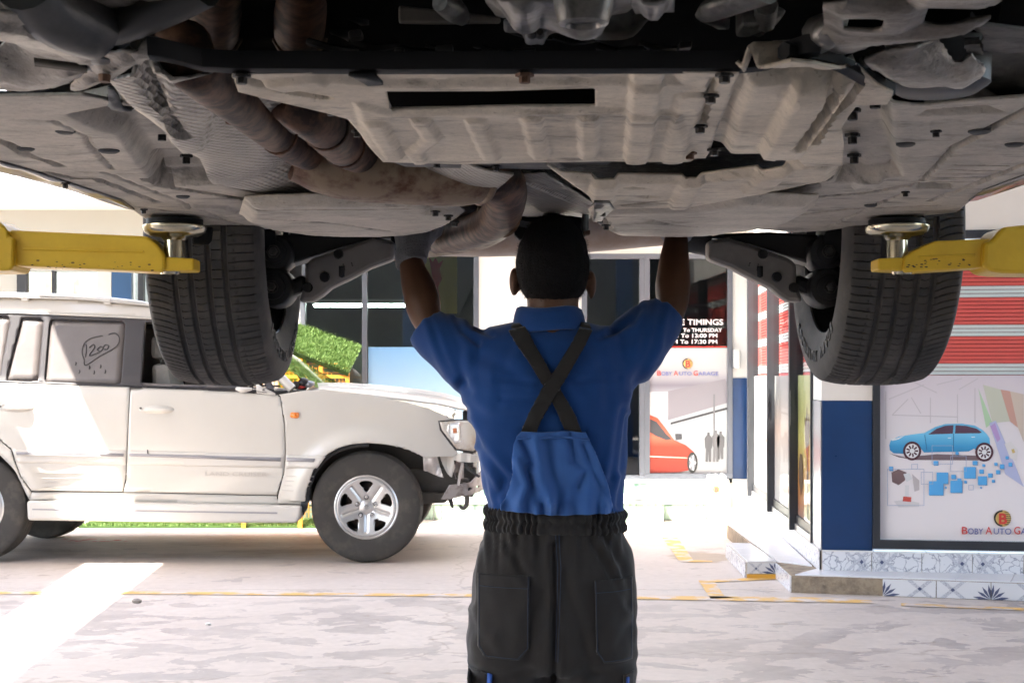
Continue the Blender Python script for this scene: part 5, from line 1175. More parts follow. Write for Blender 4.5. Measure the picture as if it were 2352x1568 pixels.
# --- right floor
stamped('floor_panel', [(1925, 296), (1960, 245), (2037, 232), (2115, 240), (2249, 226), (2352, 220), (2440, 215), (2440, 372), (2352, 404), (2259, 438), (2225, 462), (2197, 486), (2108, 495), (1992, 514), (1900, 528), (1830, 532), (1690, 520), (1690, 450), (1767, 440), (1840, 425), (1915, 410)], 1.68,
        [('poly', [(1900, 236), (2032, 225), (2042, 320), (2062, 402), (1925, 418), (1880, 330)], .055, .04), ('line', [(2192, 338), (2270, 298), (2352, 255), (2440, 212)], .013, .018), ('line', [(2118, 412), (2160, 370), (2198, 330)], .008, .012),
         ('line', [(2136, 460), (2200, 436), (2262, 412), (2352, 375)], .011, .015), ('poly', [(2140, 250), (2260, 240), (2300, 255), (2120, 262)], .04, .02),
         ('line', [(1700, 462), (1850, 452), (2000, 440), (2080, 425)], .014, .020), ('line', [(1760, 500), (1950, 478), (2150, 470)], .014, .016), ('line', [(1985, 425), (2040, 380)], -.012, .02), ('poly', [(2095, 420), (2110, 417), (2180, 419), (2190, 425), (2180, 431), (2105, 432)], .03, .008),
         ('line', [(1900, 520), (2010, 470), (2080, 440)], .008, .010)]
        + [('line', [q0, q1], .010, .006) for q0, q1 in (((2192, 377), (2312, 379)), ((2176, 389), (2298, 389.5)), ((2160, 398), (2285, 398)), ((2146, 407), (2270, 407)), ((2132, 415.5), (2250, 415)))], floorm, res=.006)
stamped('rocker_panel', [(2440, 372), (2352, 403), (2259, 437), (2225, 461), (2245, 458), (2300, 440), (2400, 405), (2470, 365), (2470, 345)], 1.676, [], carp, res=.02)
for a, b in ((1958, 307), (1958, 250), (1962, 354), (2010, 222)): bolt(a, b, 1.705, .012, .016)
plugm = M('rubber_plug', (.05, .05, .05), .7)
for a, b, r in ((250, 345, .016), (150, 300, .014), (60, 340, .013), (2250, 300, .016), (2080, 330, .014), (2330, 330, .014), (2000, 470, .013), (420, 450, .013), (1540, 440, .012), (1660, 430, .012)):
    x, y, z = UP(a, b, 1.678); lathe('drain_bung', [(.0, z - .004), (r * .7, z - .0045), (r, z - .002), (r, z + .004)], plugm, lc, 18, (x, y, 0), 'Z')
# --- rear covers
stamped('rear_cover', [(1252, 393), (1293, 412), (1372, 416), (1550, 417), (1599, 416), (1700, 404), (1770, 394), (1849, 380), (1927, 386), (1920, 415), (1840, 431), (1767, 445), (1698, 458), (1582, 480), (1480, 488), (1400, 486), (1385, 470), (1330, 448)], 1.645,
        [('line', [(1390, 412), (1378, 470)], -.016, .020), ('line', [(1782, 392), (1735, 432)], -.014, .022), ('line', [(1590, 418), (1560, 470)], -.012, .018), ('poly', [(1430, 430), (1455, 427), (1482, 430), (1455, 433)], .02, .01), ('poly', [(1462, 450), (1487, 447), (1514, 450), (1487, 453)], .02, .01), ('line', [(1420, 470), (1560, 455)], .004, .008)], shield, res=.006, rim=.02, rsoft=.02)
stamped('rear_cover', [(1352, 500), (1372, 486), (1470, 484), (1582, 482), (1700, 464), (1880, 470), (1870, 494), (1820, 516), (1760, 528), (1700, 535), (1640, 543), (1560, 546), (1400, 542), (1362, 525)], 1.637, [('line', [(1480, 500), (1600, 520), (1700, 520)], .004, .010), ('bump', [(1540, 510)], -.006, .1, .06), ('line', [(1385, 500), (1400, 530)], .012, .015)], floorm, res=.010, rim=.03, rsoft=.03)
stamped('rear_cover', [(562, 474), (640, 470), (746, 468), (960, 471), (1034, 481), (1068, 504), (1045, 518), (1005, 533), (950, 541), (880, 545), (790, 545), (697, 541), (601, 527), (550, 510)], 1.637, [('line', [(600, 500), (760, 510), (900, 530)], .003, .010), ('poly', [(975, 480), (1020, 480), (1028, 492), (980, 492)], .022, .012), ('line', [(590, 480), (940, 478)], .008, .008)], floorm, res=.009, rim=.03, rsoft=.025)
for a, b in ((1000, 484), (1030, 494), (1044, 508), (1384, 484), (1378, 500), (1392, 516)): bolt(a, b, 1.634, .009, .010)
stamped('joint_bracket', [(1365, 462), (1400, 464), (1410, 478), (1384, 500), (1362, 500)], 1.632, [('line', [(1372, 470), (1372, 500)], -.01, .01)], castg, res=.008)
# filler under the tunnel end + drive line
stamped('heat_shield', [(1170, 400), (1250, 396), (1300, 425), (1362, 465), (1355, 500), (1300, 492), (1240, 500), (1185, 492), (1160, 450)], 1.71, [('line', [(1190, 420), (1350, 480)], -.012, .03)], foil, res=.009, noise=.004)
#PXS
def px_slab(name, pts, Y, th, mat, bevel=.006, par=None): return slaby(name, pxy(pts, Y), Y, Y + th, mat, par or lc, bevel=bevel)
px_slab('final_drive', [(1195, 480), (1260, 475), (1345, 470), (1352, 520), (1335, 548), (1280, 560), (1220, 552), (1200, 530)], 3.75, .22, satin, .03)
for q in range(3): tube('drive_boot', [W(1225 + 50 * math.cos(t), 498 - q * 5 + 18 * math.sin(t), 3.45 - q * .03) for t in np.linspace(math.pi * .02, math.pi * .98, 14)], .008, satin, lc, seg=6)
px_slab('hanger', [(1185, 510), (1205, 508), (1210, 540), (1195, 552), (1180, 540)], 3.5, .04, satin)
px_slab('hanger', [(1340, 470), (1352, 470), (1353, 530), (1342, 545), (1335, 520)], 3.3, .03, castg); px_slab('strut_bracket', [(1340, 530), (1356, 528), (1356, 538), (1340, 540)], 3.3, .03, boltr, .002)
# --- engine end, near the top of the picture
stamped('gearbox_pan', [(1095, -50), (1480, -50), (1460, 5), (1440, 22), (1400, 30), (1370, 36), (1250, 32), (1165, 36), (1140, 26), (1120, 8)], 1.70, [('poly', [(1120, -60), (1400, -60), (1390, 16), (1180, 20)], -.035, .03), ('bump', [(1340, 2)], -.03, .03, .03), ('line', [(1150, 0), (1160, 20)], -.012, .01), ('line', [(1200, -40), (1200, 24)], -.014, .012)], castg, res=.006, noise=.003)
x, y, z = UP(1340, 18, 1.655)
lathe('drain_plug', [(.0, z - .012), (.012, z - .012), (.014, z - .010), (.016, z - .016), (.022, z - .014), (.026, z + .0), (.028, z + .02)], castg, lc, 28, (x, y, 0), 'Z')
stamped('sump_side', [(1300, 48), (1350, 36), (1480, 32), (1512, 55), (1500, 74), (1440, 82), (1330, 84), (1306, 70)], 1.715, [('bump', [(1400, 60)], -.02, .08, .05)], castg, res=.007, rim=.04, rsoft=.03)
px_slab('connector', [(1155, 42), (1290, 40), (1290, 56), (1262, 60), (1258, 74), (1205, 74), (1200, 58), (1158, 56)], 1.52, .04, M('grey_connector', (.15, .15, .155), .5), .004)
px_slab('connector', [(1206, 72), (1256, 72), (1250, 90), (1236, 88), (1214, 90), (1206, 84)], 1.50, .03, M('grey_connector2', (.22, .22, .23), .45), .003)
for a in (1222, 1240): lathe('pin_boss', [(.0, -.012), (.0035, -.012), (.005, .0)], boltm, lc, 10, W(a, 80, 1.50), 'Y')
px_slab('oil_line_plate', [(915, 12), (1010, 22), (1150, 38), (1150, 52), (1000, 54), (915, 52)], 1.75, .01, M('oiled_plate', (.13, .12, .11), .4, .3, var=.3, vs=9), .003)
tube('oil_line', [UP(1010, 6, 1.74), UP(1040, 22, 1.74), UP(1060, 40, 1.75)], [.010, .014, .010], castg, lc, seg=10, sm=3)
for i, (a, b, r) in enumerate(((800, 60, .02), (830, 30, .016), (860, 90, .018), (980, 92, .01), (1100, 95, .012), (1650, 30, .02))): tube('hose', [UP(a - 60, b - 20, 1.86), UP(a, b, 1.84), UP(a + 30, b + 25, 1.88)], r, satin, lc, seg=8, sm=4)
stamped('mount_bracket', [(1452, -20), (1552, -20), (1548, 24), (1460, 28), (1450, 10)], 1.69, [('poly', [(1470, -30), (1530, -30), (1520, 20), (1480, 20)], -.02, .015)], castg, res=.006)
# bright bracket on the right
tube('torque_bracket', [UP(1622, 36, 1.70), UP(1650, 18, 1.70), UP(1700, 2, 1.70), UP(1760, -14, 1.70)], [.012, .018, .018, .016], castg, lc, seg=12, sm=4, flat=.6)
px_slab('mount_foot', [(1705, 2), (1740, -6), (1810, 22), (1800, 34), (1735, 62), (1705, 62)], 1.52, .05, castg, .01); px_slab('mount_rubber', [(1735, 20), (1780, 20), (1775, 64), (1740, 66)], 1.56, .05, satin, .008)
tube('bolt_spindle', [UP(1760, 10, 1.71), UP(1758, 50, 1.71)], .012, castg, lc, seg=8)
# --- left front subframe and arms
stamped('subframe_plate', [(-60, 30), (0, 42), (70, 48), (128, 58), (188, 78), (212, 109), (240, 142), (229, 149), (201, 153), (140, 145), (79, 136), (0, 96), (-60, 92)], 1.665, [('line', [(-40, 60), (60, 75), (150, 98), (220, 130)], -.010, .025), ('poly', [(60, 58), (180, 75), (195, 84), (80, 72)], .03, .012)], cast, res=.007, rim=.012, noise=.003)
stamped('control_arm', [(-60, 200), (-40, 170), (10, 168), (30, 150), (70, 142), (82, 150), (200, 166), (198, 174), (183, 188), (158, 206), (75, 214), (35, 212), (-60, 205)], 1.660, [('bump', [(20, 160)], .05, .04, .05), ('line', [(60, 190), (180, 180)], -.006, .02)], cast, res=.007, rim=.014, noise=.003)
stamped('subframe_bracket', [(201, 153), (230, 147), (245, 133), (284, 130), (333, 131), (372, 133), (350, 143), (308, 152), (273, 174), (256, 184), (234, 190), (188, 212), (164, 214), (162, 203), (200, 171)], 1.660, [('poly', [(320, 120), (372, 118), (372, 134), (330, 132)], .03, .01), ('poly', [(280, 134), (292, 133), (306, 136), (292, 139)], .02, .006), ('line', [(170, 208), (250, 178), (300, 145)], -.006, .012)], cast, res=.006, rim=.01, noise=.002)
lathe('grommet', [(.0, -.008), (.006, -.008), (.007, .0)], boltr, lc, 8, UP(240, 172, 1.655), 'Z')
slotm = MB(); 
stamped('arm_slot', [(78, 137), (201, 153), (200, 164), (80, 149)], 1.663, [], M('slot_dark', (.05, .04, .03), .9), res=.02)  # dark brown strip filling the slot between plate and arm
tube('track_rod', [UP(60, -40, 1.70), UP(95, 5, 1.69), UP(150, 38, 1.685), UP(225, 72, 1.68)], [.030, .032, .034, .030], M('strut_grey', (.07, .068, .065), .4, .3, col2=(.018, .018, .018), vs=6), lc, seg=16, sm=4)
lathe('ball_joint', [(.0, -.030), (.018, -.028), (.030, -.014), (.034, .006), (.030, .03), (.02, .045)], M('ball_boot', (.035, .034, .033), .4, .2, var=.3, vs=9), lc, 24, UP(228, 82, 1.69), 'Z')
tube('anti_roll_bar', [UP(262, 70, 1.685), UP(320, 42, 1.69), UP(400, 6, 1.70), UP(470, -30, 1.71)], [.016, .019, .020, .020], M('bar_black', (.02, .019, .017), .5, .2), lc, seg=12, sm=3)
stamped('arm_plate', [(185, -30), (400, -30), (392, 8), (330, 18), (240, 46), (228, 50), (214, 32)], 1.70, [('poly', [(305, 3), (325, -1), (345, 4), (325, 9)], .03, .008), ('poly', [(240, 20), (310, 14), (312, 22), (250, 34)], .03, .015)], cast, res=.007, noise=.003)
stamped('upper_arm', [(-80, -30), (110, -30), (130, 20), (140, 60), (110, 56), (60, 36), (-80, 20)], 1.72, [('line', [(-40, 10), (100, 40)], -.012, .02)], cast, res=.008, noise=.004)
stamped('arch_liner', [(-80, 205), (0, 212), (80, 216), (140, 214), (142, 240), (110, 246), (68, 262), (0, 254), (-80, 250)], 1.70, [('line', [(75, 215), (70, 245)], -.012, .02), ('line', [(120, 215), (138, 240)], -.01, .015)], floord, res=.01, noise=.004)
stamped('liner_lump', [(246, 196), (262, 204), (280, 225), (300, 232), (306, 246), (290, 252), (262, 243), (250, 225)], 1.672, [('bump', [(280, 230)], -.02, .03, .03)], M('lump_black', (.05, .05, .052), .55, col2=(.14, .14, .14), vs=40, lo=.5, hi=.7), res=.008, noise=.006)
# --- right front subframe
stamped('subframe_plate', [(1890, 28), (1950, 18), (2075, 17), (2095, -20), (2330, -20), (2300, 14), (2285, 26), (2240, 28), (2132, 26), (2116, 63), (2190, 62), (2276, 56), (2250, 74), (2180, 82), (2060, 99), (2010, 110), (1985, 126), (1930, 133), (1900, 131), (1870, 117), (1895, 72)], 1.665, [('poly', [(1955, 10), (2080, 12), (2080, 20), (1955, 22)], .02, .008), ('line', [(1900, 100), (2060, 80), (2180, 70)], -.006, .02), ('bump', [(2040, 60)], -.008, .06, .04)], cast, res=.0065, holes=[[(1935, 38), (2032, 36), (2026, 58), (1938, 60)]], rim=.012, noise=.003)
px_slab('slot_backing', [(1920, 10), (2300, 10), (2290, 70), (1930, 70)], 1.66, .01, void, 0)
tube('link_rod', [UP(1925, 30, 1.69), UP(1905, 70, 1.675), UP(1885, 78, 1.68)], [.012, .016, .02], castg, lc, seg=10, sm=3)
lathe('bushing', [(.0, -.05), (.045, -.05), (.06, -.04), (.062, .03), (.05, .06)], M('bush_black', (.035, .035, .036), .5, var=.3, vs=8), lc, 28, UP(2155, 118, 1.72), 'Z')
stamped('lower_arm', [(1985, 152), (2040, 142), (2105, 135), (2150, 150), (2200, 168), (2232, 160), (2262, 174), (2246, 196), (2200, 202), (2100, 207), (2050, 204), (2030, 190)], 1.655, [('line', [(2010, 160), (2120, 165), (2230, 185)], -.008, .025), ('bump', [(2170, 150)], .03, .05, .03)], cast, res=.007, rim=.016, noise=.003)
px_slab('arm_clip', [(1978, 128), (2060, 118), (2110, 136), (1990, 150)], 1.68, .02, satin, .003)
tube('black_seal', [UP(1800, 118, 1.66), UP(1915, 140, 1.66), UP(1985, 178, 1.66), UP(2040, 206, 1.66)], .010, satin, lc, seg=6, sm=3)
stamped('arch_liner', [(2230, 30), (2300, 40), (2460, 60), (2460, 215), (2300, 240), (2249, 246), (2115, 254), (2108, 212), (2200, 206), (2250, 198), (2275, 176), (2240, 120), (2260, 85)], 1.71, [('line', [(2280, 40), (2440, 90)], -.016, .03), ('line', [(2270, 180), (2350, 215), (2440, 200)], -.012, .03), ('bump', [(2350, 150)], .03, .08, .06), ('line', [(2130, 230), (2250, 235)], .02, .02)], dirtm('liner_grey', (.19, .175, .155), (.06, .058, .055), .6, .0, 6, (1, 2, 1), bump=.3), res=.009, noise=.005)
for k in range(3): tube('spring_clip', [UP(2215 + 5 * k, 100 + k * 8, 1.68), UP(2250 + 4 * k, 98 + k * 8, 1.68)], .006, castg, lc, seg=6)
stamped('liner_pocket', [(2040, 216), (2095, 212), (2180, 212), (2190, 238), (2150, 244), (2110, 250), (2055, 240)], 1.705, [('poly', [(2080, 216), (2120, 216), (2120, 236), (2080, 236)], -.02, .015), ('line', [(2140, 214), (2145, 242)], .02, .01)], floord, res=.008, noise=.004)
# --- brake and fuel lines, clips
for a, b in ((1140, 380), (1004, 372), (760, 250), (820, 300), (1720, 470), (1600, 500), (860, 520), (640, 500), (2150, 300), (2080, 440), (150, 420), (330, 480)): bolt(a, b, 1.668, .008, .009)
for k in range(9):
    a = 760 + k * 95 + random.uniform(-20, 20); b = random.uniform(86, 128); tube('cable', [UP(a - 50, b - 14, 1.80), UP(a, b, 1.79), UP(a + 60, b + random.uniform(-10, 10), 1.80)], random.uniform(.003, .008), satin, lc, seg=6, sm=3)
for a, b, w__ in ((800, 70, 30), (905, 110, 22), (1000, 105, 40), (1180, 112, 50), (1420, 108, 60), (1560, 96, 30)): px_slab('bracket', [(a, b), (a + w__, b - 3), (a + w__, b + 12), (a, b + 16)], 1.9, .03, M('bracket_dark', (.045, .044, .043), .4, .4), .002)
# --- rear wheels, brakes and arms
def scorp(t_, th):
    d = np.zeros_like(th); P_ = 2 * np.pi / 132
    for g in (-.50, -.18, .18, .50):
        if abs(t_ - g) < .045: return np.full_like(th, .0075)
    if t_ < -.55:      # outer shoulder: wide lateral cuts
        ph = ((th + .02 * math.sin(t_ * 5)) / P_) % 1; d[ph < .15] = .0045
    elif t_ > .55:     # inner shoulder
        ph = (th / (P_ * 1.15) + .15 * (t_ - .55)) % 1; d[ph < .15] = .0045 if t_ > .62 else .002
        if .66 < t_ < .70: ph2 = (th / (P_ * 1.15) + .5) % 1; d[ph2 < .55] = .0025
    elif -.18 < t_ < .18 or t_ < -.18:
        w_ = (t_ + .18) if t_ > -.18 else (t_ + .5)
        ph = (th / (P_ * 1.1) + 1.6 * abs(w_ - .16)) % 1; d[ph < .11] = .0028
    else:
        ph = (th / (P_ * 1.25) + .2) % 1; d[ph < .10] = .0035
    return d
def lift_wheel(xin, xout, Yc, zc, detail=True):
    c = (xin + xout) / 2; wd = abs(xout - xin); mir = 1 if xout < xin else -1
    w_ = empty('wheel', (c, Yc, zc)); put(w_, lc)
    if detail: tyre('tyre', .375, wd, .255, 1188, scorp, rubber, w_, (c, Yc, zc), axis='X', mirror=mir, nt=64)
    else: tyre('tyre', .375, wd, .255, 90, lambda t_, th: th * 0, rubber, w_, (c, Yc, zc), axis='X', mirror=mir, nt=8)
    s_ = 1 if xout > xin else -1; h = wd / 2
    # barrel seen from inside, lip, spokes at the outer face
    lathe('rim', [(.252, -s_ * h * .86), (.262, -s_ * h * .88), (.264, -s_ * h * .82), (.246, -s_ * h * .74), (.236, -s_ * h * .5), (.225, s_ * h * .5), (.235, s_ * h * .85), (.24, s_ * h * .85)], M('rim_inner', (.035, .035, .036), .5, .2, var=.2, vs=8), w_, 72, (c, Yc, zc), 'X')
    lathe('rim_lip', [(.244, -s_ * h * .80), (.250, -s_ * h * .87), (.259, -s_ * h * .90), (.266, -s_ * h * .86), (.262, -s_ * h * .8)], M('lip_alloy', (.5, .5, .5), .3, .8), w_, 72, (c, Yc, zc), 'X')
    lathe('wheel_face', [(.0, s_ * h * .6), (.225, s_ * h * .55), (.225, s_ * h * .62), (.0, s_ * h * .7)], satin, w_, 40, (c, Yc, zc), 'X')
    lathe('brake_disc', [(.05, -s_ * h * .2), (.165, -s_ * h * .2), (.165, -s_ * h * .05), (.05, -s_ * h * .05)], M('rusty_disc', (.10, .075, .06), .5, .6), w_, 48, (c, Yc, zc), 'X')
    lathe('hub_carrier', [(.0, -s_ * h * .95), (.06, -s_ * h * .9), (.085, -s_ * h * .4), (.09, -s_ * h * .2)], satin, w_, 24, (c, Yc, zc), 'X')
    return w_
WL = lift_wheel(-.572, -.846, 3.655, 1.690); WR = lift_wheel(.762, 1.038, 3.655, 1.690)
lift_wheel(-.60, -.86, .72, 1.70, False); lift_wheel(.78, 1.04, .72, 1.70, False)
# raised lettering on the inner sidewalls
ltm = M('tyre_letter', (.10, .10, .10), .7)
def arc_text(body, wobj, xw, s_, R0, a0, da, size):
    for i, ch in enumerate(body):
        if ch == ' ': continue
        me = textmesh(ch, size, .0, .0012, 'CENTER'); me.materials.clear(); me.materials.append(ltm)
        o = bpy.data.objects.new('tyre_letter', me); COL.objects.link(o)
        a = a0 + s_ * da * i
        up_ = Vector((0, math.cos(a), math.sin(a))); nrm = Vector((s_, 0, 0)); rt = up_.cross(nrm)
        o.matrix_basis = Matrix.Translation(Vector((xw, 3.655, 1.690)) + up_ * R0) @ Matrix((rt, up_, nrm)).transposed().to_4x4(); put(o, wobj)
arc_text('SCORPION VERDE', WL, -.572 + .0008, 1, .288, math.radians(232), math.radians(6.2), .040)
arc_text('SCORPION VERDE', WR, .762 - .0008, -1, .288, math.radians(312), math.radians(6.2), .040)
def mir(pts, k): return [(2530 - a, b) for a, b in pts] if k else pts
arm_d = M('arm_black', (.022, .021, .021), .5, var=.3, vs=8); arm_l = M('arm_pressed', (.34, .315, .29), .55, .1, col2=(.28, .26, .24), vs=9, bump=.1, bs=80)
for k in (0, 1):
    m_ = lambda q: mir(q, k)
    sub = empty('suspension', (0, 3.65, 1.6)); put(sub, lc)
    px_slab('upper_link', m_([(596, 560), (640, 540), (762, 532), (870, 536), (905, 545), (830, 556), (719, 590), (650, 612), (610, 612)]), 3.66, .09, arm_d, .012, sub)
    px_slab('lower_link', m_([(700, 606), (719, 592), (805, 562), (856, 545), (905, 552), (905, 596), (850, 616), (802, 642), (760, 662), (742, 678), (720, 692), (684, 694), (700, 648)]), 3.62, .05, arm_l, .010, sub)
    px_slab('lower_link', m_([(606, 694), (642, 690), (687, 674), (708, 657), (700, 628), (650, 648), (606, 660)]), 3.64, .06, arm_d, .012, sub)
    for (a, b, r) in ((632, 580, .045), (628, 660, .050)):
        p = W(m_([(a, b)])[0][0], b, 3.62)
        lathe('bushing', [(.0, -.03), (.014, -.03), (.016, -.02), (r * .6, -.018), (r * .65, -.01), (r * .9, -.008), (r, .0), (r, .09)], arm_d, sub, 26, p, 'Y')
        lathe('bolt', [(.0, -.042), (.010, -.042), (.012, -.03), (.018, -.03)], castg, sub, 6, p, 'Y', smooth=False)
    q = m_([(640, 600), (622, 665)]); tube('damper', [W(q[0][0], q[0][1], 3.72), W(q[1][0], q[1][1], 3.70)], .022, arm_l, sub, seg=14)
    for (a, b) in ((777, 583), (745, 636), (706, 660)):
        p = W(m_([(a, b)])[0][0], b, 3.616); lathe('hole_plug', [(.0, -.006), (.011, -.006), (.013, .004)], boltm, sub, 12, p, 'Y')
    p = W(m_([(786, 628)])[0][0], 630, 3.63); tube('bolt', [(p[0], p[1], p[2] + .02), (p[0], p[1], p[2] - .006), (p[0], p[1], p[2] - .012)], [.013, .013, .008], boltm, sub, seg=8)
    mk = MB()
    for i in range(4): a = 787 + i * .8; q = m_([(a, 606 + i * 4), (a + 3, 606 + i * 4), (a + 3, 608.4 + i * 4), (a, 608.4 + i * 4)]); mk.poly([W(u, v, 3.6165) for u, v in q])
    for i in range(3): a = 806 + i * 1; q = m_([(a, 603 + i * 3), (a + 3, 603 + i * 3), (a + 3, 605 + i * 3), (a, 605 + i * 3)]); mk.poly([W(u, v, 3.6165) for u, v in q])
    tag(mk.build('stamped_code', boltm, sub), kind='stuff')
    q = m_([(900, 552), (940, 545), (985, 540)]); tube('cross_tube', [W(a, b, 3.7) for a, b in q], .04, arm_d, sub, seg=14)
    # dark lining of the wheel arch
    q = m_([(315, 480), (700, 540)]); 
    x0, x1 = sorted((W(q[0][0], 0, 3.2)[0], W(q[1][0], 0, 3.6)[0]))
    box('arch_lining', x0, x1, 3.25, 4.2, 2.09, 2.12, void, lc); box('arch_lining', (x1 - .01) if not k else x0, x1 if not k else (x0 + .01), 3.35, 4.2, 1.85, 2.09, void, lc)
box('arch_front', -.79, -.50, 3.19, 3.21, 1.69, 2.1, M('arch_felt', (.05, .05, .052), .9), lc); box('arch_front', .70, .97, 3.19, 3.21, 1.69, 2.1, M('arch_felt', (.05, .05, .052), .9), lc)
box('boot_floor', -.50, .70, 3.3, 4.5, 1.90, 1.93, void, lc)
px_slab('mud_flap', [(440, 520), (488, 520), (486, 552), (478, 562), (440, 562)], 3.22, .01, satin, .004)

# ================================================================== two-post lift: yellow arms, bright pads, blue columns
yel = M('yellow_arm_paint', (.84, .54, .034), .40, col2=(.70, .42, .024), vs=9, lo=.35, hi=.75, bump=.05, bs=60)
rust = M('chipped_paint', (.13, .07, .03), .8); zinc = M('yellow_zinc', (.62, .55, .40), .22, .95, col2=(.36, .34, .24), vs=22, lo=.4, hi=.7); blc_ = M('lift_blue', (.02, .075, .22), .45, var=.1, vs=2)
def lift_side(sgn, lab):
    YA = 3.11; sc = F / YA
    def A(px, py, dy=0): return W(px, py, YA + dy)
    if sgn < 0: Q = lambda q: q
    e = empty('lift_post', W(-300 if sgn < 0 else 2650, 871, 2.9)[:2] + (0,), lab, 'vehicle lift', 'posts of the two-post lift')
    if sgn < 0:
        padx = 400; arm = [(30, 531), (345, 545), (372, 568), (386, 590), (386, 622), (376, 627), (34, 612)]; tip = [(383, 592), (450, 595), (450, 623), (383, 624)]
        sleeve = [(-420, 492), (-30, 508), (12, 512), (24, 522), (34, 536), (36, 548), (48, 550), (47, 614), (40, 625), (-420, 628)]
    else:
        padx = 2062; arm = [(2318, 548), (2140, 556), (2090, 578), (2070, 592), (2066, 622), (2072, 628), (2318, 612)]; tip = [(2011, 595), (2070, 593), (2070, 624), (2011, 622)]
        sleeve = [(2780, 500), (2330, 522), (2288, 526), (2278, 536), (2262, 556), (2245, 560), (2243, 612), (2258, 627), (2290, 631), (2780, 640)]
    def polyprism(name, pts, y0, y1, mat, bevel):
        z_ = [(W(a, b, YA)[0], W(a, b, YA)[2]) for a, b in pts]; return slaby(name, z_, y0, y1, mat, e, bevel=bevel)
    a_ = polyprism('arm', arm, YA - .028, YA + .05, yel, .006); polyprism('arm_tip', tip, YA - .022, YA + .045, yel, .004); polyprism('arm_sleeve', sleeve, YA - .045, YA + .07, yel, .010)
    # weld line and scratches
    mid = [(52, 572), (330, 578)] if sgn < 0 else [(2240, 585), (2110, 590)]
    tube('weld_seam', [W(a, b, YA - .029) for a, b in mid], .0025, yel, e, seg=6)
    random.seed(5 + sgn); n_ = 26; chips = MB()
    for i in range(n_):
        u = random.random(); px = (60 + u * 300) if sgn < 0 else (2085 + u * 160); py = random.choice([598, 604, 608, 611, 613]) + (u * 8 if sgn < 0 else -u * 4) + random.uniform(-3, 3)
        r = random.uniform(.6, 2.6); chips.poly([W(px + r * 1.8 * math.cos(t), py + r * .8 * math.sin(t), YA - .0292) for t in np.linspace(0, 2 * math.pi, 7)[:-1]])
    tag(chips.build('paint_chips', rust, e), kind='stuff')
    px = padx
    pc = W(px, 600, YA); zt = W(px, 517, YA)[2]
    pr = [(.0, W(px, 600, YA)[2]), (.0225, W(px, 600, YA)[2]), (.0225, W(px, 552, YA)[2]), (.026, W(px, 548, YA)[2]), (.030, W(px, 544, YA)[2]), (.052, W(px, 541, YA)[2]), (.064, W(px, 534, YA)[2]), (.068, W(px, 524, YA)[2]), (.068, W(px, 519, YA)[2]), (.060, zt), (.0, zt)]
    lathe('lift_pad', pr, zinc, e, 36, (pc[0], YA + .005, 0), 'Z')
    lathe('pad_rubber', [(.0, zt + .001), (.06, zt + .001), (.06, zt + .012), (.0, zt + .012)], satin, e, 30, (pc[0], YA + .005, 0), 'Z')
    lathe('pad_nut', [(.0, W(px, 630, YA)[2]), (.02, W(px, 630, YA)[2]), (.022, W(px, 624, YA)[2]), (.0, W(px, 623, YA)[2])], zinc, e, 20, (pc[0] - .01 * sgn * -1, YA + .005, 0), 'Z')
    # column and carriage, out of the picture
    cx = -1.75 if sgn < 0 else 1.95
    box('column', cx - .14, cx + .14, 2.95, 3.25, 0, 3.6, blc_, e, bevel=.01); box('base_plate', cx - .3, cx + .3, 2.75, 3.45, 0.004, .03, blc_, e); box('carriage', cx - .17, cx + .17, 2.90, 3.30, 1.35, 1.85, yel, e, bevel=.01)
    box('arm_hinge', min(cx + (-sgn) * .16, cx + (-sgn) * .42), max(cx + (-sgn) * .16, cx + (-sgn) * .42), 3.02, 3.20, 1.54, 1.68, yel, e, bevel=.01)
    return e
lift_side(-1, 'yellow lift arm with round steel pad under the left tyre'); lift_side(1, 'yellow lift arm with round steel pad under the right tyre')
# ================================================================== the mechanic, seen from behind
from mathutils.bvhtree import BVHTree
from mathutils import noise as mnoise
YPn = 3.30
def pp_(px, py, Y=YPn): return Vector(W(px, py, Y))
def ellips(c, r, nu=28, nv=16):
    V, Fc = [], []
    for i in range(1, nv):
        a = math.pi * i / nv
        for k in range(nu):
            b = 2 * math.pi * k / nu; V.append((c[0] + r[0] * math.sin(a) * math.cos(b), c[1] + r[1] * math.sin(a) * math.sin(b), c[2] + r[2] * math.cos(a)))
    for i in range(nv - 2):
        for k in range(nu): Fc.append((i * nu + k, (i + 1) * nu + k, (i + 1) * nu + (k + 1) % nu, i * nu + (k + 1) % nu))
    t = len(V); V += [(c[0], c[1], c[2] + r[2]), (c[0], c[1], c[2] - r[2])]
    for k in range(nu): Fc.append((t, k, (k + 1) % nu)); Fc.append((t + 1, (nv - 2) * nu + (k + 1) % nu, (nv - 2) * nu + k))
    return V, Fc
def loft(rings, seg=40, p=2.3):
    """rings: (centre, half width x, half depth y); superellipse sections in horizontal planes"""
    V, Fc = [], []
    for c, rx, ry in rings:
        for k in range(seg):
            a = 2 * math.pi * k / seg; ca, sa = math.cos(a), math.sin(a)
            V.append((c[0] + rx * math.copysign(abs(ca) ** (2 / p), ca), c[1] + ry * math.copysign(abs(sa) ** (2 / p), sa), c[2]))
    n = len(rings)
    for i in range(n - 1):
        for k in range(seg): Fc.append((i * seg + k, i * seg + (k + 1) % seg, (i + 1) * seg + (k + 1) % seg, (i + 1) * seg + k))
    Fc += [tuple(range(seg))[::-1], tuple(range((n - 1) * seg, n * seg))]
    return V, Fc
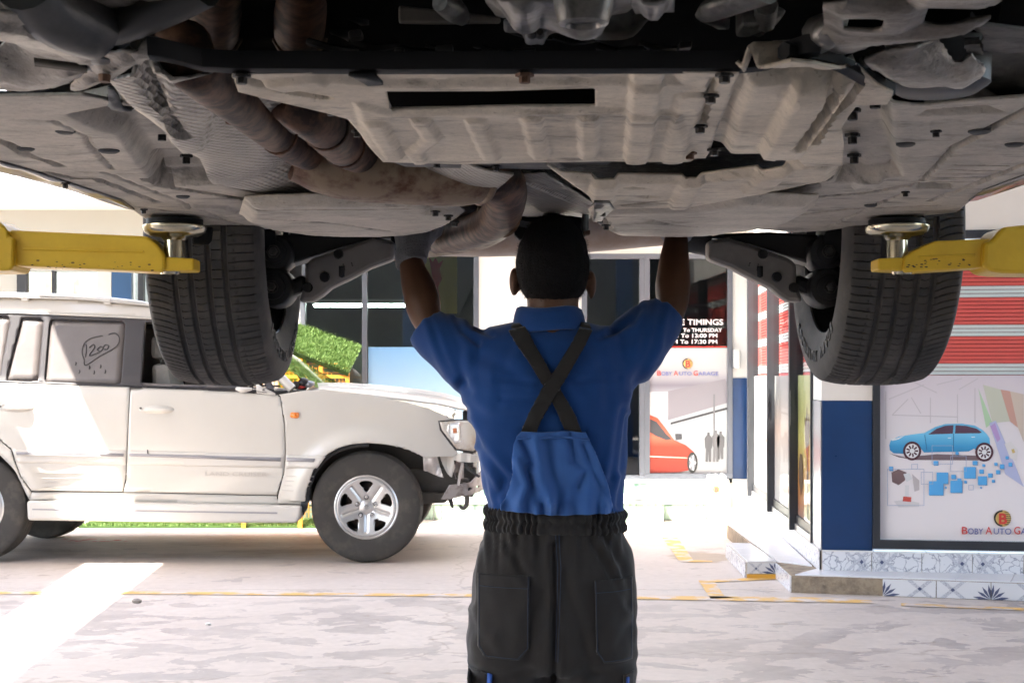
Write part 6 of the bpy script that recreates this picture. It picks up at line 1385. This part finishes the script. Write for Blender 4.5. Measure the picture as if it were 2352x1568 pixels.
def fuse(parts, voxel, smooth_it=4):
    """union of closed shapes as one continuous skin"""
    mb = MB()
    for vf in parts: mb.add(vf)
    o = mesh('tmp', mb.V, mb.F)
    r = o.modifiers.new('r', 'REMESH'); r.mode = 'VOXEL'; r.voxel_size = voxel
    if smooth_it: s_ = o.modifiers.new('s', 'SMOOTH'); s_.iterations = smooth_it; s_.factor = .5
    dg = bpy.context.evaluated_depsgraph_get(); me = bpy.data.meshes.new_from_object(o.evaluated_get(dg))
    old = o.data; bpy.data.objects.remove(o); bpy.data.meshes.remove(old)
    return me
def getv(me): a = np.zeros(len(me.vertices) * 3); me.vertices.foreach_get('co', a); return a.reshape(-1, 3)
def getn(me): a = np.zeros(len(me.vertices) * 3); me.vertices.foreach_get('normal', a); return a.reshape(-1, 3)
def setv(me, v): me.vertices.foreach_set('co', v.ravel()); me.update()
def addmesh(name, me, mat, parent):
    me.materials.clear(); me.materials.append(mat); me.polygons.foreach_set('use_smooth', [True] * len(me.polygons)); me.name = name
    o = bpy.data.objects.new(name, me); COL.objects.link(o); return put(o, parent)
man = empty('person', (pp_(1270, 871).x, YPn, 0), 'person in blue polo shirt and black bib overalls reaching up under the car', 'person')
skin = M('brown_skin', (.125, .060, .034), .5, var=.12, vs=20, spec=.35)
def clothm(name, c, c2, weave=420, rough=.85, sheen=.25, bump=.12):
    m = M(name, c, rough, col2=c2, vs=5, lo=.3, hi=.7, bump=bump, bs=weave, spec=.2); m.node_tree.nodes['Principled BSDF'].inputs['Sheen Weight'].default_value = sheen; return m
shirtm = clothm('blue_jersey', (.010, .062, .225), (.008, .046, .18)); bibm = clothm('mid_blue_twill', (.050, .145, .40), (.038, .11, .32)); pantm = clothm('black_twill', (.027, .0235, .0215), (.038, .033, .030)); strapm = clothm('black_webbing', (.021, .018, .016), (.03, .026, .023))
hairm = M('black_hair', (.006, .005, .005), .7, var=.3, vs=60, bump=.6, bs=260, spec=.15)
glovem = clothm('grey_knit', (.34, .34, .36), (.20, .20, .215), 300, .95, .2, .5)
# ---- body: head, neck, trunk, arms and hands as one skin
hc = pp_(1270, 614); hc.y = 3.325
def T(q, r, seg=16, flat=1.0): 
    s_ = spline([list(p) + [rr] for p, rr in zip(q, r)], 4); return tubevf([x[:3] for x in s_], [float(x[3]) for x in s_], seg, flat)
eL, eR = pp_(985, 742, 3.40), pp_(1540, 722, 3.40); wL, wR = pp_(944, 600, 3.47), pp_(1553, 540, 3.50); sL, sR = pp_(1092, 822, 3.33), pp_(1438, 815, 3.33)
hL, hR = pp_(950, 535, 3.52), pp_(1556, 484, 3.55)
body_parts = [ellips(hc, (.0765, .096, .112)), ellips(hc + Vector((0, .030, -.055)), (.056, .062, .066)), ellips(hc + Vector((0, .098, -.02)), (.014, .020, .026), 12, 8),
              T([hc + Vector((0, -.01, -.06)), pp_(1270, 730, 3.31), pp_(1270, 790, 3.31)], [.060, .060, .075]),
              loft([(pp_(1272, 1180, 3.33), .12, .09), (pp_(1272, 1000, 3.33), .14, .095), (pp_(1272, 860, 3.33), .145, .09), (pp_(1272, 800, 3.33), .11, .06)]),
              T([pp_(1140, 825, 3.33), sL, (sL + eL) / 2 + Vector((0, .01, -.01)), eL, (eL * .6 + wL * .4) + Vector((0, 0, 0)), wL, hL], [.034, .032, .030, .034, .043, .029, .034]),
              T([pp_(1395, 820, 3.33), sR, (sR + eR) / 2 + Vector((0, .01, -.008)), eR, (eR * .62 + wR * .38), wR, hR], [.034, .032, .026, .032, .042, .028, .034])]
for sx, ex in ((-1, 1181), (1, 1358)):
    ec = pp_(ex, 648 if sx < 0 else 655, 3.335)
    body_parts.append(ellips(ec, (.012, .022, .034), 14, 10))
    hb_ = hL if sx < 0 else hR
    for k, (dx, ln) in enumerate(((-.027, .062), (-.009, .07), (.009, .066), (.027, .052))):
        b0 = hb_ + Vector((dx, .012, .02)); body_parts.append(tubevf([b0, b0 + Vector((dx * .2, .012, ln * .5)), b0 + Vector((dx * .2, -.008, ln))], [.0095, .009, .0075], 8))
    b0 = hb_ + Vector((-sx * .028, 0, -.015)); body_parts.append(tubevf([b0, b0 + Vector((-sx * .026, -.004, .02)), b0 + Vector((-sx * .034, -.01, .045))], [.012, .010, .008], 8))
bme = fuse(body_parts, .0055, 3)
v = getv(bme); n = getn(bme)
# forearm muscle and tendon
d = np.array([mnoise.noise(Vector(q) * 18) for q in v]); setv(bme, v + n * (d * .002)[:, None])
body = addmesh('body', bme, skin, man)
for sx in (-1, 1):
    e = hc + Vector((sx * .030, .086, -.0)); mesh('eye', *ellips(e, (.011, .011, .010), 12, 8), M('eye_white', (.7, .68, .65), .3), man, smooth=True)
# ---- hair
V_, F_ = ellips(hc + Vector((0, -.010, .006)), (.0835, .096, .116), 96, 64)
V_ = np.array(V_); c_ = np.array(hc); dn = (V_ - c_) / np.linalg.norm(V_ - c_, axis=1)[:, None]
rough_ = np.array([mnoise.noise(Vector(q) * 60) * .0016 + mnoise.noise(Vector(q) * 260) * .0014 for q in V_])
zr = (V_[:, 2] - c_[2])
pull = np.clip((-zr - .055) / .05, 0, 1); V_ = V_ + dn * (rough_ - .012 * pull)[:, None]
face = np.clip((V_[:, 1] - c_[1] - .045) / .04, 0, 1) * np.clip((.06 - zr) / .03, 0, 1); V_ = V_ - dn * (face * .018)[:, None]
mesh('hair', V_, F_, hairm, man, smooth=True)
# short cropped ends that break the outline
random.seed(2); hs = MB()
for i in range(5200):
    j = random.randrange(len(V_) - 2); p = Vector(V_[j]); nn = Vector(dn[j])
    if face[j] > .2 or pull[j] > .5: continue
    t_ = (nn + Vector((random.uniform(-.6, .6), random.uniform(-.6, .6), random.uniform(-.9, .1)))).normalized(); p = p + Vector((random.uniform(-.003, .003), random.uniform(-.003, .003), random.uniform(-.003, .003)))
    s_ = t_.orthogonal().normalized() * .0005; hs.poly([p - s_, p + s_, p + t_ * random.uniform(.003, .007) + nn * .001])
tag(hs.build('hair_ends', hairm, man), kind='stuff')
# ---- polo shirt
def ring(py, a, b, ry, Y=3.33): return (pp_((a + b) / 2, py, Y), (b - a) / 2 * YPn / F, ry)
torso = loft([ring(1215, 1122, 1428, .098), ring(1165, 1119, 1431, .100), ring(1120, 1107, 1435, .104), ring(1060, 1095, 1442, .110), ring(990, 1080, 1447, .116), ring(930, 1064, 1453, .120), ring(880, 1056, 1462, .120), ring(830, 1060, 1466, .114), ring(785, 1080, 1455, .100), ring(765, 1100, 1432, .086), ring(752, 1128, 1402, .074), ring(742, 1175, 1360, .064)], 48, 2.5)
slL = T([pp_(1180, 822, 3.33), pp_(1102, 832, 3.33), pp_(1048, 802, 3.345), pp_(1002, 770, 3.36), pp_(980, 748, 3.37)], [.060, .075, .069, .060, .050], 24)
slR = T([pp_(1350, 822, 3.33), pp_(1432, 820, 3.33), pp_(1478, 774, 3.345), pp_(1512, 737, 3.36), pp_(1531, 712, 3.37)], [.060, .075, .069, .057, .045], 24)
capL = T([pp_(1070, 832, 3.33), pp_(1026, 815, 3.34), pp_(1004, 806, 3.345)], [.065, .045, .034], 16)
sme = fuse([torso, slL, slR, capL], .006, 6)
v = getv(sme); n = getn(sme)
PX = CX + v[:, 0] * F / v[:, 1]; PY = CY - (v[:, 2] - EYE) * F / v[:, 1]
def fold(pts, wd, amp):
    """soft crease along a pixel polyline"""
    d_ = ldist(np.stack([PX, PY], 1), pts); return amp * (np.exp(-(d_ / wd) ** 2) - .45 * np.exp(-((d_ - wd * 1.8) / wd) ** 2))
dsp = np.zeros(len(v))
for pts, wd, am in (([(985, 720), (1010, 790), (1040, 860)], 9, -.006), ([(1000, 712), (1030, 790), (1062, 880)], 9, -.006), ([(1022, 712), (1052, 800), (1075, 900)], 11, -.005), ([(1048, 732), (1062, 760), (1100, 790)], 7, -.005), ([(1082, 736), (1090, 752), (1130, 770)], 6, -.004),
                    ([(1060, 930), (1120, 960), (1200, 960)], 14, -.003), ([(1075, 980), (1120, 1050), (1160, 1100), (1150, 1130)], 10, -.006), ([(1090, 1040), (1110, 1100), (1125, 1160)], 7, -.006), ([(1064, 940), (1090, 1010), (1130, 1120), (1140, 1150)], 8, -.005),
                    ([(1445, 960), (1436, 1060), (1420, 1160)], 8, -.006), ([(1430, 940), (1418, 1040), (1405, 1100)], 10, -.005), ([(1460, 900), (1440, 980), (1425, 1080)], 8, -.005),
                    ([(1520, 690), (1500, 790), (1465, 880)], 9, -.006), ([(1500, 690), (1480, 790), (1450, 890)], 10, -.005), ([(1470, 710), (1450, 740), (1400, 765)], 8, -.005), ([(1440, 735), (1420, 752), (1380, 775)], 7, -.004),
                    ([(1140, 872), (1240, 878)], 6, -.003), ([(1290, 876), (1420, 868)], 6, -.003), ([(1150, 915), (1250, 918)], 6, -.0025), ([(1195, 735), (1230, 745), (1290, 742)], 5, -.003), ([(1100, 820), (1160, 840), (1200, 880)], 14, -.003), ([(1440, 820), (1380, 840), (1340, 880)], 14, -.003),
                    ([(1180, 780), (1150, 850), (1145, 930)], 12, -.002), ([(1360, 780), (1390, 850), (1395, 930)], 12, -.002)): dsp += fold(pts, wd, am)
dsp += np.array([mnoise.noise(Vector((q[0] * 14, q[1] * 14, q[2] * 9))) * .0045 + mnoise.noise(Vector((q[0] * 30, q[1] * 30, q[2] * 22))) * .0018 for q in v])
setv(sme, v + n * dsp[:, None]); shirt = addmesh('shirt', sme, shirtm, man)
# sleeve hems
def hem(c, ax, r, nm):
    ax = Vector(ax).normalized(); u = ax.orthogonal().normalized(); w_ = ax.cross(u)
    tube(nm, [c + u * (r * math.cos(t)) + w_ * (r * math.sin(t)) for t in np.linspace(0, 2 * math.pi, 31)], .004, shirtm, shirt, seg=8, cap=False)
# ---- collar
cr = []
V_, F_ = [], []
seg = 56
prof = [(.060, .0, 712), (.066, .0, 706), (.073, .0, 709), (.0775, .0, 722), (.081, 0, 740), (.085, 0, 757), (.083, 0, 762), (.074, 0, 752)]
for r, _, py in prof:
    for k in range(seg):
        a = 2 * math.pi * k / seg; drop = .018 * max(0, math.sin(a)) 
        V_.append((pp_(1262, 0).x + r * 1.02 * math.cos(a), 3.312 + r * .98 * math.sin(a), pp_(0, py).z - drop + .003 * math.sin(3 * a + r * 60)))
for i in range(len(prof) - 1):
    for k in range(seg): F_.append((i * seg + k, i * seg + (k + 1) % seg, (i + 1) * seg + (k + 1) % seg, (i + 1) * seg + k))
mesh('collar', V_, F_, shirtm, man, smooth=True)
# ---- trousers
def pr(py, a, b, ry): return (pp_((a + b) / 2, py, 3.33), (b - a) / 2 * YPn / F, ry)
pel = loft([pr(1180, 1121, 1430, .102), pr(1215, 1116, 1436, .106), pr(1263, 1090, 1450, .122), pr(1310, 1080, 1458, .130), pr(1350, 1075, 1463, .132), pr(1395, 1074, 1463, .130), pr(1467, 1075, 1461, .122), pr(1530, 1076, 1459, .110)], 56, 2.6)
def leg(cx, dx): return loft([((cx, 3.33, pp_(0, 1440).z), .098, .112), ((cx, 3.33, pp_(0, 1568).z), .0945, .108), ((cx + dx * .4, 3.335, .52), .088, .10), ((cx + dx * .7, 3.34, .42), .085, .096), ((cx + dx, 3.32, .22), .082, .092), ((cx + dx, 3.31, .06), .086, .10)], 36, 2.4)
xl, xr = pp_(1172.5, 0).x, pp_(1365, 0).x
pme = fuse([pel, leg(xl, -.02), leg(xr, .02)], .0075, 4)
v = getv(pme); n = getn(pme); PX = CX + v[:, 0] * F / v[:, 1]; PY = CY - (v[:, 2] - EYE) * F / v[:, 1]
fade = np.clip((1330 - PY) / 120, 0, 1) * (PY > 1180)
dsp = .0035 * fade * np.sin(PX * .30 + 1.5 * np.sin(PX * .05)) + .003 * fade * np.sin(PX * .13 + .8)
for pts, wd, am in (([(1272, 1250), (1276, 1400), (1272, 1560)], 7, -.010), ([(1110, 1215), (1085, 1280), (1080, 1380)], 9, -.006), ([(1390, 1225), (1430, 1300), (1450, 1400)], 9, -.006), ([(1350, 1225), (1400, 1310), (1440, 1390)], 8, -.005), ([(1160, 1240), (1195, 1300), (1210, 1330)], 9, -.005), ([(1255, 1330), (1220, 1420), (1200, 1540)], 14, -.004), ([(1290, 1330), (1330, 1430), (1360, 1540)], 14, -.004),
                    ([(1080, 1540), (1150, 1556), (1220, 1540)], 12, -.005), ([(1330, 1550), (1400, 1545), (1450, 1520)], 12, -.005), ([(1085, 1440), (1130, 1500)], 12, -.003), ([(1455, 1420), (1420, 1480)], 12, -.003)): dsp += fold(pts, wd, am)
dsp += np.array([mnoise.noise(Vector((q[0] * 13, q[1] * 13, q[2] * 9))) * .006 + mnoise.noise(Vector((q[0] * 34, q[1] * 34, q[2] * 24))) * .0022 for q in v])
setv(pme, v + n * dsp[:, None]); trous = addmesh('trousers', pme, pantm, man)
# ruffled elastic waistband
V_, F_ = [], []; seg = 420; lev = 13; random.seed(4)
phs = [random.uniform(-.5, .5) for _ in range(seg)]
for i in range(lev):
    f = i / (lev - 1); 
    for k in range(seg):
        a = 2 * math.pi * k / seg; py = 1167 + 52 * f + 6 * math.sin(a + 2.2) * (1 - .4 * f)
        base = np.interp(f, [0, .1, .3, .46, .54, .75, .93, 1], [.158, .163, .163, .157, .157, .163, .162, .158])
        gath = (.0030 + .0016 * math.sin(a * 7 + 2)) * math.sin(a * 62 + 1.3 * math.sin(a * 17) + (.6 if f > .5 else 0)) * math.sin(min(1, f * 6) * math.pi / 2)
        ca, sa = math.cos(a), math.sin(a); p = 2.5
        rr = base + gath
        V_.append((pp_(1275, 0).x + rr * math.copysign(abs(ca) ** (2 / p), ca), 3.33 + (rr - .052) * math.copysign(abs(sa) ** (2 / p), sa), pp_(0, py).z + (.0025 * math.sin(a * 62 + 1) if i == 0 else 0)))
for i in range(lev - 1):
    for k in range(seg): F_.append((i * seg + k, i * seg + (k + 1) % seg, (i + 1) * seg + (k + 1) % seg, (i + 1) * seg + k))
mesh('waistband', V_, F_, pantm, man, smooth=True)
# ---- cloth laid over the back
def bvh_of(me): return BVHTree.FromPolygons([tuple(q) for q in getv(me)], [tuple(p.vertices) for p in me.polygons])
bS, bP = bvh_of(sme), bvh_of(pme)
def drape(tree, x, z, off, default=3.22):
    h = tree.ray_cast(Vector((x, 2.5, z)), Vector((0, 1, 0))); return (h[0].y if h[0] is not None else default) - off
def laid(name, pts, tree, off, mat, parent, res=.006, thick=.003, wav=None, smooth_y=0):
    poly = [(pp_(a, b, 3.22).x, pp_(a, b, 3.22).z) for a, b in pts]
    def fn(P):
        y = np.array([drape(tree, p[0], p[1], off) for p in P])
        if wav is not None: y = y + wav(P)
        return np.stack([P[:, 0], y, P[:, 1]], 1)
    return sheet(name, poly, res, fn, mat, parent, thick=thick, auto=70)
def bibw(P):
    px = CX + P[:, 0] * F / 3.22; py = CY - (P[:, 1] - EYE) * F / 3.22
    y = np.zeros(len(P)); g = np.clip((py - 1115) / 45, 0, 1)
    y += -.009 * g * np.sin(px * .16 + 1.2 * np.sin(px * .04)) - .004 * g
    for q, wd, am in (([(1200, 1010), (1225, 1060), (1212, 1080), (1235, 1150)], 9, .006), ([(1260, 1010), (1270, 1090), (1300, 1150)], 14, .006), ([(1310, 1000), (1320, 1060), (1345, 1080), (1330, 1120)], 10, .006), ([(1230, 1010), (1245, 1100), (1265, 1160)], 10, -.006), ([(1340, 1020), (1370, 1100), (1395, 1150)], 8, .005), ([(1190, 1060), (1210, 1110), (1195, 1150)], 8, -.005)):
        d_ = ldist(np.stack([px, py], 1), q); y += 2.0 * am * np.exp(-(d_ / wd) ** 2)
    return y - .006
bib = laid('bib', [(1197, 990), (1250, 992), (1297, 989), (1344, 992), (1362, 1028), (1378, 1065), (1396, 1112), (1412, 1178), (1280, 1182), (1150, 1172), (1150, 1160), (1160, 1146), (1170, 1120), (1178, 1085), (1176, 1050), (1180, 1018), (1188, 1000)], bS, .016, bibm, man, .0045, .003, bibw)
laid('bib_seam', [(1190, 1004), (1297, 1001), (1352, 1006), (1354, 1010), (1297, 1005), (1188, 1008)], bS, .026, bibm, bib, .006, .002)
laid('strap', [(1168, 758), (1206, 748), (1228, 790), (1262, 850), (1296, 910), (1320, 950), (1336, 992), (1296, 986), (1276, 940), (1250, 890), (1215, 832), (1186, 790)], bS, .006, strapm, man, .006, .0025)
laid('strap', [(1332, 752), (1362, 758), (1340, 800), (1300, 868), (1268, 920), (1244, 962), (1228, 1000), (1196, 992), (1214, 950), (1244, 892), (1280, 840), (1310, 792)], bS, .0105, strapm, man, .006, .0025)
for q in ([(1174, 752), (1202, 750), (1196, 740), (1176, 742)], [(1334, 748), (1360, 754), (1356, 742), (1338, 738)]): laid('strap_top', q, bS, .005, strapm, man, .006, .0025)
st = M('blue_thread', (.035, .045, .075), .8)
def stitch(pts, tree, off, parent, nm='stitching'):
    q = []
    for (a, b), (c, d_) in zip(pts[:-1], pts[1:]):
        k = max(2, int(math.hypot(c - a, d_ - b) / 5))
        for i in range(k): q.append((a + (c - a) * i / k, b + (d_ - b) * i / k))
    q.append(pts[-1]); P3 = []
    for a, b in q: p = pp_(a, b, 3.21); P3.append((p.x, drape(tree, p.x, p.z, off, 3.2), p.z))
    tube(nm, P3, .0009, st, parent, seg=5)
for pk in ([(1097, 1318), (1216, 1319), (1214, 1490), (1191, 1514), (1114, 1510), (1097, 1486)], [(1365, 1330), (1455, 1328), (1457, 1420), (1455, 1518), (1388, 1522), (1370, 1497)]):
    o = laid('back_pocket', pk, bP, .006, pantm, trous, .006, .004)
    c = (sum(a for a, b in pk) / len(pk), sum(b for a, b in pk) / len(pk))
    ins = [(a + (c[0] - a) * .05, b + (c[1] - b) * .03) for a, b in pk]
    stitch(ins[1:] + [ins[0]], bP, .0095, o); stitch([(ins[0][0], ins[0][1] + 26), (ins[1][0], ins[1][1] + 26)], bP, .0095, o)
stitch([(1276, 1225), (1281, 1300), (1279, 1400), (1276, 1520)], bP, .002, trous, 'back_seam'); stitch([(1284, 1225), (1288, 1300), (1285, 1400), (1281, 1520)], bP, .002, trous, 'back_seam')
for pk in ([(1074, 1540), (1120, 1548), (1118, 1600), (1078, 1600)], [(1434, 1550), (1460, 1546), (1458, 1600), (1434, 1600)]): laid('leg_pocket', pk, bP, .008, pantm, trous, .008, .004)
laid('blue_tab', [(1120, 1546), (1130, 1549), (1129, 1600), (1117, 1600)], bP, .009, M('tab_blue', (.05, .14, .50), .7), trous, .006, .003); laid('blue_tab', [(1440, 1556), (1446, 1556), (1446, 1600), (1440, 1600)], bP, .013, M('tab_blue', (.05, .14, .50), .7), trous, .006, .003)
# ---- knitted gloves
def glove(hb_, wr, el, sx):
    ax = (el - wr).normalized(); prt = [T([wr + ax * .008, wr + ax * .002, wr - ax * .008, (wr + hb_) / 2, hb_, hb_ + Vector((0, .006, .03))], [.039, .037, .036, .042, .046, .034], 18)]
    for k, (dx, ln) in enumerate(((-.030, .062), (-.010, .072), (.010, .068), (.030, .054))):
        b0 = hb_ + Vector((dx, .010, .015)); prt.append(tubevf([b0, b0 + Vector((dx * .2, .014, ln * .55)), b0 + Vector((dx * .2, -.008, ln + .01))], [.0115, .011, .0095], 10))
    b0 = hb_ + Vector((-sx * .030, 0, -.018)); prt.append(tubevf([b0, b0 + Vector((-sx * .028, -.004, .02)), b0 + Vector((-sx * .036, -.01, .047))], [.0145, .0125, .010], 10))
    me = fuse(prt, .0035, 2); v = getv(me); n = getn(me)
    al = (v - np.array(wr)) @ np.array(ax); d = .0018 * np.sin(al * 2 * math.pi / .0075) * (al > -.03) + np.array([mnoise.noise(Vector(q) * 45) * .003 for q in v]); setv(me, v + n * d[:, None])
    addmesh('glove', me, glovem, man)
glove(hL, wL, eL, -1); glove(hR, wR, eR, 1)
# ---- boots
for x in (xl - .02, xr + .02):
    V_, F_ = loft([((x, 3.36, 0), .050, .135), ((x, 3.36, .02), .052, .14), ((x, 3.37, .05), .048, .125), ((x, 3.33, .09), .045, .075), ((x, 3.32, .14), .045, .055)], 28, 2.6); mesh('boot', V_, F_, M('boot_leather', (.02, .018, .016), .5), man, smooth=True)

# ================================================================== turf, pet shelter and small things
turf_b = M('turf_backing', (.035, .08, .015), .9); 
def turfm(): return M('artificial_grass', (.08, .15, .03), .65, col2=(.15, .23, .06), vs=30, lo=.35, hi=.65)
tfm = turfm()
def blades(name, fn, n_, h, parent, seed=1):
    random.seed(seed); b = MB()
    for i in range(n_):
        p, nn = fn(random.random(), random.random()); t_ = (nn + Vector((random.uniform(-.5, .5), random.uniform(-.5, .5), random.uniform(-.2, .3)))).normalized(); s_ = t_.orthogonal().normalized(); s_.rotate(Matrix.Rotation(random.uniform(0, 6.28), 3, t_)); s_ *= h * .12
        hh = h * random.uniform(.6, 1.2); b.poly([p - s_, p + s_, p + t_ * hh])
    return tag(b.build(name, tfm, parent), kind='stuff')
ml, mr, mf, mb_ = -3.87, -1.72, 12.98, 13.6
mat_o = empty('turf_mat', (ml, mf, 0), 'strip of green artificial turf on the ground behind the white car', 'mat')
box('backing', ml, mr, mf, mb_, .004, .022, turf_b, mat_o); blades('turf_pile', lambda u, v_: (Vector((ml + u * (mr - ml), mf + v_ * (mb_ - mf), .021)), Vector((0, -.1, 1)).normalized()), 14000, .03, mat_o)
sh = empty('pet_shelter', (-1.9, 13.1, 0), 'orange wire cage with sloping green turf roof by the window', 'cage')
A0, A1, B1, B0 = [Vector(q) for q in (W(560, 700, 13.45), W(830, 797, 13.45), W(801, 856, 12.95), W(560, 762, 12.95))]
nrm = (A1 - A0).cross(B0 - A0).normalized(); nrm = nrm if nrm.z > 0 else -nrm
prism('roof_board', [A0, A1, B1, B0], [p - nrm * .035 for p in (A0, A1, B1, B0)], turf_b, sh)
blades('roof_turf', lambda u, v_: ((A0.lerp(A1, u)).lerp(B0.lerp(B1, u), v_), nrm), 16000, .034, sh, 2)
ora = M('orange_paint', (.62, .27, .03), .45)
for px in (560, 690, 737, 798):
    for Yq in (12.98, 13.42): x = W(px, 871, Yq)[0]; zt = (B0.lerp(B1, (px - 560) / 241.)).z - .04 if Yq < 13.2 else (A0.lerp(A1, (px - 560) / 270.)).z - .05; box('cage_post', x - .018, x + .018, Yq - .018, Yq + .018, 0, zt, ora, sh)
wx0, wx1 = W(560, 0, 12.97)[0], W(798, 0, 12.97)[0]; wm = MB(); x = wx0
while x < wx1: wm.box(x - .0025, x + .0025, 12.968, 12.974, .1, B0.lerp(B1, (x - wx0) / (wx1 - wx0)).z - .06); x += .034
z = .15
while z < 1.5: wm.box(wx0, min(wx1, wx0 + (1.86 - z) / .42 * .9), 12.9745, 12.979, z - .0025, z + .0025); z += .04
tag(wm.build('wire_mesh', ora, sh), kind='stuff')
box('rail', wx0, wx1, 12.965, 13.0, 1.34, 1.37, ora, sh); box('green_panel', W(640, 0, 13.1)[0], W(703, 0, 13.1)[0], 13.1, 13.12, 1.1, W(0, 806, 13.1)[2], M('lime_board', (.22, .50, .05), .5), sh); box('shelf', wx0, wx1, 12.99, 13.4, 1.17, 1.19, ora, sh)
bt = W(716, 871, 12.8); bo = empty('water_bottle', (bt[0], 12.9, 1.19), 'small blue water bottle in front of the orange cage', 'bottle')
blb = M('blue_plastic', (.05, .25, .50), .2, coat=.4)
lathe('bottle_body', [(.0, 1.192), (.036, 1.192), (.042, 1.20), (.042, 1.30), (.040, 1.325), (.018, 1.355), (.016, 1.37), (.0, 1.371)], blb, bo, 22, (bt[0], 13.06, 0), 'Z'); lathe('cap', [(.0, 1.372), (.019, 1.372), (.019, 1.392), (.0, 1.393)], M('cap_blue', (.02, .12, .35), .4), bo, 16, (bt[0], 13.06, 0), 'Z')
def rock(px, py, r, lab, mat):
    c = G(px, py); V_, F_ = ellips((c[0], c[1], r * .4), (r, r * .8, r * .5), 12, 8); V_ = [Vector(q) * 1 + Vector((random.uniform(-1, 1), random.uniform(-1, 1), 0)) * r * .12 for q in V_]
    tag(mesh('stone', [(q.x, q.y, max(.001, q.z)) for q in V_], F_, mat, smooth=False), lab, 'stone')
stm = M('stone_grey', (.28, .25, .22), .9, var=.2, vs=40)
rock(314, 1384, .030, 'small grey stone on the concrete near the sunlit strip', stm); rock(478, 1435, .016, 'white crumb of plaster on the worn concrete', M('plaster', (.7, .68, .66), .9))
